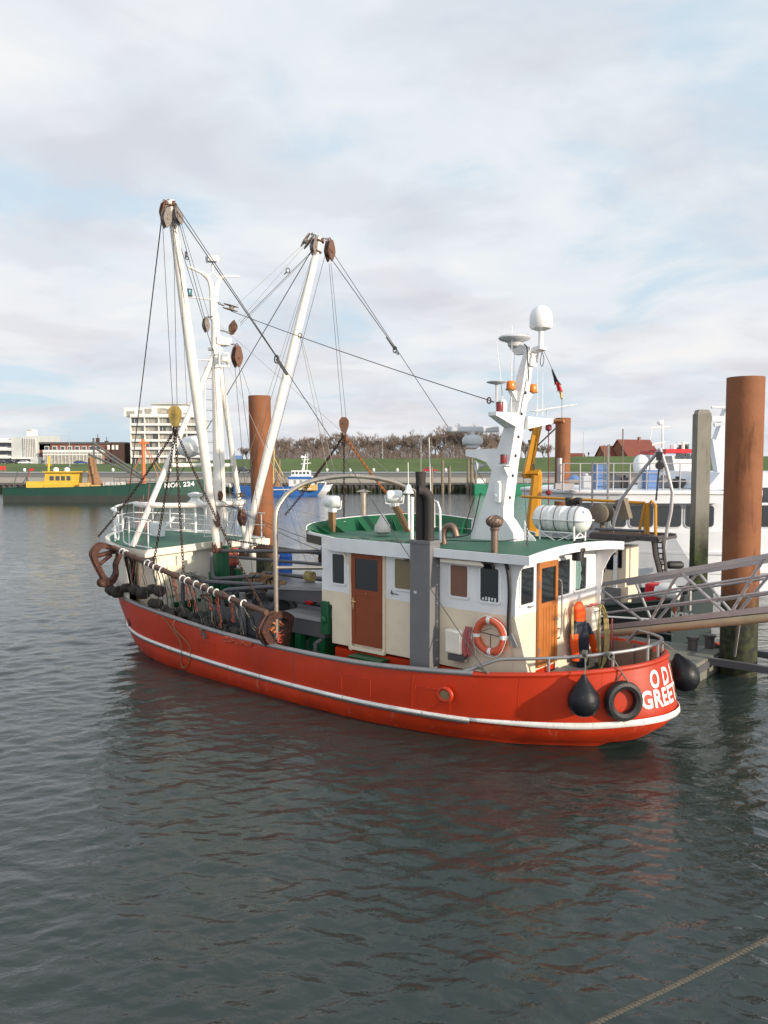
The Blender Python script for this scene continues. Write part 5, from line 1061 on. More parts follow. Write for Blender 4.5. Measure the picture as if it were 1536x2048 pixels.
for i in range(12): 
    x=a.x+rr.uniform(-.08,.1); mb.tube(cr([V(x,a.y,a.z+.05),V(x-.05,a.y-.04,a.z-.25),V(x-.02+rr.uniform(-.05,.05),a.y-.03,a.z-.5-.1*rr.random()),V(x+.06,a.y-.02,a.z-.3),V(x+.02,a.y,a.z+.04)],4),.008,5)
bsolo('rope_bundle',mb,'rope_pink','bundle of pink-red rope hanging between the white box and the life ring','rope',a)
mb=MB(); mb.tube(cr([a+V(0,0,.05),a+V(.2,-.02,-.03),Bp(985,1256,'y',-1.97)],4),.01,5); mb.tube([a+V(0,-.02,0),PR+V(-.1,0,.05)],.008,5); mb.tube([a+V(.1,-.02,.05),PR+V(-.2,0,.05)],.007,5); mb.tube([PR+V(-.2,.02,.08),PR+V(.05,0,0)],.03,6)
bsolo('mooring_line',mb,'rope_grey','thin grey line running from the pink rope to the port rail','rope',PR)
# --- fenders
def fcord(pts,name,lab,base,m='rope_grey',r=.014):
    mb=MB(); mb.tube(pts,r,6)
    return mb
c=Bp(1167,1398,'y',-1.76); fd=bthing('ball_fender','black teardrop fender hanging on the port quarter left of the tyre','fender',c)
mb=MB(); mb.lathe(c,(0,0,1),[(.02,-.33),(.12,-.315),(.22,-.26),(.285,-.15),(.30,-.03),(.275,.09),(.21,.20),(.13,.31),(.07,.40),(.045,.46),(.02,.47)],28); part('bulb',mb,'fender_black',fd)
rl=V(c.x-.08,c.y+.20,c.z+.80); mb=MB(); mb.tube([c+V(0,0,.44),c+V(-.01,.08,.6),rl],.014,6)
for i in range(4): mb.torus(rl+V(.025*i-.04,0,.02),(1,.3,0),.055,.013,14,5)
mb.tube([rl+V(.03,0,-.02),rl+V(.04,-.03,-.13),rl+V(.06,-.03,-.05)],.012,5); part('lanyard',mb,'rope_grey',fd)
c=Bp(1247,1402,'y',-1.16); ax=V(.80,-.60,.05); ty=bthing('tyre_fender','old black tyre hung as a fender beside the painted name','tyre',c)
mb=MB(); n=44; ax=ax.normalized(); a_,b_=basis(ax); prof=[(.235,-.07),(.225,0),(.235,.07),(.30,.105),(.36,.09),(.385,.04),(.385,-.04),(.36,-.09),(.30,-.105)]
rows=[[c+ax*h+(a_*math.cos(t)+b_*math.sin(t))*r_ for r_,h in prof] for t in [2*math.pi*i/n for i in range(n)]]; rows.append(rows[0]); mb.sheet(rows,closed=True); part('tyre',mb,'rubber',ty)
rl=Bp(1224,1313,'y',-1.25); mb=MB(); mb.tube([rl,c+V(-.06,.05,.52),c+V(-.16,0,.34)],.014,6); mb.tube([c+V(-.06,.05,.52),c+V(.10,0.0,.36)],.014,6)
for i in range(6): mb.torus(rl+V(.02*i-.12,-.012*i+.06,.0),(1,-.5,0),.055,.014,14,5)
part('lanyard',mb,'rope_grey',ty)
c=FBI@Wy(1368,1350,17.6); f3=bthing('ball_fender','large black fender between the stern and the pontoon','fender',c)
mb=MB(); mb.lathe(c,(-.35,-.1,1),[(.02,-.36),(.17,-.33),(.28,-.22),(.33,-.05),(.31,.13),(.22,.29),(.10,.42),(.045,.49),(.02,.5)],26); part('bulb',mb,'fender_black',f3)
mb=MB(); mb.tube([c+V(-.18,-.05,.52),rail(NH-6,1,.30,.12)],.013,6); part('lanyard',mb,'rope_grey',f3)
# --- oilskin jacket, rope coils and box on the aft wall
XJ=5.93
def J(px,py,o=0): p=Bp(px,py,'x',XJ); return V(XJ+o,p.y,p.z)
jk=bthing('oilskin_jacket','orange and navy oilskin jacket hanging on the aft wall','jacket',J(1162,1250))
def cloth(secs,m,nm,n=18,seed=0):
    rows=[]
    for (px,py,wx,wd) in secs:
        c=J(px,py); row=[]
        for j in range(n): t=2*math.pi*j/n; k=1+.16*noise.noise(V(math.cos(t)*2,math.sin(t)*2,py*.09+seed)); row.append(c+V(math.sin(t)*wd*k,math.cos(t)*wx*1.25*k,0))
        rows.append(row)
    mb=MB(); mb.sheet(rows,closed=True); mb.add(rows[0],[tuple(range(n))]); mb.add(rows[-1],[tuple(range(n))]); part(nm,mb,m,jk)
cloth([(1158,1203,.03,.03),(1158,1206,.10,.06),(1158,1214,.145,.09),(1159,1224,.16,.10),(1160,1234,.155,.10),(1160,1242,.15,.09)],'jacket_orange','hood')
cloth([(1160,1240,.18,.08),(1161,1250,.21,.10),(1163,1270,.22,.11),(1164,1295,.22,.10),(1165,1320,.21,.09),(1165,1332,.20,.08)],'jacket_navy','body',seed=2)
cloth([(1151,1246,.05,.06),(1149,1258,.075,.08),(1148,1268,.08,.08)],'jacket_navy','sleeve',12,3); cloth([(1148,1267,.085,.085),(1149,1290,.08,.085),(1151,1308,.075,.08),(1152,1321,.085,.08)],'jacket_orange','sleeve',12,5)
cloth([(1172,1246,.05,.06),(1177,1258,.07,.08),(1181,1268,.075,.08)],'jacket_navy','sleeve',12,7); cloth([(1181,1267,.08,.085),(1186,1285,.08,.085),(1190,1300,.075,.08),(1193,1314,.08,.08)],'jacket_orange','sleeve',12,9)
c=J(1185,1238,-.02); wb=bthing('wall_box','white locker with rounded edges beside the oilskin jacket','box',c); mb=MB(); mb.box(c,(.26,.36,.52)); part('casing',mb,'cream_pale',wb,bevel=.05)
mb=MB(); mb.tube([c+V(.14,-.15,.2),c+V(.14,.1,.2),c+V(.14,.15,.1),c+V(.14,.15,-.2)],.008,5); part('cable',mb,'rubber',wb)
rc=bthing('rope_coil','tall coil of yellow rope hanging beside the white locker on the aft wall','rope coil',J(1195,1270)); mb=MB(); rr=random.Random(17)
for i in range(9):
    w_=.08+.012*i; mb.tube(cr([J(1194,1208,.05)+V(rr.uniform(-.03,.08),rr.uniform(-.03,.03),0),J(1200,1240,.08)+V(.01*i,w_*.5,0),J(1199,1300,.1)+V(.01*i,w_*.5,0),J(1193,1335,.1)+V(0,0,-.05*rr.random()),J(1188,1300,.1)+V(.01*i,-w_*.4,0),J(1190,1240,.06)+V(.01*i,-w_*.4,0)],5,True),.014,6,closed=True)
part('coil',mb,'rope_yellow',rc)
mb=MB()
for i in range(4): mb.tube(cr([J(1146,1214,.0),J(1141+i,1240,.03),J(1143+i,1275,.02),J(1150,1282,.0),J(1150,1240,-.05)],4,True),.013,5,closed=True)
bsolo('rope_coil',mb,'rope_yellow','thin hank of yellow rope behind the left of the jacket','rope coil',J(1145,1240))
mb=MB(); 
for i in range(5): mb.tube(wiggle(J(1172,1212,.05),J(1190,1207,.06),.03,6,i+40),.018,6)
bsolo('pink_rope',mb,'rope_pink','short pink rope knotted over the white locker','rope',J(1180,1210))
mb=MB(); mb.tube([J(1208,1268,.3),J(1213,1318,.35)],.016,6); mb.tube([J(1204,1235,.25),J(1206,1330,.2)],.018,6); bsolo('red_pole',mb,'rope_pink','slim red and white pole leaning right of the yellow rope','pole',J(1206,1290))
# --- life raft canister
c=V(4.95,1.75,4.36); rf=bthing('life_raft','white life raft canister in a cradle on the wheelhouse roof','life raft',c+V(0,0,-.5))
mb=MB(); mb.lathe(c+V(-.72,0,0),(1,0,0),[(.05,0),(.20,.02),(.29,.10),(.305,.2),(.315,.22),(.305,.25),(.305,.45),(.315,.47),(.305,.5),(.305,.75),(.315,.78),(.305,.8),(.305,1.05),(.315,1.08),(.305,1.1),(.305,1.2),(.26,1.33),(.16,1.40),(.04,1.42)],30); part('canister',mb,'plastic_white',rf)
mb=MB(); k=rrect(1.50,.70,.26,6); mb.add([c+V(a,b,.0) for a,b in k]+[c+V(a,b,-.018) for a,b in k],[tuple(range(len(k))),tuple(range(2*len(k)-1,len(k)-1,-1))]+[(i,(i+1)%len(k),len(k)+(i+1)%len(k),len(k)+i) for i in range(len(k))]); part('flange',mb,'plastic_white',rf,smooth=False)
for dx in(-.42,-.08,.28,.45): mb=MB(); mb.torus(c+V(dx,0,0),(1,0,0),.318,.011,30,5); part('strap',mb,'galv_grey',rf)
mb=MB(); mb.box(c+V(.62,-.16,.17),(.01,.06,.09)); part('label_sticker',mb,'sign_blue',rf)
for dx in(-.45,.45):
    mb=MB()
    for s in(-1,1): mb.tube([c+V(dx,s*.30,-.14),c+V(dx,s*.28,-.52)],.022,6); mb.tube([c+V(dx,s*.28,-.45),c+V(dx,0,-.31)],.018,6)
    mb.tube([c+V(dx,-.29,-.42),c+V(dx,.29,-.42)],.018,6)
    if dx<0:
        for s in(-1,1): mb.tube([c+V(-.45,s*.29,-.3),c+V(.45,s*.29,-.3)],.018,6); mb.tube([c+V(-.45,s*.29,-.3),c+V(0,s*.29,-.52)],.014,6); mb.tube([c+V(.45,s*.29,-.3),c+V(0,s*.29,-.52)],.014,6)
    part('cradle',mb,'white',rf)
# --- cone topped buoy, rope stay, flag
c=Bp(765,1066,'z',3.86); c=Bp(765,1060,'y',.25); mb=MB(); mb.lathe(V(c.x,c.y,3.84),(0,0,1),[(.02,0),(.13,.01),(.20,.07),(.215,.15),(.19,.24),(.16,.28),(.10,.40),(.04,.52),(.01,.55)],22)
bsolo('marker_buoy',mb,'canvas','grubby white cone topped buoy lying on the green roof','buoy',V(c.x,c.y,3.84))
fc=V(dm.x+.15,.1,dm.z-.15); fl=bthing('flag','limp black, red and gold flag hanging from the top of the radar mast','flag',fc)
P0=Bp(1104,737,'y',.2); P1=Bp(1121,780,'y',.2); P2=Bp(1124,795,'y',.2)
def fstrip(a,b,w0,w1,m,nm,ph):
    mb=MB(); rows=[]
    for i in range(9): t=i/8; c=lerp(a,b,t); w_=w0+(w1-w0)*t; rows.append([c+V(-w_/2+w_*j/6,.03*math.sin(j*1.8+ph+i*.3),-.05*abs(j-3)/3) for j in range(7)])
    mb.sheet(rows); part(nm,mb,m,fl,solid=.006)
fstrip(P0,lerp(P0,P1,.68),.02,.16,'flag_black','black_stripe',0); fstrip(lerp(P0,P1,.60)+V(.02,-.02,0),P1+V(0,-.02,0),.12,.10,'flag_red','red_stripe',1); fstrip(P1,P2,.07,.02,'rope_yellow','gold_stripe',2)
mb=MB(); mb.tube([V(dm.x+.12,.2,dm.z-.1),P0],.006,4); mb.tube([P2,P2+V(-.05,.1,-.55)],.006,4); part('halyard',mb,'wire',fl)
mb=MB(); a=Bp(1054,1048,'y',-.6); b=Bp(1055,1110,'y',-.6); chain(mb,[a,b],.09,.01); mb.tube([a,Bp(1043,905,'y',.3)],.008,5); bpart('stay_chain',mb,'steel_dark')
# ================================================================ PILES, POST, PONTOON, GANGWAY
def tide_mat(name,src,lo,hi,wet):
    m=MAT[src].copy(); m.name=name; nt=m.node_tree; b=nt.nodes['Principled BSDF']; L=nt.links.new
    g=nt.nodes.new('ShaderNodeNewGeometry'); s=N(nt,'ShaderNodeSeparateXYZ'); L(g.outputs['Position'],s.inputs[0])
    n=N(nt,'ShaderNodeTexNoise',inp={'Scale':2.5,'Detail':6}); mp=N(nt,'ShaderNodeMapping',inp={3:(1,1,.3)}); L(g.outputs['Position'],mp.inputs[0]); L(mp.outputs[0],n.inputs['Vector'])
    a=N(nt,'ShaderNodeMath',operation='MULTIPLY_ADD',inp={1:1.3}); L(n.outputs[0],a.inputs[0]); L(s.outputs[2],a.inputs[2])
    q=N(nt,'ShaderNodeMapRange',inp={1:lo+.65,2:hi+.65,3:1,4:0}); L(a.outputs[0],q.inputs[0])
    old=b.inputs['Base Color'].links[0].from_socket; mx=N(nt,'ShaderNodeMix',data_type='RGBA'); L(q.outputs[0],mx.inputs[0]); L(old,mx.inputs[6])
    n2=N(nt,'ShaderNodeTexNoise',inp={'Scale':6,'Detail':5}); L(g.outputs['Position'],n2.inputs['Vector']); r=ramp(nt,[(.35,wet[0]),(.65,wet[1])]); L(n2.outputs[0],r.inputs[0]); L(r.outputs[0],mx.inputs[7])
    L(mx.outputs[2],b.inputs['Base Color']); MAT[name]=m
tide_mat('pile_tide','steel_pile',1.6,2.5,((.010,.010,.006),(.035,.045,.012)))
tide_mat('post_tide','concrete',2.6,3.9,((.012,.016,.007),(.04,.055,.015)))
mat('dark_core',(.02,.015,.012),.9)
def pile(px,Y,top,r,lab,lean=(0,0)):
    c=Wy(px,925,Y); t=th_=thing('steel_pile',lab,'pile',(c.x,Y,0),FW,'rust brown steel mooring piles')
    mb=MB(); zt=Wy(px,top,Y).z; a=V(c.x+lean[0],Y+lean[1],-1); b=V(c.x,Y,zt)
    mb.tube([a,lerp(a,b,.25),lerp(a,b,.5),lerp(a,b,.75),b],r,40,caps=False); mb.tube([b+V(0,0,0),b-V(0,0,.5)],r-.02,40,caps=False)
    mb.sheet([[b+V(math.cos(q)*k,math.sin(q)*k,0) for q in [2*math.pi*i/40 for i in range(40)]] for k in (r,r-.02)],closed=True)
    part('shell',mb,'pile_tide',t)
    mb=MB(); mb.lathe(b-V(0,0,.25),(0,0,1),[(r-.02,0),(r-.02,.01)],40); part('fill',mb,'dark_core',t)
    mb=MB(); mb.tube([V(c.x,Y,zt*.55),V(c.x,Y,zt*.55+.012)],r+.003,40,caps=False); part('weld_ring',mb,'steel_pile',t)
    return t
pile(1487,21.4,755,.475,'tallest and nearest rust brown steel pile, beside the gangway at the right edge',(0,0))
pile(520,33.5,792,.46,'rust brown steel pile standing behind the red boat between its two booms',(.18,0))
pile(1125,50,836,.47,'rust brown steel pile farthest away, right of the radar mast')
mb=MB(); c=Wy(1405,925,28.3); zt=Wy(1405,822,28.3).z
mb.prism([V(c.x-.24,28.2,-1),V(c.x+.24,28.2,-1),V(c.x+.24,28.68,-1),V(c.x-.24,28.68,-1)],V(0,0,zt+.9)); mb.prism([V(c.x-.24,28.2,zt-.1),V(c.x+.24,28.2,zt-.1),V(c.x+.16,28.28,zt+.05),V(c.x-.16,28.28,zt+.05)],(0,.4,0))
solo('concrete_post',mb,'post_tide','square grey post with green algae standing left of the tallest pile','post',(c.x,28.4,0),smooth=False)
# pontoon alongside
pf=FB; A_=FBI@Wz(1394,1329,.5); x1=A_.x; y0=A_.y; y1=(FBI@Wz(1447,1303,.5)).y
pn=thing('pontoon','low concrete landing pontoon with bollards between the red boat and the gangway','pontoon',(x1-7,(y0+y1)/2,0),FB)
mb=MB(); mb.bb(x1-15,x1,y0,y1+.3,-.4,.5); part('slab',mb,'pontoon',pn,bevel=.04)
mb=MB(); mb.bb(x1-15.1,x1+.05,y0-.05,y0+.02,.25,.42); mb.bb(x1-.0,x1+.05,y0,y1+.3,.25,.42); part('edge_fender',mb,'galv_grey',pn)
def bollard(px,py,l):
    c=FBI@Wz(px,py,.5); mb=MB(); mb.lathe(c,(0,0,1),[(.13,0),(.13,.3),(.17,.32),(.17,.38),(.08,.40)],14); part('bollard',mb,'steel_dark',pn)
bollard(1385,1300,0); bollard(1419,1296,0)
mb=MB(); c=FBI@Wz(1435,1290,.55); mb.tube(cr([c+V(-.2,0,0),c+V(0,.1,.03),c+V(.2,0,0),c+V(.0,-.1,.05)],5,True),.03,6,closed=True); bs_=part('rope_heap',mb,'rope_orange',pn)
mb=MB(); a=FBI@Wz(1345,1270,.5); mb.tube([a,a+V(-4,.3,0)],.03,6); mb.tube([a+V(0,0,.0),a+V(-4,.3,.5)],.025,6); part('hand_line',mb,'galv_grey',pn)
# steel collar that slides on the pile
cx=Wy(1487,925,21.4).x; cf=Matrix.Translation(V(cx,21.4,0))@Matrix.Rotation(TH,4,'Z')
pc=thing('pile_collar','grey steel guide frame floating round the foot of the tallest pile','guide frame',(0,0,.35),cf)
mb=MB()
for x_,y_,sx,sy in ((0,-.85,2.1,.16),(0,.85,2.1,.16),(-1.0,0,.16,1.55),(1.0,0,.16,1.55)): mb.box((x_,y_,.42),(sx,sy,.18)); 
part('frame',mb,'galv_grey',pc,smooth=False)
for s in(-1,1): mb=MB(); mb.tube([V(-1.0,s*.75,.4),V(-1.9,s*.45,.35)],.05,7); part('strut',mb,'galv_grey',pc)
# gangway
GA=Wy(1190,1261,20.4); GAt=Wy(1188,1172,20.4); GB=Wy(1560,1222,15.3); GBt=Wy(1560,1108,15.3)
d=(GB-GA); d3=d.normalized(); off=V(.932,.361,0)*1.05; E=1.45
GB2=GA+d*E; GBt2=GAt+(GBt-GAt)*E
gw=thing('gangway','grey steel truss gangway sloping up from the pontoon to the right','gangway',GA)
Pt=lambda t: lerp(GAt,GBt2,t); Pb=lambda t: lerp(GA,GB2,t)
# parameters from picture positions of the truss nodes
def tpx(px): 
    lo,hi=0,1
    for _ in range(40):
        m=(lo+hi)/2; p=Pb(m); xx=768+1600*p.x/(p.y*math.cos(PITCH)-(p.z-CAM_H)*math.sin(PITCH))
        if xx<px: lo=m
        else: hi=m
    return (lo+hi)/2
for k,o,r_ in ((0,V(0,0,0),.038),(1,off,.038)):
    mb=MB(); mb.box(((Pt(0)+Pt(1))/2)+o,(.07,(Pt(1)-Pt(0)).length,.10),rot=(Pt(1)-Pt(0)).to_track_quat('Y','Z').to_matrix()); part('handrail',mb,'gangway_grey',gw,smooth=False)
    for f in (.36,.66):
        a=lerp(Pb(0),Pt(0),f)+o; b=lerp(Pb(1),Pt(1),f)+o; mb=MB(); mb.tube([a,b],.028,8); part('mid_rail',mb,'gangway_grey',gw)
    mb=MB(); mb.box(((Pb(0)+Pb(1))/2)+o+V(0,0,.06),(.09,(Pb(1)-Pb(0)).length,.12),rot=(Pb(1)-Pb(0)).to_track_quat('Y','Z').to_matrix()); part('bottom_chord',mb,'gangway_grey',gw,smooth=False)
    ns=[tpx(x) for x in ((1194,1296,1360,1458,1530,1620) if k==0 else (1205,1238,1325,1395,1490,1560))]
    for i in range(5):
        a,b=((Pt(ns[i]),Pb(ns[i+1])) if i%2==0 else (Pb(ns[i]),Pt(ns[i+1]))); mb=MB(); mb.tube([a+o,b+o],.034,8); part('diagonal',mb,'gangway_grey',gw)
mb=MB(); mb.add([Pb(0)+V(0,0,.02),Pb(1)+V(0,0,.02),Pb(1)+off+V(0,0,.02),Pb(0)+off+V(0,0,.02)],[(0,1,2,3)]); part('walkway',mb,'galv_grey',gw,solid=.05,smooth=False)
mb=MB(); mb.tube([Pb(.0)+V(0,-.05,-.10),Pb(1)+V(0,-.05,-.10)],.09,12); part('service_pipe',mb,'gangway_tan',gw)
mb=MB(); p=Pb(tpx(1480)); mb.tube([p,Wy(1469,1312,20.2)],.035,7); part('support_strut',mb,'gangway_grey',gw)
mb=MB(); mb.tube(sagline(GA+V(.4,-.1,-.1),FB@rail(NH-14,1,.25,.1),.25,14),.018,6); solo('mooring_line',mb,'rope_grey','slack grey mooring line from the gangway foot to the stern rail','rope',GA)
# foreground rope, three twisted strands
ra=Wy(1085,2074,3.25); rb=Wy(1600,1820,3.55); dd=(rb-ra).normalized(); ra=ra-dd*1.0; rb=rb+dd*1.5; L_=(rb-ra).length; u,v=basis(dd)
fr=thing('mooring_rope','thick twisted grey rope crossing the bottom right corner over the water','rope',(ra+rb)/2)
for s in range(3):
    n=int(L_/.0045); mb=MB(); mb.tube([lerp(ra,rb,i/n)-V(0,0,.06*4*(i/n)*(1-i/n))+(u*math.cos(2*math.pi*i*.0045/.055+s*2.094)+v*math.sin(2*math.pi*i*.0045/.055+s*2.094))*.0058 for i in range(n+1)],.0070,6); part('strand',mb,'rope_dark',fr)
# ================================================================ OTHER VESSELS
def shiphull(par,L,B,zs,zm,zb,ms,wl=.6,rake=1.6,stern=.75,z1=None,solidtop=True,deckm='deck_dark'):
    """stern at x=0, bow at x=L; rail heights at stern, middle and bow; ms: upper, lower"""
    st=[]
    for i in range(25):
        t=i/24; b=(B/2)*(stern+(1-stern)*math.sin(min(1,t/.35)*math.pi/2)) if t<.35 else (B/2)*(1-max(0,(t-.62)/.38)**2.1)
        z=zs*(1-t)**2*1+2*zm*t*(1-t)+zb*t*t; x=L*t; st.append((x,b,z))
    mb=MB(); W=z1 if z1 is not None else wl
    for sd in(-1,1):
        top=[V(x,sd*b,z) for x,b,z in st]; mid=[V(x-rake*(x/L)**3*.35,sd*b*.97,W) for x,b,z in st]; lo=[V(x-rake*(x/L)**3,sd*b*.86,-.4) for x,b,z in st]
        mb.mi(0).sheet([top,mid]); mb.mi(1).sheet([mid,lo])
    mb.mi(0).add([V(0,-st[0][1],zs),V(0,st[0][1],zs),V(0,st[0][1]*.97,W),V(0,-st[0][1]*.97,W)],[(0,1,2,3)]); mb.mi(1).add([V(0,-st[0][1]*.97,W),V(0,st[0][1]*.97,W),V(0,st[0][1]*.86,-.4),V(0,-st[0][1]*.86,-.4)],[(0,1,2,3)])
    h=part('hull',mb,ms,par)
    mb=MB(); mb.sheet([[V(x,-b*.97,z-.35) for x,b,z in st],[V(x,b*.97,z-.35) for x,b,z in st]]); part('deck',mb,deckm,par,smooth=False)
    mb=MB()
    for sd in(-1,1): mb.tube([V(x,sd*b,z) for x,b,z in st],.05,6)
    part('rail',mb,ms[0],par)
    return st,h
def frame_at(px,Y,rz,xl=0): c=Wy(px,925,Y); return Matrix.Translation(V(c.x,Y,0))@Matrix.Rotation(R(rz),4,'Z')
def PXL(fr): 
    inv=fr.inverted(); c=inv@V(0,0,CAM_H); m=inv.to_3x3()
    def f(px,py,y=0):
        r=m@_ray(px,py); return c+r*((y-c.y)/r.y)
    return f
# --- green ship with yellow house (far left)
F1=frame_at(18,117,0); g=PXL(F1); W1_=thing('work_ship','long dark green work ship with a yellow wheelhouse at the far quay','ship',(14,0,0),F1)
st,h=shiphull(W1_,29,6.4,2.05,2.0,3.3,['hull_teal','hull_mud'],z1=1.0)
n0=-2.2
a=g(52,963,n0); b=g(88,979,n0); mb=MB(); mb.bb(a.x,b.x,-2.2,2,1.6,a.z); part('deckhouse',mb,'ship_yellow',W1_,smooth=False)
a=g(82,945,n0); b=g(143,979,n0); mb=MB(); mb.prism([V(a.x+.2,n0,1.6),V(b.x-.2,n0,1.6),V(b.x,n0,a.z),V(a.x+.6,n0,a.z)],(0,4.4,0)); br_=part('bridge',mb,'ship_yellow',W1_,smooth=False)
mb=MB(); mb.bb(a.x+.3,b.x+.6,-2.6,2.6,a.z,a.z+.15); part('roof',mb,'ship_yellow',W1_)
for x0,x1 in ((99,108),(111,119.5),(122,130),(133,141)):
    a=g(x0,952,n0); b=g(x1,961,n0); mb=MB(); mb.bb(a.x,b.x,n0-.03,n0+.02,b.z,a.z); part('window',mb,'pane_dark',W1_,smooth=False)
mb=MB(); a=g(97,945,0); b=g(98,912,0); mb.tube([a,b],.14,7); mb.tube([g(92,930,0),g(104,930,0)],.06,5); part('mast',mb,'ship_yellow',W1_)
for p in ((112,940),(134,940)): mb=MB(); c=g(*p,0); mb.ball(c,.42,12); part('radome',mb,'plastic_white',W1_)
mb=MB(); c=g(190,976,0); mb.sheet([[V(c.x,0,2)+V(math.cos(t)*r_*(1+.35*math.sin(5*t+h)),math.sin(t)*r_*(1+.35*math.sin(5*t+h)),h)+V(-.09*h,0,0) for t in [2*math.pi*i/30 for i in range(30)]] for r_,h in ((1.0,0),(.85,.6),(.6,2.0),(.5,3.2),(.42,4.3),(.1,4.6))],closed=True); part('hanging_net',mb,'net_brown',W1_)
for a,b in (((177,908),(283,955)),((184,884),(283,950)),((184,892),(284,958))): mb=MB(); mb.tube([g(*a,0),g(*b,0)],.17,6); part('derrick',mb,'rig_dark',W1_)
mb=MB(); mb.tube([g(190,975,0),g(187,876,0)],.14,6); part('mast',mb,'rig_dark',W1_)
mb=MB(); mb.tube([g(288,972,0),g(286,878,0)],[.34,.24],8); mb.box(g(288,886,0),(1.4,.5,.3)); part('mast',mb,'rig_orange',W1_,label='orange foremast')
for a,b in (((288,890),(337,964)),((288,895),(256,968)),((288,885),(320,962))): mb=MB(); mb.tube([g(*a,0),g(*b,0)],.06,5); part('stay',mb,'rig_orange',W1_)
for x0,x1,y0 in ((157,178,966),(205,240,964),(180,200,970)): a=g(x0,y0,-1.5); b=g(x1,980,-1.5); mb=MB(); mb.bb(a.x,b.x,-1.5,1.2,1.7,a.z); part('deck_box',mb,'ship_ochre' if x0!=205 else 'canvas',W1_,bevel=.1)
for a,b in (((26,975),(36,942)),((40,975),(56,950)),((62,975),(50,948)),((50,970),(58,942))): mb=MB(); mb.tube([g(*a,0),g(*b,0)],.07,5); part('stern_frame',mb,'rig_dark',W1_)
mb=MB(); a=g(228,955,-2.9); b=g(312,956,-2.9); mb.tube([a,b],.05,5); mb.tube([a+V(0,0,-.5),b+V(0,0,-.5)],.04,5)
for i in range(8): p=lerp(a,b,i/7); mb.tube([p,p-V(0,0,1.3)],.05,5)
part('railing',mb,'rig_dark',W1_)
mb=MB(); p=g(327,977,-3.0); text3d(mb,'NOR 224',.92,V(p.x,-2.9,p.z-.05),V(1,.11,.07),V(0,0,1),.03,1.0)
for i,v_ in enumerate(mb.v):
    t=v_.x/29; b=(3.2)*(1-max(0,(t-.62)/.38)**2.1); mb.v[i]=V(v_.x,-b-.06,v_.z+.12)
part('lettering',mb,'plastic_white',W1_,smooth=False)
mb=MB(); p=g(59,938,0); mb.tube([p+V(0,0,-1.2),p],.04,5); mb.box(p+V(.3,0,-.1),(.6,.03,.4)); part('ensign',mb,'flag_red',W1_)
# --- blue cutter behind the pile
F2=frame_at(655,140,180); g=PXL(F2)
F2=frame_at(470,140,0); g=PXL(F2); W2=thing('blue_cutter','blue and white fishing cutter at the far quay seen past the middle pile','fishing boat',(8,0,0),F2)
shiphull(W2,15.6,5,1.6,1.25,1.9,['hull_blue','hull_blue'],z1=.9)
mb=MB(); 
for sd in(-1,): mb.tube([V(6+i*.9,-2.53 if i<7 else -2.53+.05*(i-6)**2,1.0+.02*i) for i in range(10)],.07,5)
part('white_line',mb,'plastic_white',W2)
a=g(577,952,-1.6); b=g(626,973,-1.6); mb=MB(); mb.bb(a.x,b.x,-1.6,1.6,1.2,a.z); part('deckhouse',mb,'ferry_white',W2,bevel=.05)
mb=MB(); mb.bb(a.x-.1,b.x-.2,-1.7,1.7,a.z-.55,a.z-.1); part('blue_band',mb,'hull_blue',W2,smooth=False)
a=g(582,941,-1.2); b=g(620,952,-1.2); mb=MB(); mb.bb(a.x,b.x,-1.2,1.2,b.z,a.z); part('bridge',mb,'plastic_white',W2,bevel=.05)
for i in range(5): p=g(586+i*7.5,946,-1.2); mb=MB(); mb.bb(p.x-.2,p.x+.2,-1.24,-1.19,p.z-.22,p.z+.22); part('window',mb,'pane_dark',W2,smooth=False)
for i in range(3): p=g(590+i*12,963,-1.6); mb=MB(); mb.bb(p.x-.2,p.x+.2,-1.64,-1.59,p.z-.4,p.z+.25); part('window',mb,'pane',W2,smooth=False)
mb=MB(); mb.tube([g(606,941,0),g(611,908,0)],[.25,.08],6); mb.tube([g(614,941,0),g(616,906,0)],.05,5); mb.tube([g(602,928,0),g(622,926,0)],.08,5); mb.tube([g(604,920,0),g(618,919,0)],.06,5); mb.box(g(608,914,0),(.9,.2,.2)); mb.ball(g(604,914,0),.28,8); part('mast',mb,'plastic_white',W2)
for a,b,m,r_ in (((546,975),(549,872),'ship_ochre',.14),((552,975),(546,880),'timber_grey',.1),((548,915),(575,968),'ship_ochre',.09),((549,935),(572,972),'ship_ochre',.07),((546,890),(560,975),'rig_dark',.05)): mb=MB(); mb.tube([g(*a,0),g(*b,0)],r_,6); part('derrick',mb,m,W2)
mb=MB(); c=g(556,972,0); mb.lathe(V(c.x,0,1),(0,0,1),[(1.2,0),(1.0,.5),(.3,1.6),(.05,3)],10); part('hanging_net',mb,'net_brown',W2)
a=g(598,970,-2.2); b=g(634,980,-2.2); mb=MB(); mb.bb(a.x,b.x,-2.3,2,.9,a.z); part('bulwark',mb,'ship_ochre',W2)
F3=frame_at(630,146,0); g3=PXL(F3); W3=thing('white_motorboat','small white motorboat moored behind the blue cutter','motorboat',(1.5,0,0),F3)
shiphull(W3,3.2,2.0,1.5,1.4,1.7,['ferry_white','grey_light'],z1=.5)
mb=MB(); mb.bb(.4,2.0,-.7,.7,1.2,2.2); part('cabin',mb,'plastic_white',W3,bevel=.1); mb=MB(); mb.bb(.6,1.8,-.74,-.69,1.6,2.0); part('window',mb,'pane_dark',W3,smooth=False)
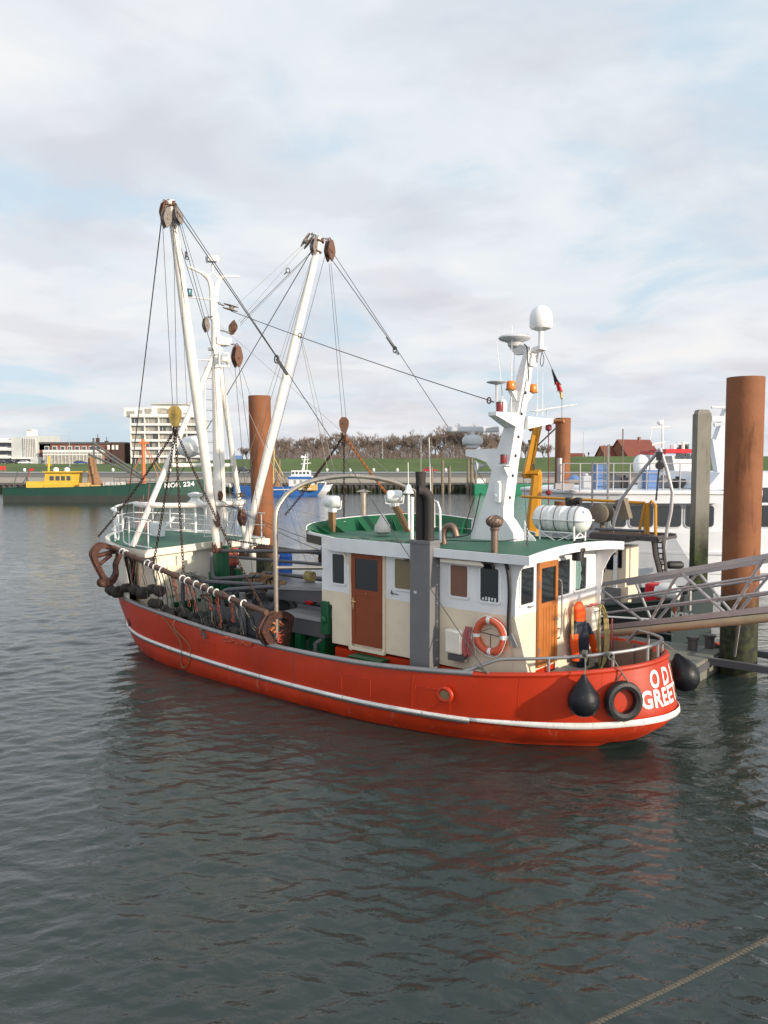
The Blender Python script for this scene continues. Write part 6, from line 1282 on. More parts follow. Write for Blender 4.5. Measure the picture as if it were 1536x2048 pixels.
# --- second cutter with cream wheelhouse, beyond the pontoon
x_end=(FBI@Wz(1408,1250,.3)).x; yc=10.4
F4=FB@Matrix.Translation(V(x_end,yc,0))@Matrix.Rotation(math.pi,4,'Z'); c2=thing('cream_cutter','dark hulled cutter with cream wheelhouse and grey A-frame behind the pontoon','fishing boat',(8,0,0),F4)
F4b=F4.inverted()
def q4(px,py,yb): return F4b@(FB@Bp(px,py,'y',yb))       # plane of constant breadth in the main boat's frame
st,h=shiphull(c2,17,5.0,1.55,-.25,2.6,['hull_dark','hull_dark'],stern=.8)
yn=yc-1.6
a=q4(1190,1090,yn); b=q4(1249,1210,yn)
mb=MB(); mb.mi(0).bb(a.x,b.x,yc-yn,.55,1.0,a.z); hs=part('wheelhouse',mb,'cream',c2,smooth=False)
for x0,y0,x1,y1,m in ((1200,1108,1209,1144,'glass_brown'),(1213,1105,1229,1140,'glass_dark'),(1236,1101,1243,1136,'glass_dark')):
    p=q4(x0,y0,yn-.03); q=q4(x1,y1,yn-.03); mb=MB(); mb.bb(p.x,q.x,p.y,p.y-.04,(p.z+.02),q.z); part('window',mb,m,c2,smooth=False)
p=q4(1232,1110,yn-.04); mb=MB(); mb.bb(p.x-.06,p.x+.06,p.y,p.y+.05,1.4,p.z); part('trim',mb,'plastic_white',c2,smooth=False)
mb=MB(); p=q4(1180,1074,yn-.3); q=q4(1316,1076,yn-.3); 
mb.bb(p.x,q.x,p.y,p.y-.12,p.z-.02,p.z+.14); mb.bb(p.x,q.x,.35,.45,p.z-.02,p.z+.14)
for i in range(8): x=lerp(p,q,i/7).x; mb.bb(x-.04,x+.04,p.y,.4,p.z,p.z+.08)
part('roof_rack',mb,'steel_dark',c2,smooth=False)
mb=MB(); mb.bb(p.x+.3,b.x-.1,1.8,.4,p.z-.12,p.z-.02); part('roof',mb,'casing_grey',c2,smooth=False)
for k,(x0,x1,y0) in enumerate(((1185,1300,1066),(1190,1290,1058),(1200,1280,1062))): mb=MB(); mb.tube([q4(x0,y0,yn+.3*k),q4(x1,y0+4,yn+.3*k)],.05,6); part('spar',mb,('rust_pipe','galv_grey','timber_grey')[k],c2)
# A-frame
ap=(1320,898)
for pts in ([ap,(1241,1001),(1222,1081),(1207,1168)],[ap,(1345,986),(1334,1060),(1322,1150)]): mb=MB(); mb.tube(cr([q4(x,y,yc-1.2) for x,y in pts],2),.055,9); part('a_frame',mb,'gangway_grey',c2)
mb=MB(); p=q4(1320,912,yc-1.2); mb.box(p,(.2,.14,.25)); mb.lathe(p+V(0,-.08,-.3),(0,1,0),[(.12,0),(.12,.16)],12); mb.tube([p,p+V(.1,0,-1.4)],.03,5); part('frame_block',mb,'steel_dark',c2)
mb=MB(); mb.tube([q4(1307,1070,yn),q4(1312,1110,yn),q4(1322,1150,yn)],.10,8); mb.tube([q4(1325,1075,yn),q4(1333,1150,yn)],.05,6)
for i in range(6): mb.tube([q4(1311+2*i,1085+11*i,yn),q4(1327+i,1085+11*i,yn)],.025,5)
part('gantry_column',mb,'steel_dark',c2)
for pts in ([(1043,993),(1290,1006)],[(1291,1006),(1277,1070)],[(1295,1006),(1289,1070)],[(1296,1070),(1296,1010),(1303,1002),(1311,1010),(1311,1075)]): mb=MB(); mb.tube([q4(x,y,yc-.6) for x,y in pts],.05,7); part('orange_rail',mb,'crane_yellow',c2)
mb=MB(); p=q4(1205,1020,yc-.8); mb.lathe(p+V(0,-.3,-.1),(0,1,0),[(.2,0),(.32,.05),(.32,.6),(.2,.65)],18); mb.box(p+V(-.75,0,.05),(.32,.35,.7),rot=Matrix.Rotation(.3,3,'Y')); mb.tube([p+V(0,0,-.3),p+V(0,0,-1.0)],.08,6); part('net_drum',mb,'timber_grey',c2)
mb=MB(); mb.tube([q4(1136,1050,yn),q4(1137,995,yn)],.11,8); part('exhaust',mb,'soot',c2)
mb=MB(); mb.tube(cr([q4(1143,1048,yn),q4(1145,1012,yn),q4(1152,1002,yn),q4(1162,1002,yn)],4),.11,8); part('exhaust',mb,'soot',c2)
for x0,y0,y1,r_ in ((1184,925,1060,.035),(1215,890,1075,.035)): mb=MB(); mb.tube([q4(x0,y1,yc),q4(x0+1,y0,yc)],r_,6); part('pole',mb,'galv',c2)
p=q4(1288,1186,yn-.3); q=q4(1314,1238,yn-.3); mb=MB(); mb.bb(p.x,q.x,p.y,p.y-.6,max(.7,q.z),p.z+.3); part('red_container',mb,'red_plastic',c2,bevel=.06)
for x0,y0 in ((1326,1184),(1344,1186),(1334,1180)): mb=MB(); c=q4(x0,y0,yn-.2); mb.lathe(c+V(-.25,0,0),(1,0,0),[(.1,0),(.2,.04),(.22,.25),(.2,.46),(.1,.5)],12); part('white_float',mb,'plastic_white',c2)
for i,(x0,y0) in enumerate(((1296,1170),(1330,1200),(1350,1205),(1365,1190),(1380,1175))): mb=MB(); c=q4(x0,y0,yn-.1); mb.tube([c,c+V(0,0,-.7)],.06,7); part('stanchion',mb,('steel_dark','galv','rope_orange')[i%3],c2)
mb=MB(); p=q4(1225,1200,yn-.1); mb.box(p,(.5,.1,.8)); mb.box(p+V(-.8,0,-.1),(.3,.1,.6)); part('wall_panel',mb,'casing_grey',c2,smooth=False)
c=q4(1335,1233,yc-2.3); mb=MB(); text3d(mb,'NORDDEICH',.30,V(0,0,0),(1,0,.0),(0,0,1),.012,.8)
w_=max(v_.x for v_ in mb.v); s0=q4(1337,1240,yc-2.2)
mb.v=[V(s0.x-v_.x,0,1.0+v_.z) for v_ in mb.v]
for i,v_ in enumerate(mb.v):
    t=max(0,v_.x/17); b=2.5*(.8+.2*math.sin(min(1,t/.35)*math.pi/2)); mb.v[i]=V(v_.x,b+.02,v_.z)
part('lettering',mb,'stripe_white',c2,smooth=False)
mb=MB(); a=V(.1,2.02,.92); b=V(2.6,2.42,.82); mb.tube([a,b],.03,5); part('white_line',mb,'plastic_white',c2)
# yellow crane with hook line
cc=F4b@(FB@Bp(1070,1042,'y',yc+1.2)); 
def q5(px,py): return F4b@(FB@Bp(px,py,'y',yc+1.2))
cr_=thing('yellow_crane','yellow deck crane folded upright behind the radar mast','crane',q5(1068,1045),F4)
def beam(pts,r,m='crane_yellow',nm='crane_arm'): mb=MB(); mb.tube([q5(*p) for p in pts],r,4 if nm=='crane_arm' else 6); return part(nm,mb,m,cr_,smooth=False)
beam([(1064,1180),(1066,1045),(1074,950)],[.30,.26,.20],nm='crane_column'); beam([(1046,948),(1080,947)],.17); beam([(1052,955),(1074,845)],[.18,.13]); beam([(1060,955),(1084,842)],[.05,.05]); beam([(1072,845),(1128,842)],.09,'rust_orange'); beam([(1058,880),(1068,940)],.05,'steel_dark'); beam([(1058,857),(1070,850)],.14,'rust_orange')
mb=MB(); mb.tube([q5(1097,845),q5(1097,1020)],.02,5); mb.lathe(q5(1097,862),(0,0,1),[(.05,0),(.12,.05),(.12,.2),(.05,.25)],10); mb.lathe(q5(1097,990),(0,0,1),[(.05,0),(.12,.05),(.12,.15),(.05,.2)],10); part('hook_line',mb,'lamp_red',cr_)
mb=MB(); mb.tube([q5(1068,898),q5(1111,857)],.03,5); part('hook_line',mb,'steel_dark',cr_)
# --- white ferry
FX0=Wy(1076,925,34).x; F5=Matrix.Translation(V(FX0,34,0)); fy=thing('white_ferry','large white ferry with dark rounded windows behind the gangway','ferry',(8,4,0),F5)
g5=lambda px,py,y=0: F5.inverted()@Wy(px,py,34+y)
mb=MB(); LB=14.5
def frow(z,infl,x0): return [V(x0,4.5,z),V(x0+1.0,2.2,z),V(x0+2.6,.9,z),V(x0+5,.1,z),V(x0+7,-infl,z),V(LB,-infl,z),V(LB,8.5,z),V(x0+3,8.5,z)]
mb.sheet([frow(-.5,.0,2.6),frow(.9,.0,1.9),frow(1.0,.08,1.85),frow(1.1,.08,1.8),frow(1.12,.0,1.8),frow(1.75,.0,1.4),frow(1.78,.12,1.35),frow(1.88,.12,1.3),frow(1.9,.0,1.3),frow(2.7,.0,.8),frow(2.72,-.15,.8)],closed=True)
part('hull',mb,'ferry_white',fy,smooth=False)
mb=MB(); zr0=g5(1200,1006).z; zr1=g5(1200,980).z
mb.prism([V(3.2,.25,2.7),V(5.0,.25,2.7),V(LB,.25,2.7),V(LB,8.3,2.7),V(3.6,8.3,2.7),V(2.6,4.3,2.7)],(0,0,zr0-2.7)); part('saloon_wall',mb,'ferry_white',fy,smooth=False)
mb=MB(); xr=g5(1440,1000).x
mb.prism([V(.1,4.4,zr0),V(1.6,.4,zr0),V(3.5,-.35,zr0),V(xr,-.35,zr0),V(xr,8.6,zr0),V(2.2,8.6,zr0)],(0,0,zr1-zr0-.18)); part('roof_band',mb,'ferry_white',fy,smooth=False)
mb=MB(); mb.prism([V(.0,4.4,zr1-.18),V(1.5,.3,zr1-.18),V(3.5,-.45,zr1-.18),V(xr+.1,-.45,zr1-.18),V(xr+.1,8.7,zr1-.18),V(2.1,8.7,zr1-.18)],(0,0,.16)); part('roof_band',mb,'plastic_white',fy,smooth=False,bevel=.05)
for x0,x1 in ((1221,1253),(1259,1307),(1313,1363),(1370,1428),(1455,1500),(1506,1560)):
    a=g5(x0,1010,.2); b=g5(x1,1055,.2); w_=b.x-a.x; h_=a.z-b.z; c=V((a.x+b.x)/2,.22,(a.z+b.z)/2); k=rrect(w_,h_,.18,4); mb=MB(); mb.add([c+V(u_,0,v_) for u_,v_ in k],[tuple(range(len(k)))])
    w0=part('window',mb,'glass_dark',fy,smooth=False)
    mb=MB(); mb.tube([c+V(u_,0,v_) for u_,v_ in k],.025,5,closed=True); part('window_frame',mb,'grey_light',w0)
mb=MB(); a=g5(1444,942,.4); mb.prism([V(g5(1418,985).x,.3,zr1),V(g5(1447,945).x,.3,g5(0,945).z),V(LB,.3,g5(0,945).z),V(LB,.3,zr1)],(0,7,0)); part('upper_house',mb,'ferry_white',fy,smooth=False)
a=g5(1526,975,.3); mb=MB(); mb.bb(a.x,a.x+1.4,.27,.31,g5(0,1020).z,a.z); part('window',mb,'glass_dark',fy,smooth=False)
mb=MB(); mb.prism([g5(1438,958,2),g5(1462,958,2),g5(1462,812,2),g5(1455,812,2),g5(1432,880,2),g5(1425,878,2)],(0,.5,0)); mb.tube([g5(1423,815,2),g5(1470,815,2)],.07,6); mb.tube([g5(1428,850,2),g5(1450,845,2)],.1,6); mb.box(g5(1433,838,2),(.5,.3,.25)); part('mast',mb,'ferry_white',fy,smooth=False)
# upper deck railing
a=g5(1126,927,.2); b=g5(1392,926,.2); zb_=zr1
mb=MB()
for f in (1,.66,.33): z=zb_+(a.z-zb_)*f; mb.tube([V(a.x,.1,z),V(b.x,.1,z)],.022,6)
part('top_railing',mb,'gangway_grey',fy)
for i in range(9): x=a.x+(b.x-a.x)*i/8; mb=MB(); mb.tube([V(x,.1,zb_-.05),V(x,.1,a.z)],.03,6); part('railing_post',mb,'gangway_grey',fy)
mb=MB(); p=g5(1119,930,.3); mb.tube([V(p.x,.3,zr1),p+V(0,0,.3)],.11,8); mb.box(V(p.x+.2,.3,zr1+.15),(.8,.4,.25)); part('davit',mb,'gangway_grey',fy)
p=g5(1282,926,2.5); mb=MB(); mb.lathe(p+V(0,0,-.45),(0,0,1),[(.25,0),(.33,.1),(.36,.4),(.3,.65),(.16,.8),(.02,.84)],18); mb.tube([V(p.x,p.y,zr1-.1),p+V(0,0,-.4)],.14,8); part('radome',mb,'plastic_white',fy)
for x0,y0 in ((1208,890),(1218,888),(1245,858)): mb=MB(); mb.tube([g5(x0,978,1),g5(x0+1,y0,1)],.03,5); part('whip_antenna',mb,'timber_grey',fy)
for nm,x0,x1,y0,m,l in (('crate',1193,1215,929,'sign_blue','pale blue crate on the ferry roof left of the white dome'),('crate',1297,1317,940,'sign_blue','small blue crate on the ferry roof right of the white dome')):
    a=g5(x0,y0,1.5); b=g5(x1,985,1.5); mb=MB(); mb.bb(a.x,b.x,1.5,2.3,zr1-.02,a.z)
    for i in range(4): mb.bb(a.x-.02,b.x+.02,1.47,1.5,zr1+(a.z-zr1)*(i+.4)/4.4,zr1+(a.z-zr1)*(i+.55)/4.4)
    solo(nm,mb,m,l,'crate',(a.x,2,zr1),F5,smooth=False)
mb=MB(); rows=[]
for i in range(9): rows.append([g5(1133+3.4*j,962-12*math.sin(math.pi*j/9)*math.sin(math.pi*(i+1)/10)*(1+.3*noise.noise(V(i,j*.7,0))),1.2+.15*i) for j in range(10)])
mb.sheet(rows); solo('blue_tarp',mb,'sign_blue','dark blue tarpaulin over gear on the ferry roof near the davit','tarpaulin',g5(1146,960,2),F5,solid=.02)
for k,(x0,x1,y0,m) in enumerate(((1222,1242,950,'casing_grey'),(1246,1262,955,'steel_dark'),(1325,1345,955,'casing_grey'),(1355,1372,958,'steel_dark'),(1166,1186,952,'grey_light'))):
    a=g5(x0,y0,3); b=g5(x1,985,3); mb=MB(); mb.bb(a.x,b.x,3,3.8,zr1-.02,a.z); mb.bb(a.x+.1,b.x-.2,3.1,3.6,a.z,a.z+.12); part('deck_unit',mb,m,fy,bevel=.04)
mb=MB(); p=g5(1350,1130,-.2); mb.lathe(p+V(-.35,0,0),(1,0,0),[(.1,0),(.17,.08),(.17,.6),(.1,.7)],12); solo('ball_fender',mb,'rubber','black sausage fender lying against the ferry hull left of the post','fender',p,F5)
# --- red topped pilot boat behind the ferry
F6=frame_at(1280,52,0); g=PXL(F6); pv=thing('red_white_boat','white boat with red-edged wheelhouse roof beyond the ferry','motorboat',(4,0,0),F6)
shiphull(pv,9,3.6,3.6,3.2,4.2,['ferry_white','hull_dark'],z1=1.)
a=g(1344,912,-1.4); b=g(1392,945,-1.4); mb=MB(); mb.prism([V(a.x-.2,-1.5,3.2),V(b.x,-1.5,3.2),V(b.x,-1.4,a.z),V(a.x,-1.4,a.z),V(a.x+.2,-1.45,b.z)],(0,2.9,0)); part('wheelhouse',mb,'plastic_white',pv,smooth=False)
a=g(1332,898,-1.6); b=g(1400,906,-1.6); mb=MB(); mb.bb(a.x,b.x,-1.6,1.6,b.z,a.z); part('roof_band',mb,'red_plastic',pv,smooth=False)
for i in range(4): p=g(1356+i*10,912,-1.45); mb=MB(); mb.bb(p.x-.13,p.x+.13,-1.46,-1.40,p.z-.17,p.z+.15); part('window',mb,'pane_dark',pv,smooth=False)
mb=MB(); mb.tube([g(1366,898,0),g(1366,884,0)],.1,6); mb.tube([g(1355,888,0),g(1377,886,0)],.06,5); mb.tube([g(1346,898,0),g(1346,890,0)],.2,6); part('roof_mast',mb,'plastic_white',pv)
F7=frame_at(1295,56,0); g=PXL(F7); pv2=thing('white_workboat','white boat with a tall aerial mast left of the red topped boat','motorboat',(2,0,0),F7)
shiphull(pv2,4.2,2.6,3.0,2.9,3.4,['ferry_white','hull_dark'],z1=1.)
a=g(1300,900,-1); b=g(1330,945,-1); mb=MB(); mb.bb(a.x,b.x,-1,1,2.7,a.z-.3); part('wheelhouse',mb,'ferry_white',pv2,bevel=.06)
mb=MB(); mb.bb(a.x,b.x,-1.1,1.1,a.z-.3,a.z-.05); part('roof_band',mb,'red_plastic',pv2,smooth=False)
mb=MB(); mb.tube([g(1325,900,0),g(1325,838,0)],[.09,.05],6); mb.tube([g(1300,857,0),g(1340,853,0)],.05,5); mb.tube([g(1304,890,0),g(1330,884,0)],.08,5); mb.ball(g(1319,845,0),.18,8); mb.tube([g(1300,880,0),g(1305,855,0)],.03,5); part('mast',mb,'plastic_white',pv2)
# ================================================================ LAND, QUAY, DIKE
def crest(x):
    pts=[(-400,5.4),(-75,5.3),(-48,6.9),(40,7.0),(62,7.7),(400,8)]
    for (a,b),(c,d_) in zip(pts,pts[1:]):
        if a<=x<=c: return b+(d_-b)*(x-a)/(c-a)
    return pts[0][1] if x<0 else pts[-1][1]
xs=[-900]+[-300+10*i for i in range(61)]+[900]
def strip(name,prof,m,kind='structure'):
    mb=MB(); mb.sheet([[V(x,y,(z(x) if callable(z) else z)) for x in xs] for y,z in prof]); return struct(name,mb,m,kind)
mat('stone_bank',(.34,.29,.23),.9,dirt=(.16,.14,.11),damt=.5,dscale=.9,bump=.6,bscale=3)
mat('mud',(.07,.062,.04),.9,dirt=(.035,.04,.018),damt=.5,dscale=.6,bump=.5,bscale=2)
mat('bank_dark',(.14,.12,.10),.9,dirt=(.22,.19,.15),damt=.5,dscale=.3,bump=.3,bscale=2)
mat('asphalt',(.075,.073,.072),.85,dirt=(.10,.10,.09),damt=.4,dscale=.5)
mat('grass',(.072,.115,.022),.95,dirt=(.095,.125,.03),damt=.5,dscale=.12,bump=.6,bscale=2,var=.15)
mat('field',(.05,.075,.025),.95,dirt=(.08,.08,.04),damt=.4,dscale=.05)
strip('quay_bank',[(152.3,1.42),(156,1.75)],'mud'); strip('stone_apron',[(155.9,1.754),(172,2.50)],'stone_bank'); strip('bank',[(171.9,2.496),(178,2.62),(205,2.80)],'bank_dark')
strip('road',[(204.9,2.804),(231,2.85)],'asphalt'); strip('kerb',[(231,2.99),(231.3,2.99)],'concrete'); strip('dike',[(231.3,2.97),(234,3.15),(255,lambda x:crest(x)-.7),(262,lambda x:crest(x)),(266,lambda x:crest(x)),(285,5.0)],'grass')
strip('ground',[(284,5.0),(700,5.0),(5000,4.0)],'field')
mb=MB(); rows=[[],[]]
x=-300.
while x<300:
    for dx,dy in ((0,0),(.25,.35),(.55,.35),(.8,0)): rows[0].append(V(x+dx,152+dy,1.45)); rows[1].append(V(x+dx,152+dy,-1))
    x+=1.1
mb.sheet(rows); mb.bb(-300,300,151.9,152.5,1.42,1.56)
tide_mat('sheet_tide','steel_dark',.6,1.3,((.012,.014,.007),(.035,.045,.015)))
solo('quay_wall',mb,'sheet_tide','dark corrugated sheet pile quay wall along the far shore','quay wall',(0,152,0),smooth=False)
i=0
FPs=[]
for px in (704,722,742,760,778,797,815,834,853,871,905,922): FPs.append((px,972,'short'))
for px,top in ((559,919),(528,905),(885,920),(899,932),(936,917),(943,916),(951,931),(863,933),(1010,930),(1030,925)): FPs.append((px,top,'tall'))
firstS=firstT=None
ORD_=['first','second','third','fourth','fifth','sixth','seventh','eighth','ninth','tenth','eleventh','twelfth']
for px,top,k in FPs:
    p=Wy(px,top,150.6)
    if k=='short':
        l=ORD_[i]+' short dark fender pile from the blue cutter along the quay wall'; i+=1
        if firstS is None:
            mb=MB(); mb.tube([V(p.x,150.9,-1),V(p.x,150.9,p.z)],.22,8); firstS=solo('fender_pile',mb,'algae',l,'pile',(p.x,150.9,0),group='short fender piles along the far quay'); 
        else: dup(firstS,(p.x,150.9,0),0,l)
    else:
        mb=MB(); mb.tube([V(p.x,150.2,-1),V(p.x,150.2,p.z*.5),V(p.x,150.2,p.z)],[.30,.28,.24],10)
        sd_={559:'half hidden behind the middle pile',528:'hidden mostly by the middle pile',885:'under the arch, thickest of its row',899:'short one right of the thick post',936:'left one of a close pair',943:'right one of a close pair',951:'short one right of the close pair',863:'thin one in front of the red car',1010:'behind the radar mast foot',1030:'beyond the white radar mast'}[px]
        solo('mooring_post',mb,'timber_grey','grey timber post at far quay, '+sd_,'mooring post',(p.x,150.2,0),group='timber mooring posts at the far quay')
a=Wy(946,962,149.5); b=Wy(1112,984,149.5); gt=thing('green_barge','low green barge with a white board at the far quay','barge',((a.x+b.x)/2,149.5,0))
mb=MB(); mb.bb(a.x,b.x,146.5,150.5,-.3,a.z-.55); part('hull',mb,'cliff_green',gt,smooth=False); c=Wy(962,958,149); mb=MB(); mb.box((c.x,148.5,a.z-.0),(1.6,.1,.9)); part('board',mb,'plastic_white',gt,smooth=False)
mb=MB(); 
for i in range(9): x=a.x+(b.x-a.x)*i/8; mb.tube([V(x,147,a.z-.6),V(x,147,a.z+.3)],.04,5)
mb.tube([V(a.x,147,a.z+.3),V(b.x,147,a.z+.3)],.04,5); part('railing',mb,'lamp_steel',gt)
# ================================================================ BUILDINGS
YB=328.
# apartment block
ab=thing('apartment_block','white apartment tower with long balconies on every floor behind the dike','building',Wy(315,925,YB+6))
gb=lambda px,py: Wy(px,py,YB)
x0,x1=gb(244,0).x,gb(389,0).x; zf=[gb(0,y).z for y in (928,914,898,882,866,850,833.5,822,806)]
mb=MB(); mb.bb(x0+.3,x1-.3,YB+1.4,YB+14,4.5,zf[6]+.1); part('core',mb,'bld_cream',ab,smooth=False)
for f in range(6):
    z0=zf[f]; z1=zf[f+1]; mb=MB(); mb.bb(x0,x1,YB-.2,YB+1.5,z1-.25,z1+.05); mb.bb(x0,x1,YB-.22,YB-.1,z1-.95+.7,z1+.75) if f<5 else mb.bb(x0,x1,YB-.3,YB+1.5,z1+.05,z1+1.1)
    part('balcony',mb,'bld_white',ab,smooth=False)
    nb=10
    for i in range(nb):
        xa=x0+(x1-x0)*(i+.06)/nb; xb=x0+(x1-x0)*(i+.94)/nb; mb=MB(); mb.bb(xa,xb,YB+1.25,YB+1.42,z0+.15,z1-.35); w0=part('window',mb,'pane' if (i*7+f*3)%5 else 'pane_dark',ab,smooth=False)
        mb=MB(); mb.bb((xa+xb)/2-.07,(xa+xb)/2+.07,YB+1.19,YB+1.26,z0+.15,z1-.35); part('mullion',mb,'bld_white',w0,smooth=False)
    for i in range(0,nb+1,2):
        xa=x0+(x1-x0)*i/nb; mb=MB(); mb.bb(xa-.16,xa+.16,YB-.05,YB+1.4,z0,z1-.2); part('party_wall',mb,'bld_white',ab,smooth=False)
def bx(par,nm,p0,p1,y0,y1,m): a=gb(*p0); b=gb(*p1); mb=MB(); mb.bb(a.x,b.x,YB+y0,YB+y1,b.z,a.z); return part(nm,mb,m,par,smooth=False)
bx(ab,'penthouse',(246,815),(312,833),1,12,'bld_white'); bx(ab,'penthouse',(300,808),(368,833),3,12,'bld_white'); bx(ab,'penthouse',(340,822),(385,834),2,12,'bld_white'); bx(ab,'roof',(297,805),(372,808),2,13,'bld_grey')
for a,b in (((252,822),(268,830)),((276,820),(284,827)),((288,817),(302,828)),((308,816),(330,829)),((336,815),(356,829)),((364,825),(382,832))): bx(ab,'window',a,b,.85 if a[0]<300 else 1.9,1.1 if a[0]<300 else 3.05,'pane')
for px,y in ((250,815),(262,817),(325,801),(345,803)): mb=MB(); p=gb(px,y); mb.tube([V(p.x,YB+5,zf[6]),V(p.x,YB+5,p.z)],.08,4); part('aerial',mb,'lamp_steel',ab)
# brick hotel with glazed front
ht=thing('brick_hotel','long dark brick hotel with a white glazed front at the foot of the tower','building',gb(160,925)+V(0,6,0))
bx(ht,'wall',(74,887),(245,931),2,14,'brick'); bx(ht,'wall',(222,885),(246,931),1,14,'brick_dark'); bx(ht,'roof',(72,884),(247,888),1.5,14.5,'steel_dark')
for px in (85,101,117,131,146,160,174,188): f_=bx(ht,'window',(px,892),(px+9.5,900.5),1.9,2.1,'bld_white'); bx_=None; a=gb(px+1,893); b=gb(px+8.5,899.5); mb=MB(); mb.bb(a.x,b.x,YB+1.82,YB+1.9,b.z,a.z); part('pane',mb,'pane_dark',f_,smooth=False)
for px in (213,222,230): f_=bx(ht,'window',(px,890),(px+5,899),.85,1.1,'bld_white')
for px in (213,222,230): f_=bx(ht,'window',(px,915),(px+4,926),.85,1.1,'pane_dark')
bx(ht,'glazed_front',(91,904),(206,931),-2,2,'pane'); bx(ht,'fascia',(90,900),(208,905),-2.3,2,'bld_white'); bx(ht,'fascia',(90,908),(207,910.5),-2.2,-1.95,'bld_white')
for i in range(17): px=91+i*7.15; bx(ht,'mullion',(px,905),(px+1.2,930),-2.25,-1.95,'bld_white')
bx(ht,'plinth',(90,927),(208,931),-2.3,-1.9,'bld_white')
for px,y in ((185,870),(203,876)): bx(ht,'chimney',(px-2.5,y+5),(px+2.5,888),5,7,'brick_dark'); mb=MB(); p=gb(px,y-3); mb.tube([V(p.x,YB+6,gb(0,885).z),V(p.x,YB+6,p.z)],.15,5); part('aerial',mb,'steel_dark',ht)
# white modern building
wb=thing('spa_building','white and pale green modern building with vertical fins at the far left','building',gb(40,925)+V(0,6,0))
bx(wb,'wall',(-60,876),(75,931),3,16,'bld_white'); bx(wb,'wall',(20,874),(75,914),1,14,'bld_grey'); bx(wb,'upper_wall',(45,871),(97,900),2,12,'bld_grey'); bx(wb,'tower',(44,859),(56,873),4,9,'bld_white'); bx(wb,'tower_cap',(45,857),(55,860),3.6,9.4,'bld_grey')
for i in range(8): px=46+i*3.4; bx(wb,'fin',(px,876),(px+1.2,914),.3,1.1,'bld_white')
for y in (880,896,912): bx(wb,'balcony',(-30,y),(20,y+5),-.4,3,'bld_white'); bx(wb,'window',(-28,y+6),(18,y+13),2.7,3.05,'pane_dark')
bx(wb,'entrance',(29,918),(60,931),.7,1.05,'pane_dark'); bx(wb,'annex',(60,914),(92,931),.2,8,'bld_grey'); bx(wb,'canopy',(26,914),(62,918),-1.5,2,'bld_white')
# farmhouse
fc=Wy(1262,925,282); F8=Matrix.Translation(V(fc.x,282,4.9))@Matrix.Rotation(R(24),4,'Z'); fh=thing('farmhouse','brick farmhouse with steep red tiled roof behind the dike on the right','building',(0,0,0),F8)
def gable(x0,x1,y0,y1,ze,zr,nm):
    ym=(y0+y1)/2; mb=MB(); mb.prism([V(x0,y0,0),V(x0,y1,0),V(x0,y1,ze),V(x0,ym,zr-.15),V(x0,y0,ze)],(x1-x0,0,0)); part('wall',mb,'brick_farm',fh,smooth=False)
    mb=MB()
    for s in(-1,1): yo=ym+s*((y1-y0)/2+.5); mb.prism([V(x0-.4,ym,zr),V(x0-.4,yo,ze-.35),V(x0-.4,yo,ze-.1),V(x0-.4,ym,zr+.25)],(x1-x0+.8,0,0))
    part('roof',mb,'roof_red',fh,smooth=False)
gable(-6,8,-5,5,3.2,8.6,'main'); gable(-11,-5,0,6,2.2,6.4,'wing')
for x in (-3,0,3,6): mb=MB(); mb.bb(x-.5,x+.5,-5.06,-4.98,1.2,2.5); part('window',mb,'pane_dark',fh,smooth=False)
for y in (-2,1.6): mb=MB(); mb.bb(-6.06,-5.98,y-.5,y+.5,1.2,2.5); part('window',mb,'pane_dark',fh,smooth=False)
mb=MB(); mb.bb(3,3.8,-.4,.4,8,9.8); part('chimney',mb,'brick_farm',fh,smooth=False)
fc=Wy(1146,925,300); F9=Matrix.Translation(V(fc.x,300,5)); sh=thing('small_barn','small red roofed barn showing just above the dike by the far pile','building',(0,0,0),F9)
mb=MB(); mb.bb(-4,4,-2,3,0,2.4); part('wall',mb,'brick_farm',sh,smooth=False); mb=MB(); mb.prism([V(-4.3,-2.3,2.3),V(-4.3,.5,4.2),V(-4.3,3.3,2.3)],(8.6,0,0)); part('roof',mb,'roof_red',sh,smooth=False)
# ================================================================ TREES
HT=[]
def treeproto(seed,H,W,m):
    rr=random.Random(seed); tw=MB(); tr_=MB()
    def grow(p,d,l,r_,lev):
        q=p+d*l; mid=lerp(p,q,.5)+V(rr.uniform(-.06,.06),rr.uniform(-.06,.06),0)*l
        (tr_ if lev<2 else tw).tube([p,mid,q],[r_,r_*.85,r_*.65],5 if lev<2 else 3,caps=False)
        if lev>=5: return
        for _ in range(rr.choice((3,4,4)) if lev<4 else 5):
            a,b=basis(d); t=rr.uniform(0,6.28); s=rr.uniform(.35,.85); nd=(d+(a*math.cos(t)+b*math.sin(t))*s*W+V(0,0,.18)).normalized()
            grow(lerp(p,q,rr.uniform(.55,1)),nd,l*rr.uniform(.62,.82),max(.016,r_*.6),lev+1)
    grow(V(0,0,0),V(rr.uniform(-.05,.05),0,1).normalized(),H*.22,.10*H/8,0)
    HT.append(max(v.z for v in tw.v)); t=thing('bare_tree','x','tree',(0,0,0)); part('trunk',tr_,'bark',t,smooth=False); part('crown',tw,m,t,smooth=False); return t
protos=[treeproto(31,9,1.,'twig'),treeproto(33,8,1.2,'twig'),treeproto(36,8.5,.8,'twig_grey'),treeproto(38,7,1.3,'twig')]
rr=random.Random(77); spots=[]
for i in range(47):
    px=548+i*(1038-548)/46+rr.uniform(-4,4); Y=rr.uniform(276,306)
    top={0:881,1:872,2:876,3:869,4:856,5:867}[min(5,int((px-548)/82))]+rr.uniform(-12,6); spots.append((px,Y,top))
for i in range(7): spots.append((484+i*9.5,320+rr.uniform(0,15),890+rr.uniform(-3,6)))
for px in (1052,1066,1088,1098): spots.append((px,290,884+rr.uniform(-4,8)))
for px in (1362,1372): spots.append((px,300,883))
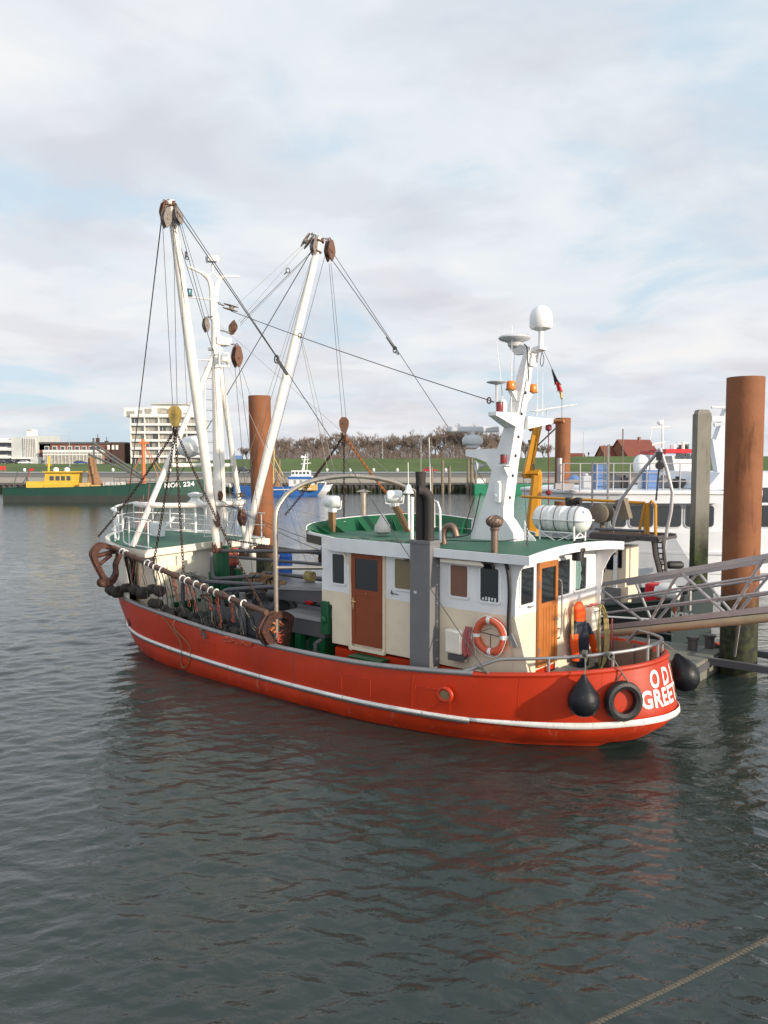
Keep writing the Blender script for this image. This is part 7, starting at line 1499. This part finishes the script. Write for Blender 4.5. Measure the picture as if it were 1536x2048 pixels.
used=[False]*4
ON=['first','second','third','fourth','fifth','sixth','seventh','eighth','ninth','tenth','eleventh','twelfth','thirteenth','fourteenth','fifteenth','sixteenth','seventeenth','eighteenth','nineteenth']
ORD=ON+['twentieth']+['twenty-'+x for x in ON[:9]]+['thirtieth']+['thirty-'+x for x in ON[:9]]+['fortieth']+['forty-'+x for x in ON[:9]]
tl=['russet brown bare tree in the row behind the dike','wide bare tree with reddish twigs in the row behind the dike','grey-brown bare tree with upright twigs in the row behind the dike','low spreading bare tree in the row behind the dike']
Hs=[9,8,8.5,7]
for i,(px,Y,top) in enumerate(spots):
    k=i%4 if i<47 else 2; p=Wy(px,top,Y); zb_=5.0; h=p.z-zb_; s=h/HT[k]
    o=protos[k]
    if used[k]: o=dup(protos[k],(p.x,Y,zb_),rr.uniform(0,6.28),scale=s)
    else: used[k]=True; o.location=(p.x,Y,zb_); o.scale=(s,)*3
    o['label']=(ORD[i]+' bare tree right of the middle pile, '+('reddish and narrow','reddish and wide','grey brown','low and spreading')[k]) if i<47 else 'bare tree standing apart near the farmhouse' ; o['group']='bare winter trees behind the dike'
    if 47<=i<54: o['label']=ORD[i-47]+' pale distant bare tree counted rightwards between main mast and middle pile'
    if i>=54: o['label']=('bare tree beside','bare tree just right of','bare tree farther right of','rightmost bare tree near')[i-54]+' the yellow crane' if i<58 else ('left' if i==58 else 'right')+' one of two bare trees right of the farmhouse'
mb=MB(); rr=random.Random(5)
for i in range(42000):
    px=rr.uniform(545,1042); Y=rr.uniform(272,300); c=Wy(px,925,Y); tt_=rr.random(); z=6.0+(4.6+5.2*noise.noise(V(px*.035,0,0))+1.5*noise.noise(V(px*.15,5,0)))*tt_**1.3; d=V(rr.uniform(-.5,.5),rr.uniform(-.3,.3),rr.uniform(.5,1.3)); w_=V(.028,0,0)
    b=V(c.x,Y,z); mb.add([b-w_,b+w_,b+d],[(0,1,2)])
struct('undergrowth',mb,'twig','stuff',smooth=False)
# ================================================================ CARS, LAMPS, PEOPLE, SIGNS
def car(px,Y,zg,m,lab,L=4.3,suv=False):
    c=Wy(px,925,Y); h=1.45 if not suv else 1.7
    t=thing('parked_car',lab,'car',(c.x,Y,zg),FW,'cars parked along the shore road')
    b=V(c.x,Y,zg); hl=L/2; mb=MB()
    o=[(-hl,.35),(-hl,.75),(-hl*.9,.92),(-hl*.55,.95),(hl*.55,.93),(hl*.95,.8),(hl,.6),(hl,.35)]
    mb.prism([b+V(x,-.85,z) for x,z in o],(0,1.7,0)); body=part('body',mb,m,t,bevel=.08)
    mb=MB(); o=[(-hl*.82,.92),(-hl*.6,h),(hl*.1,h),(hl*.5,.93)]; mb.prism([b+V(x,-.72,z) for x,z in o],(0,1.44,0)); part('cabin',mb,m,t,bevel=.06)
    mb=MB()
    for q in ([(-hl*.72,.98),(-hl*.56,h-.1),(-hl*.25,h-.1),(-hl*.25,.98)],[(-hl*.2,.98),(-hl*.2,h-.1),(hl*.07,h-.1),(hl*.38,.98)]): mb.prism([b+V(x,-.735,z) for x,z in q],(0,.02,0))
    part('window',mb,'pane_dark',t,smooth=False)
    for x in(-hl*.62,hl*.62):
        for y in (-.86,.66): mb=MB(); mb.lathe(b+V(x,y,.32),(0,1,0),[(.32,0),(.32,.2)],16); w0=part('wheel',mb,'rubber',t); 
        mb=MB(); mb.lathe(b+V(x,-.875,.32),(0,1,0),[(.18,0),(.18,.02)],12); part('hubcap',mb,'lamp_steel',t)
car(860,229,2.85,'car_red','bright red car on the shore road behind the steel arch'); car(487,226,2.85,'car_dark','black car on the shore road left of the middle pile',4.6,True)
car(51,322,5.0,'car_white','white car parked before the white modern building',5.5); car(162,320,5.0,'car_blue','blue car parked before the brick hotel',5.5)
car(22,322,5.0,'car_dark','dark blue car left of the white car',5.,True); car(5,318,5.0,'car_dark','dark car at the left edge of the picture',4.6,True)
car(1222,262,7.3,'car_red','small red car on the dike before the farmhouse',4.2) if False else None
def lamp_post(px,top,Y,zb_,lab,arm=.8):
    p=Wy(px,top,Y); t=thing('street_lamp',lab,'street lamp',(p.x,Y,zb_),FW,'tall street lamps on the shore')
    mb=MB(); mb.tube([V(p.x,Y,zb_),V(p.x,Y,p.z)],[.11,.07],7); part('pole',mb,'lamp_steel',t)
    mb=MB(); mb.box((p.x-arm*.4,Y,p.z+.05),(arm,.35,.16)); part('lamp_head',mb,'grey_light',t)
lamp_post(138,861,250,3.2,'tall street lamp before the brick hotel'); lamp_post(765,880,262,6.9,'street lamp on the dike behind the starboard chains'); lamp_post(842,859,232,2.9,'tall street lamp beside the red car'); lamp_post(1167,863,262,7.4,'street lamp on the dike right of the far pile',1.1)
i=0; gl=None
gpos=[(41,944,'far left, beyond the yellow wheelhouse'),(220,946,'between the dark derricks and the orange mast'),(335,943,'left of the port chains'),(653,941,'right of the blue cutter mast'),(700,941,'right of the starboard chain hook'),(747,941,'under the orange chain'),(795,940,'left of the red car'),(893,938,'right of the red car'),(1140,940,'right of the far pile'),(1128,941,'at the foot of the far pile')]
for px,py,l in gpos:
    p=Wy(px,py,229.); lab='white globe lamp on shore, '+l
    if gl is None:
        gl=thing('globe_lamp',lab,'lamp',(p.x,231.6,2.9),FW,'white globe lamps along the shore road')
        mb=MB(); mb.tube([V(p.x,231.6,2.9),V(p.x,231.6,3.3)],.09,6); part('stem',mb,'lamp_steel',gl); mb=MB(); mb.ball(V(p.x,231.6,3.55),.42,10,1.3); part('globe',mb,'plastic_white',gl)
    else: dup(gl,(p.x,231.6,2.9),0,lab)
def figure(px,Y,zb_,h,lab):
    c=Wy(px,925,Y); s=h/1.75; b=V(c.x,Y,zb_); 
    me=bpy.data.meshes.new('person'); vs=[(0,0,.95),(0,0,1.25),(0,0,1.45),(0,0,1.55),(0,0,1.66),(-.19,0,1.42),(-.24,.03,1.15),(-.22,.0,.9),(.19,0,1.42),(.24,.03,1.15),(.22,0,.9),(-.1,0,.9),(-.11,.03,.5),(-.12,0,.06),(-.12,-.12,.03),(.1,0,.9),(.12,.03,.5),(.13,0,.06),(.13,-.12,.03)]
    es=[(0,1),(1,2),(2,3),(3,4),(2,5),(5,6),(6,7),(2,8),(8,9),(9,10),(0,11),(11,12),(12,13),(13,14),(0,15),(15,16),(16,17),(17,18)]
    me.from_pydata([tuple(V(*v_)*s) for v_ in vs],es,[]); o=bpy.data.objects.new('person',me); sc.collection.objects.link(o); o.location=b
    md=o.modifiers.new('skin','SKIN'); rd=[.15,.16,.15,.06,.11,.08,.06,.045,.08,.06,.045,.1,.08,.055,.04,.1,.08,.055,.04]
    for v_,r_ in zip(me.skin_vertices[0].data,rd): v_.radius=(r_*s,r_*s)
    me.skin_vertices[0].data[0].use_root=True; o.modifiers.new('sub','SUBSURF').levels=1; o.modifiers['sub'].render_levels=1
    me.materials.append(MAT['cloth_dark']); tagit(o,lab,'person')
figure(1177,262,7.5,1.75,'person in dark clothes standing on the dike top right of the lamp'); figure(84,321,5.,1.8,'person in dark clothes by the white building, left of two'); figure(88,321,5.,1.8,'person in dark clothes by the white building, right of two')
sg=thing('red_sign','small red sign on two posts at the left edge of the shore','sign',Wy(6,945,228)); mb=MB(); a=Wy(0,932,228); b=Wy(12,940,228); mb.bb(a.x,b.x,227.9,228,b.z,a.z); part('board',mb,'sign_red',sg,smooth=False)
for px in (2,10): mb=MB(); p=Wy(px,933,228.1); mb.tube([V(p.x,228.1,2.9),p],.06,5); part('post',mb,'lamp_steel',sg)
sg=thing('blue_sign','pale blue notice board on the dike left of the middle pile','sign',Wy(476,925,262)); mb=MB(); a=Wy(467,911,262); b=Wy(484,920,262); mb.bb(a.x,b.x,261.9,262,b.z,a.z); part('board',mb,'sign_blue',sg,smooth=False)
for px in (469,482): mb=MB(); p=Wy(px,911,262.1); mb.tube([V(p.x,262.1,6.3),p],.07,5); part('post',mb,'lamp_steel',sg)
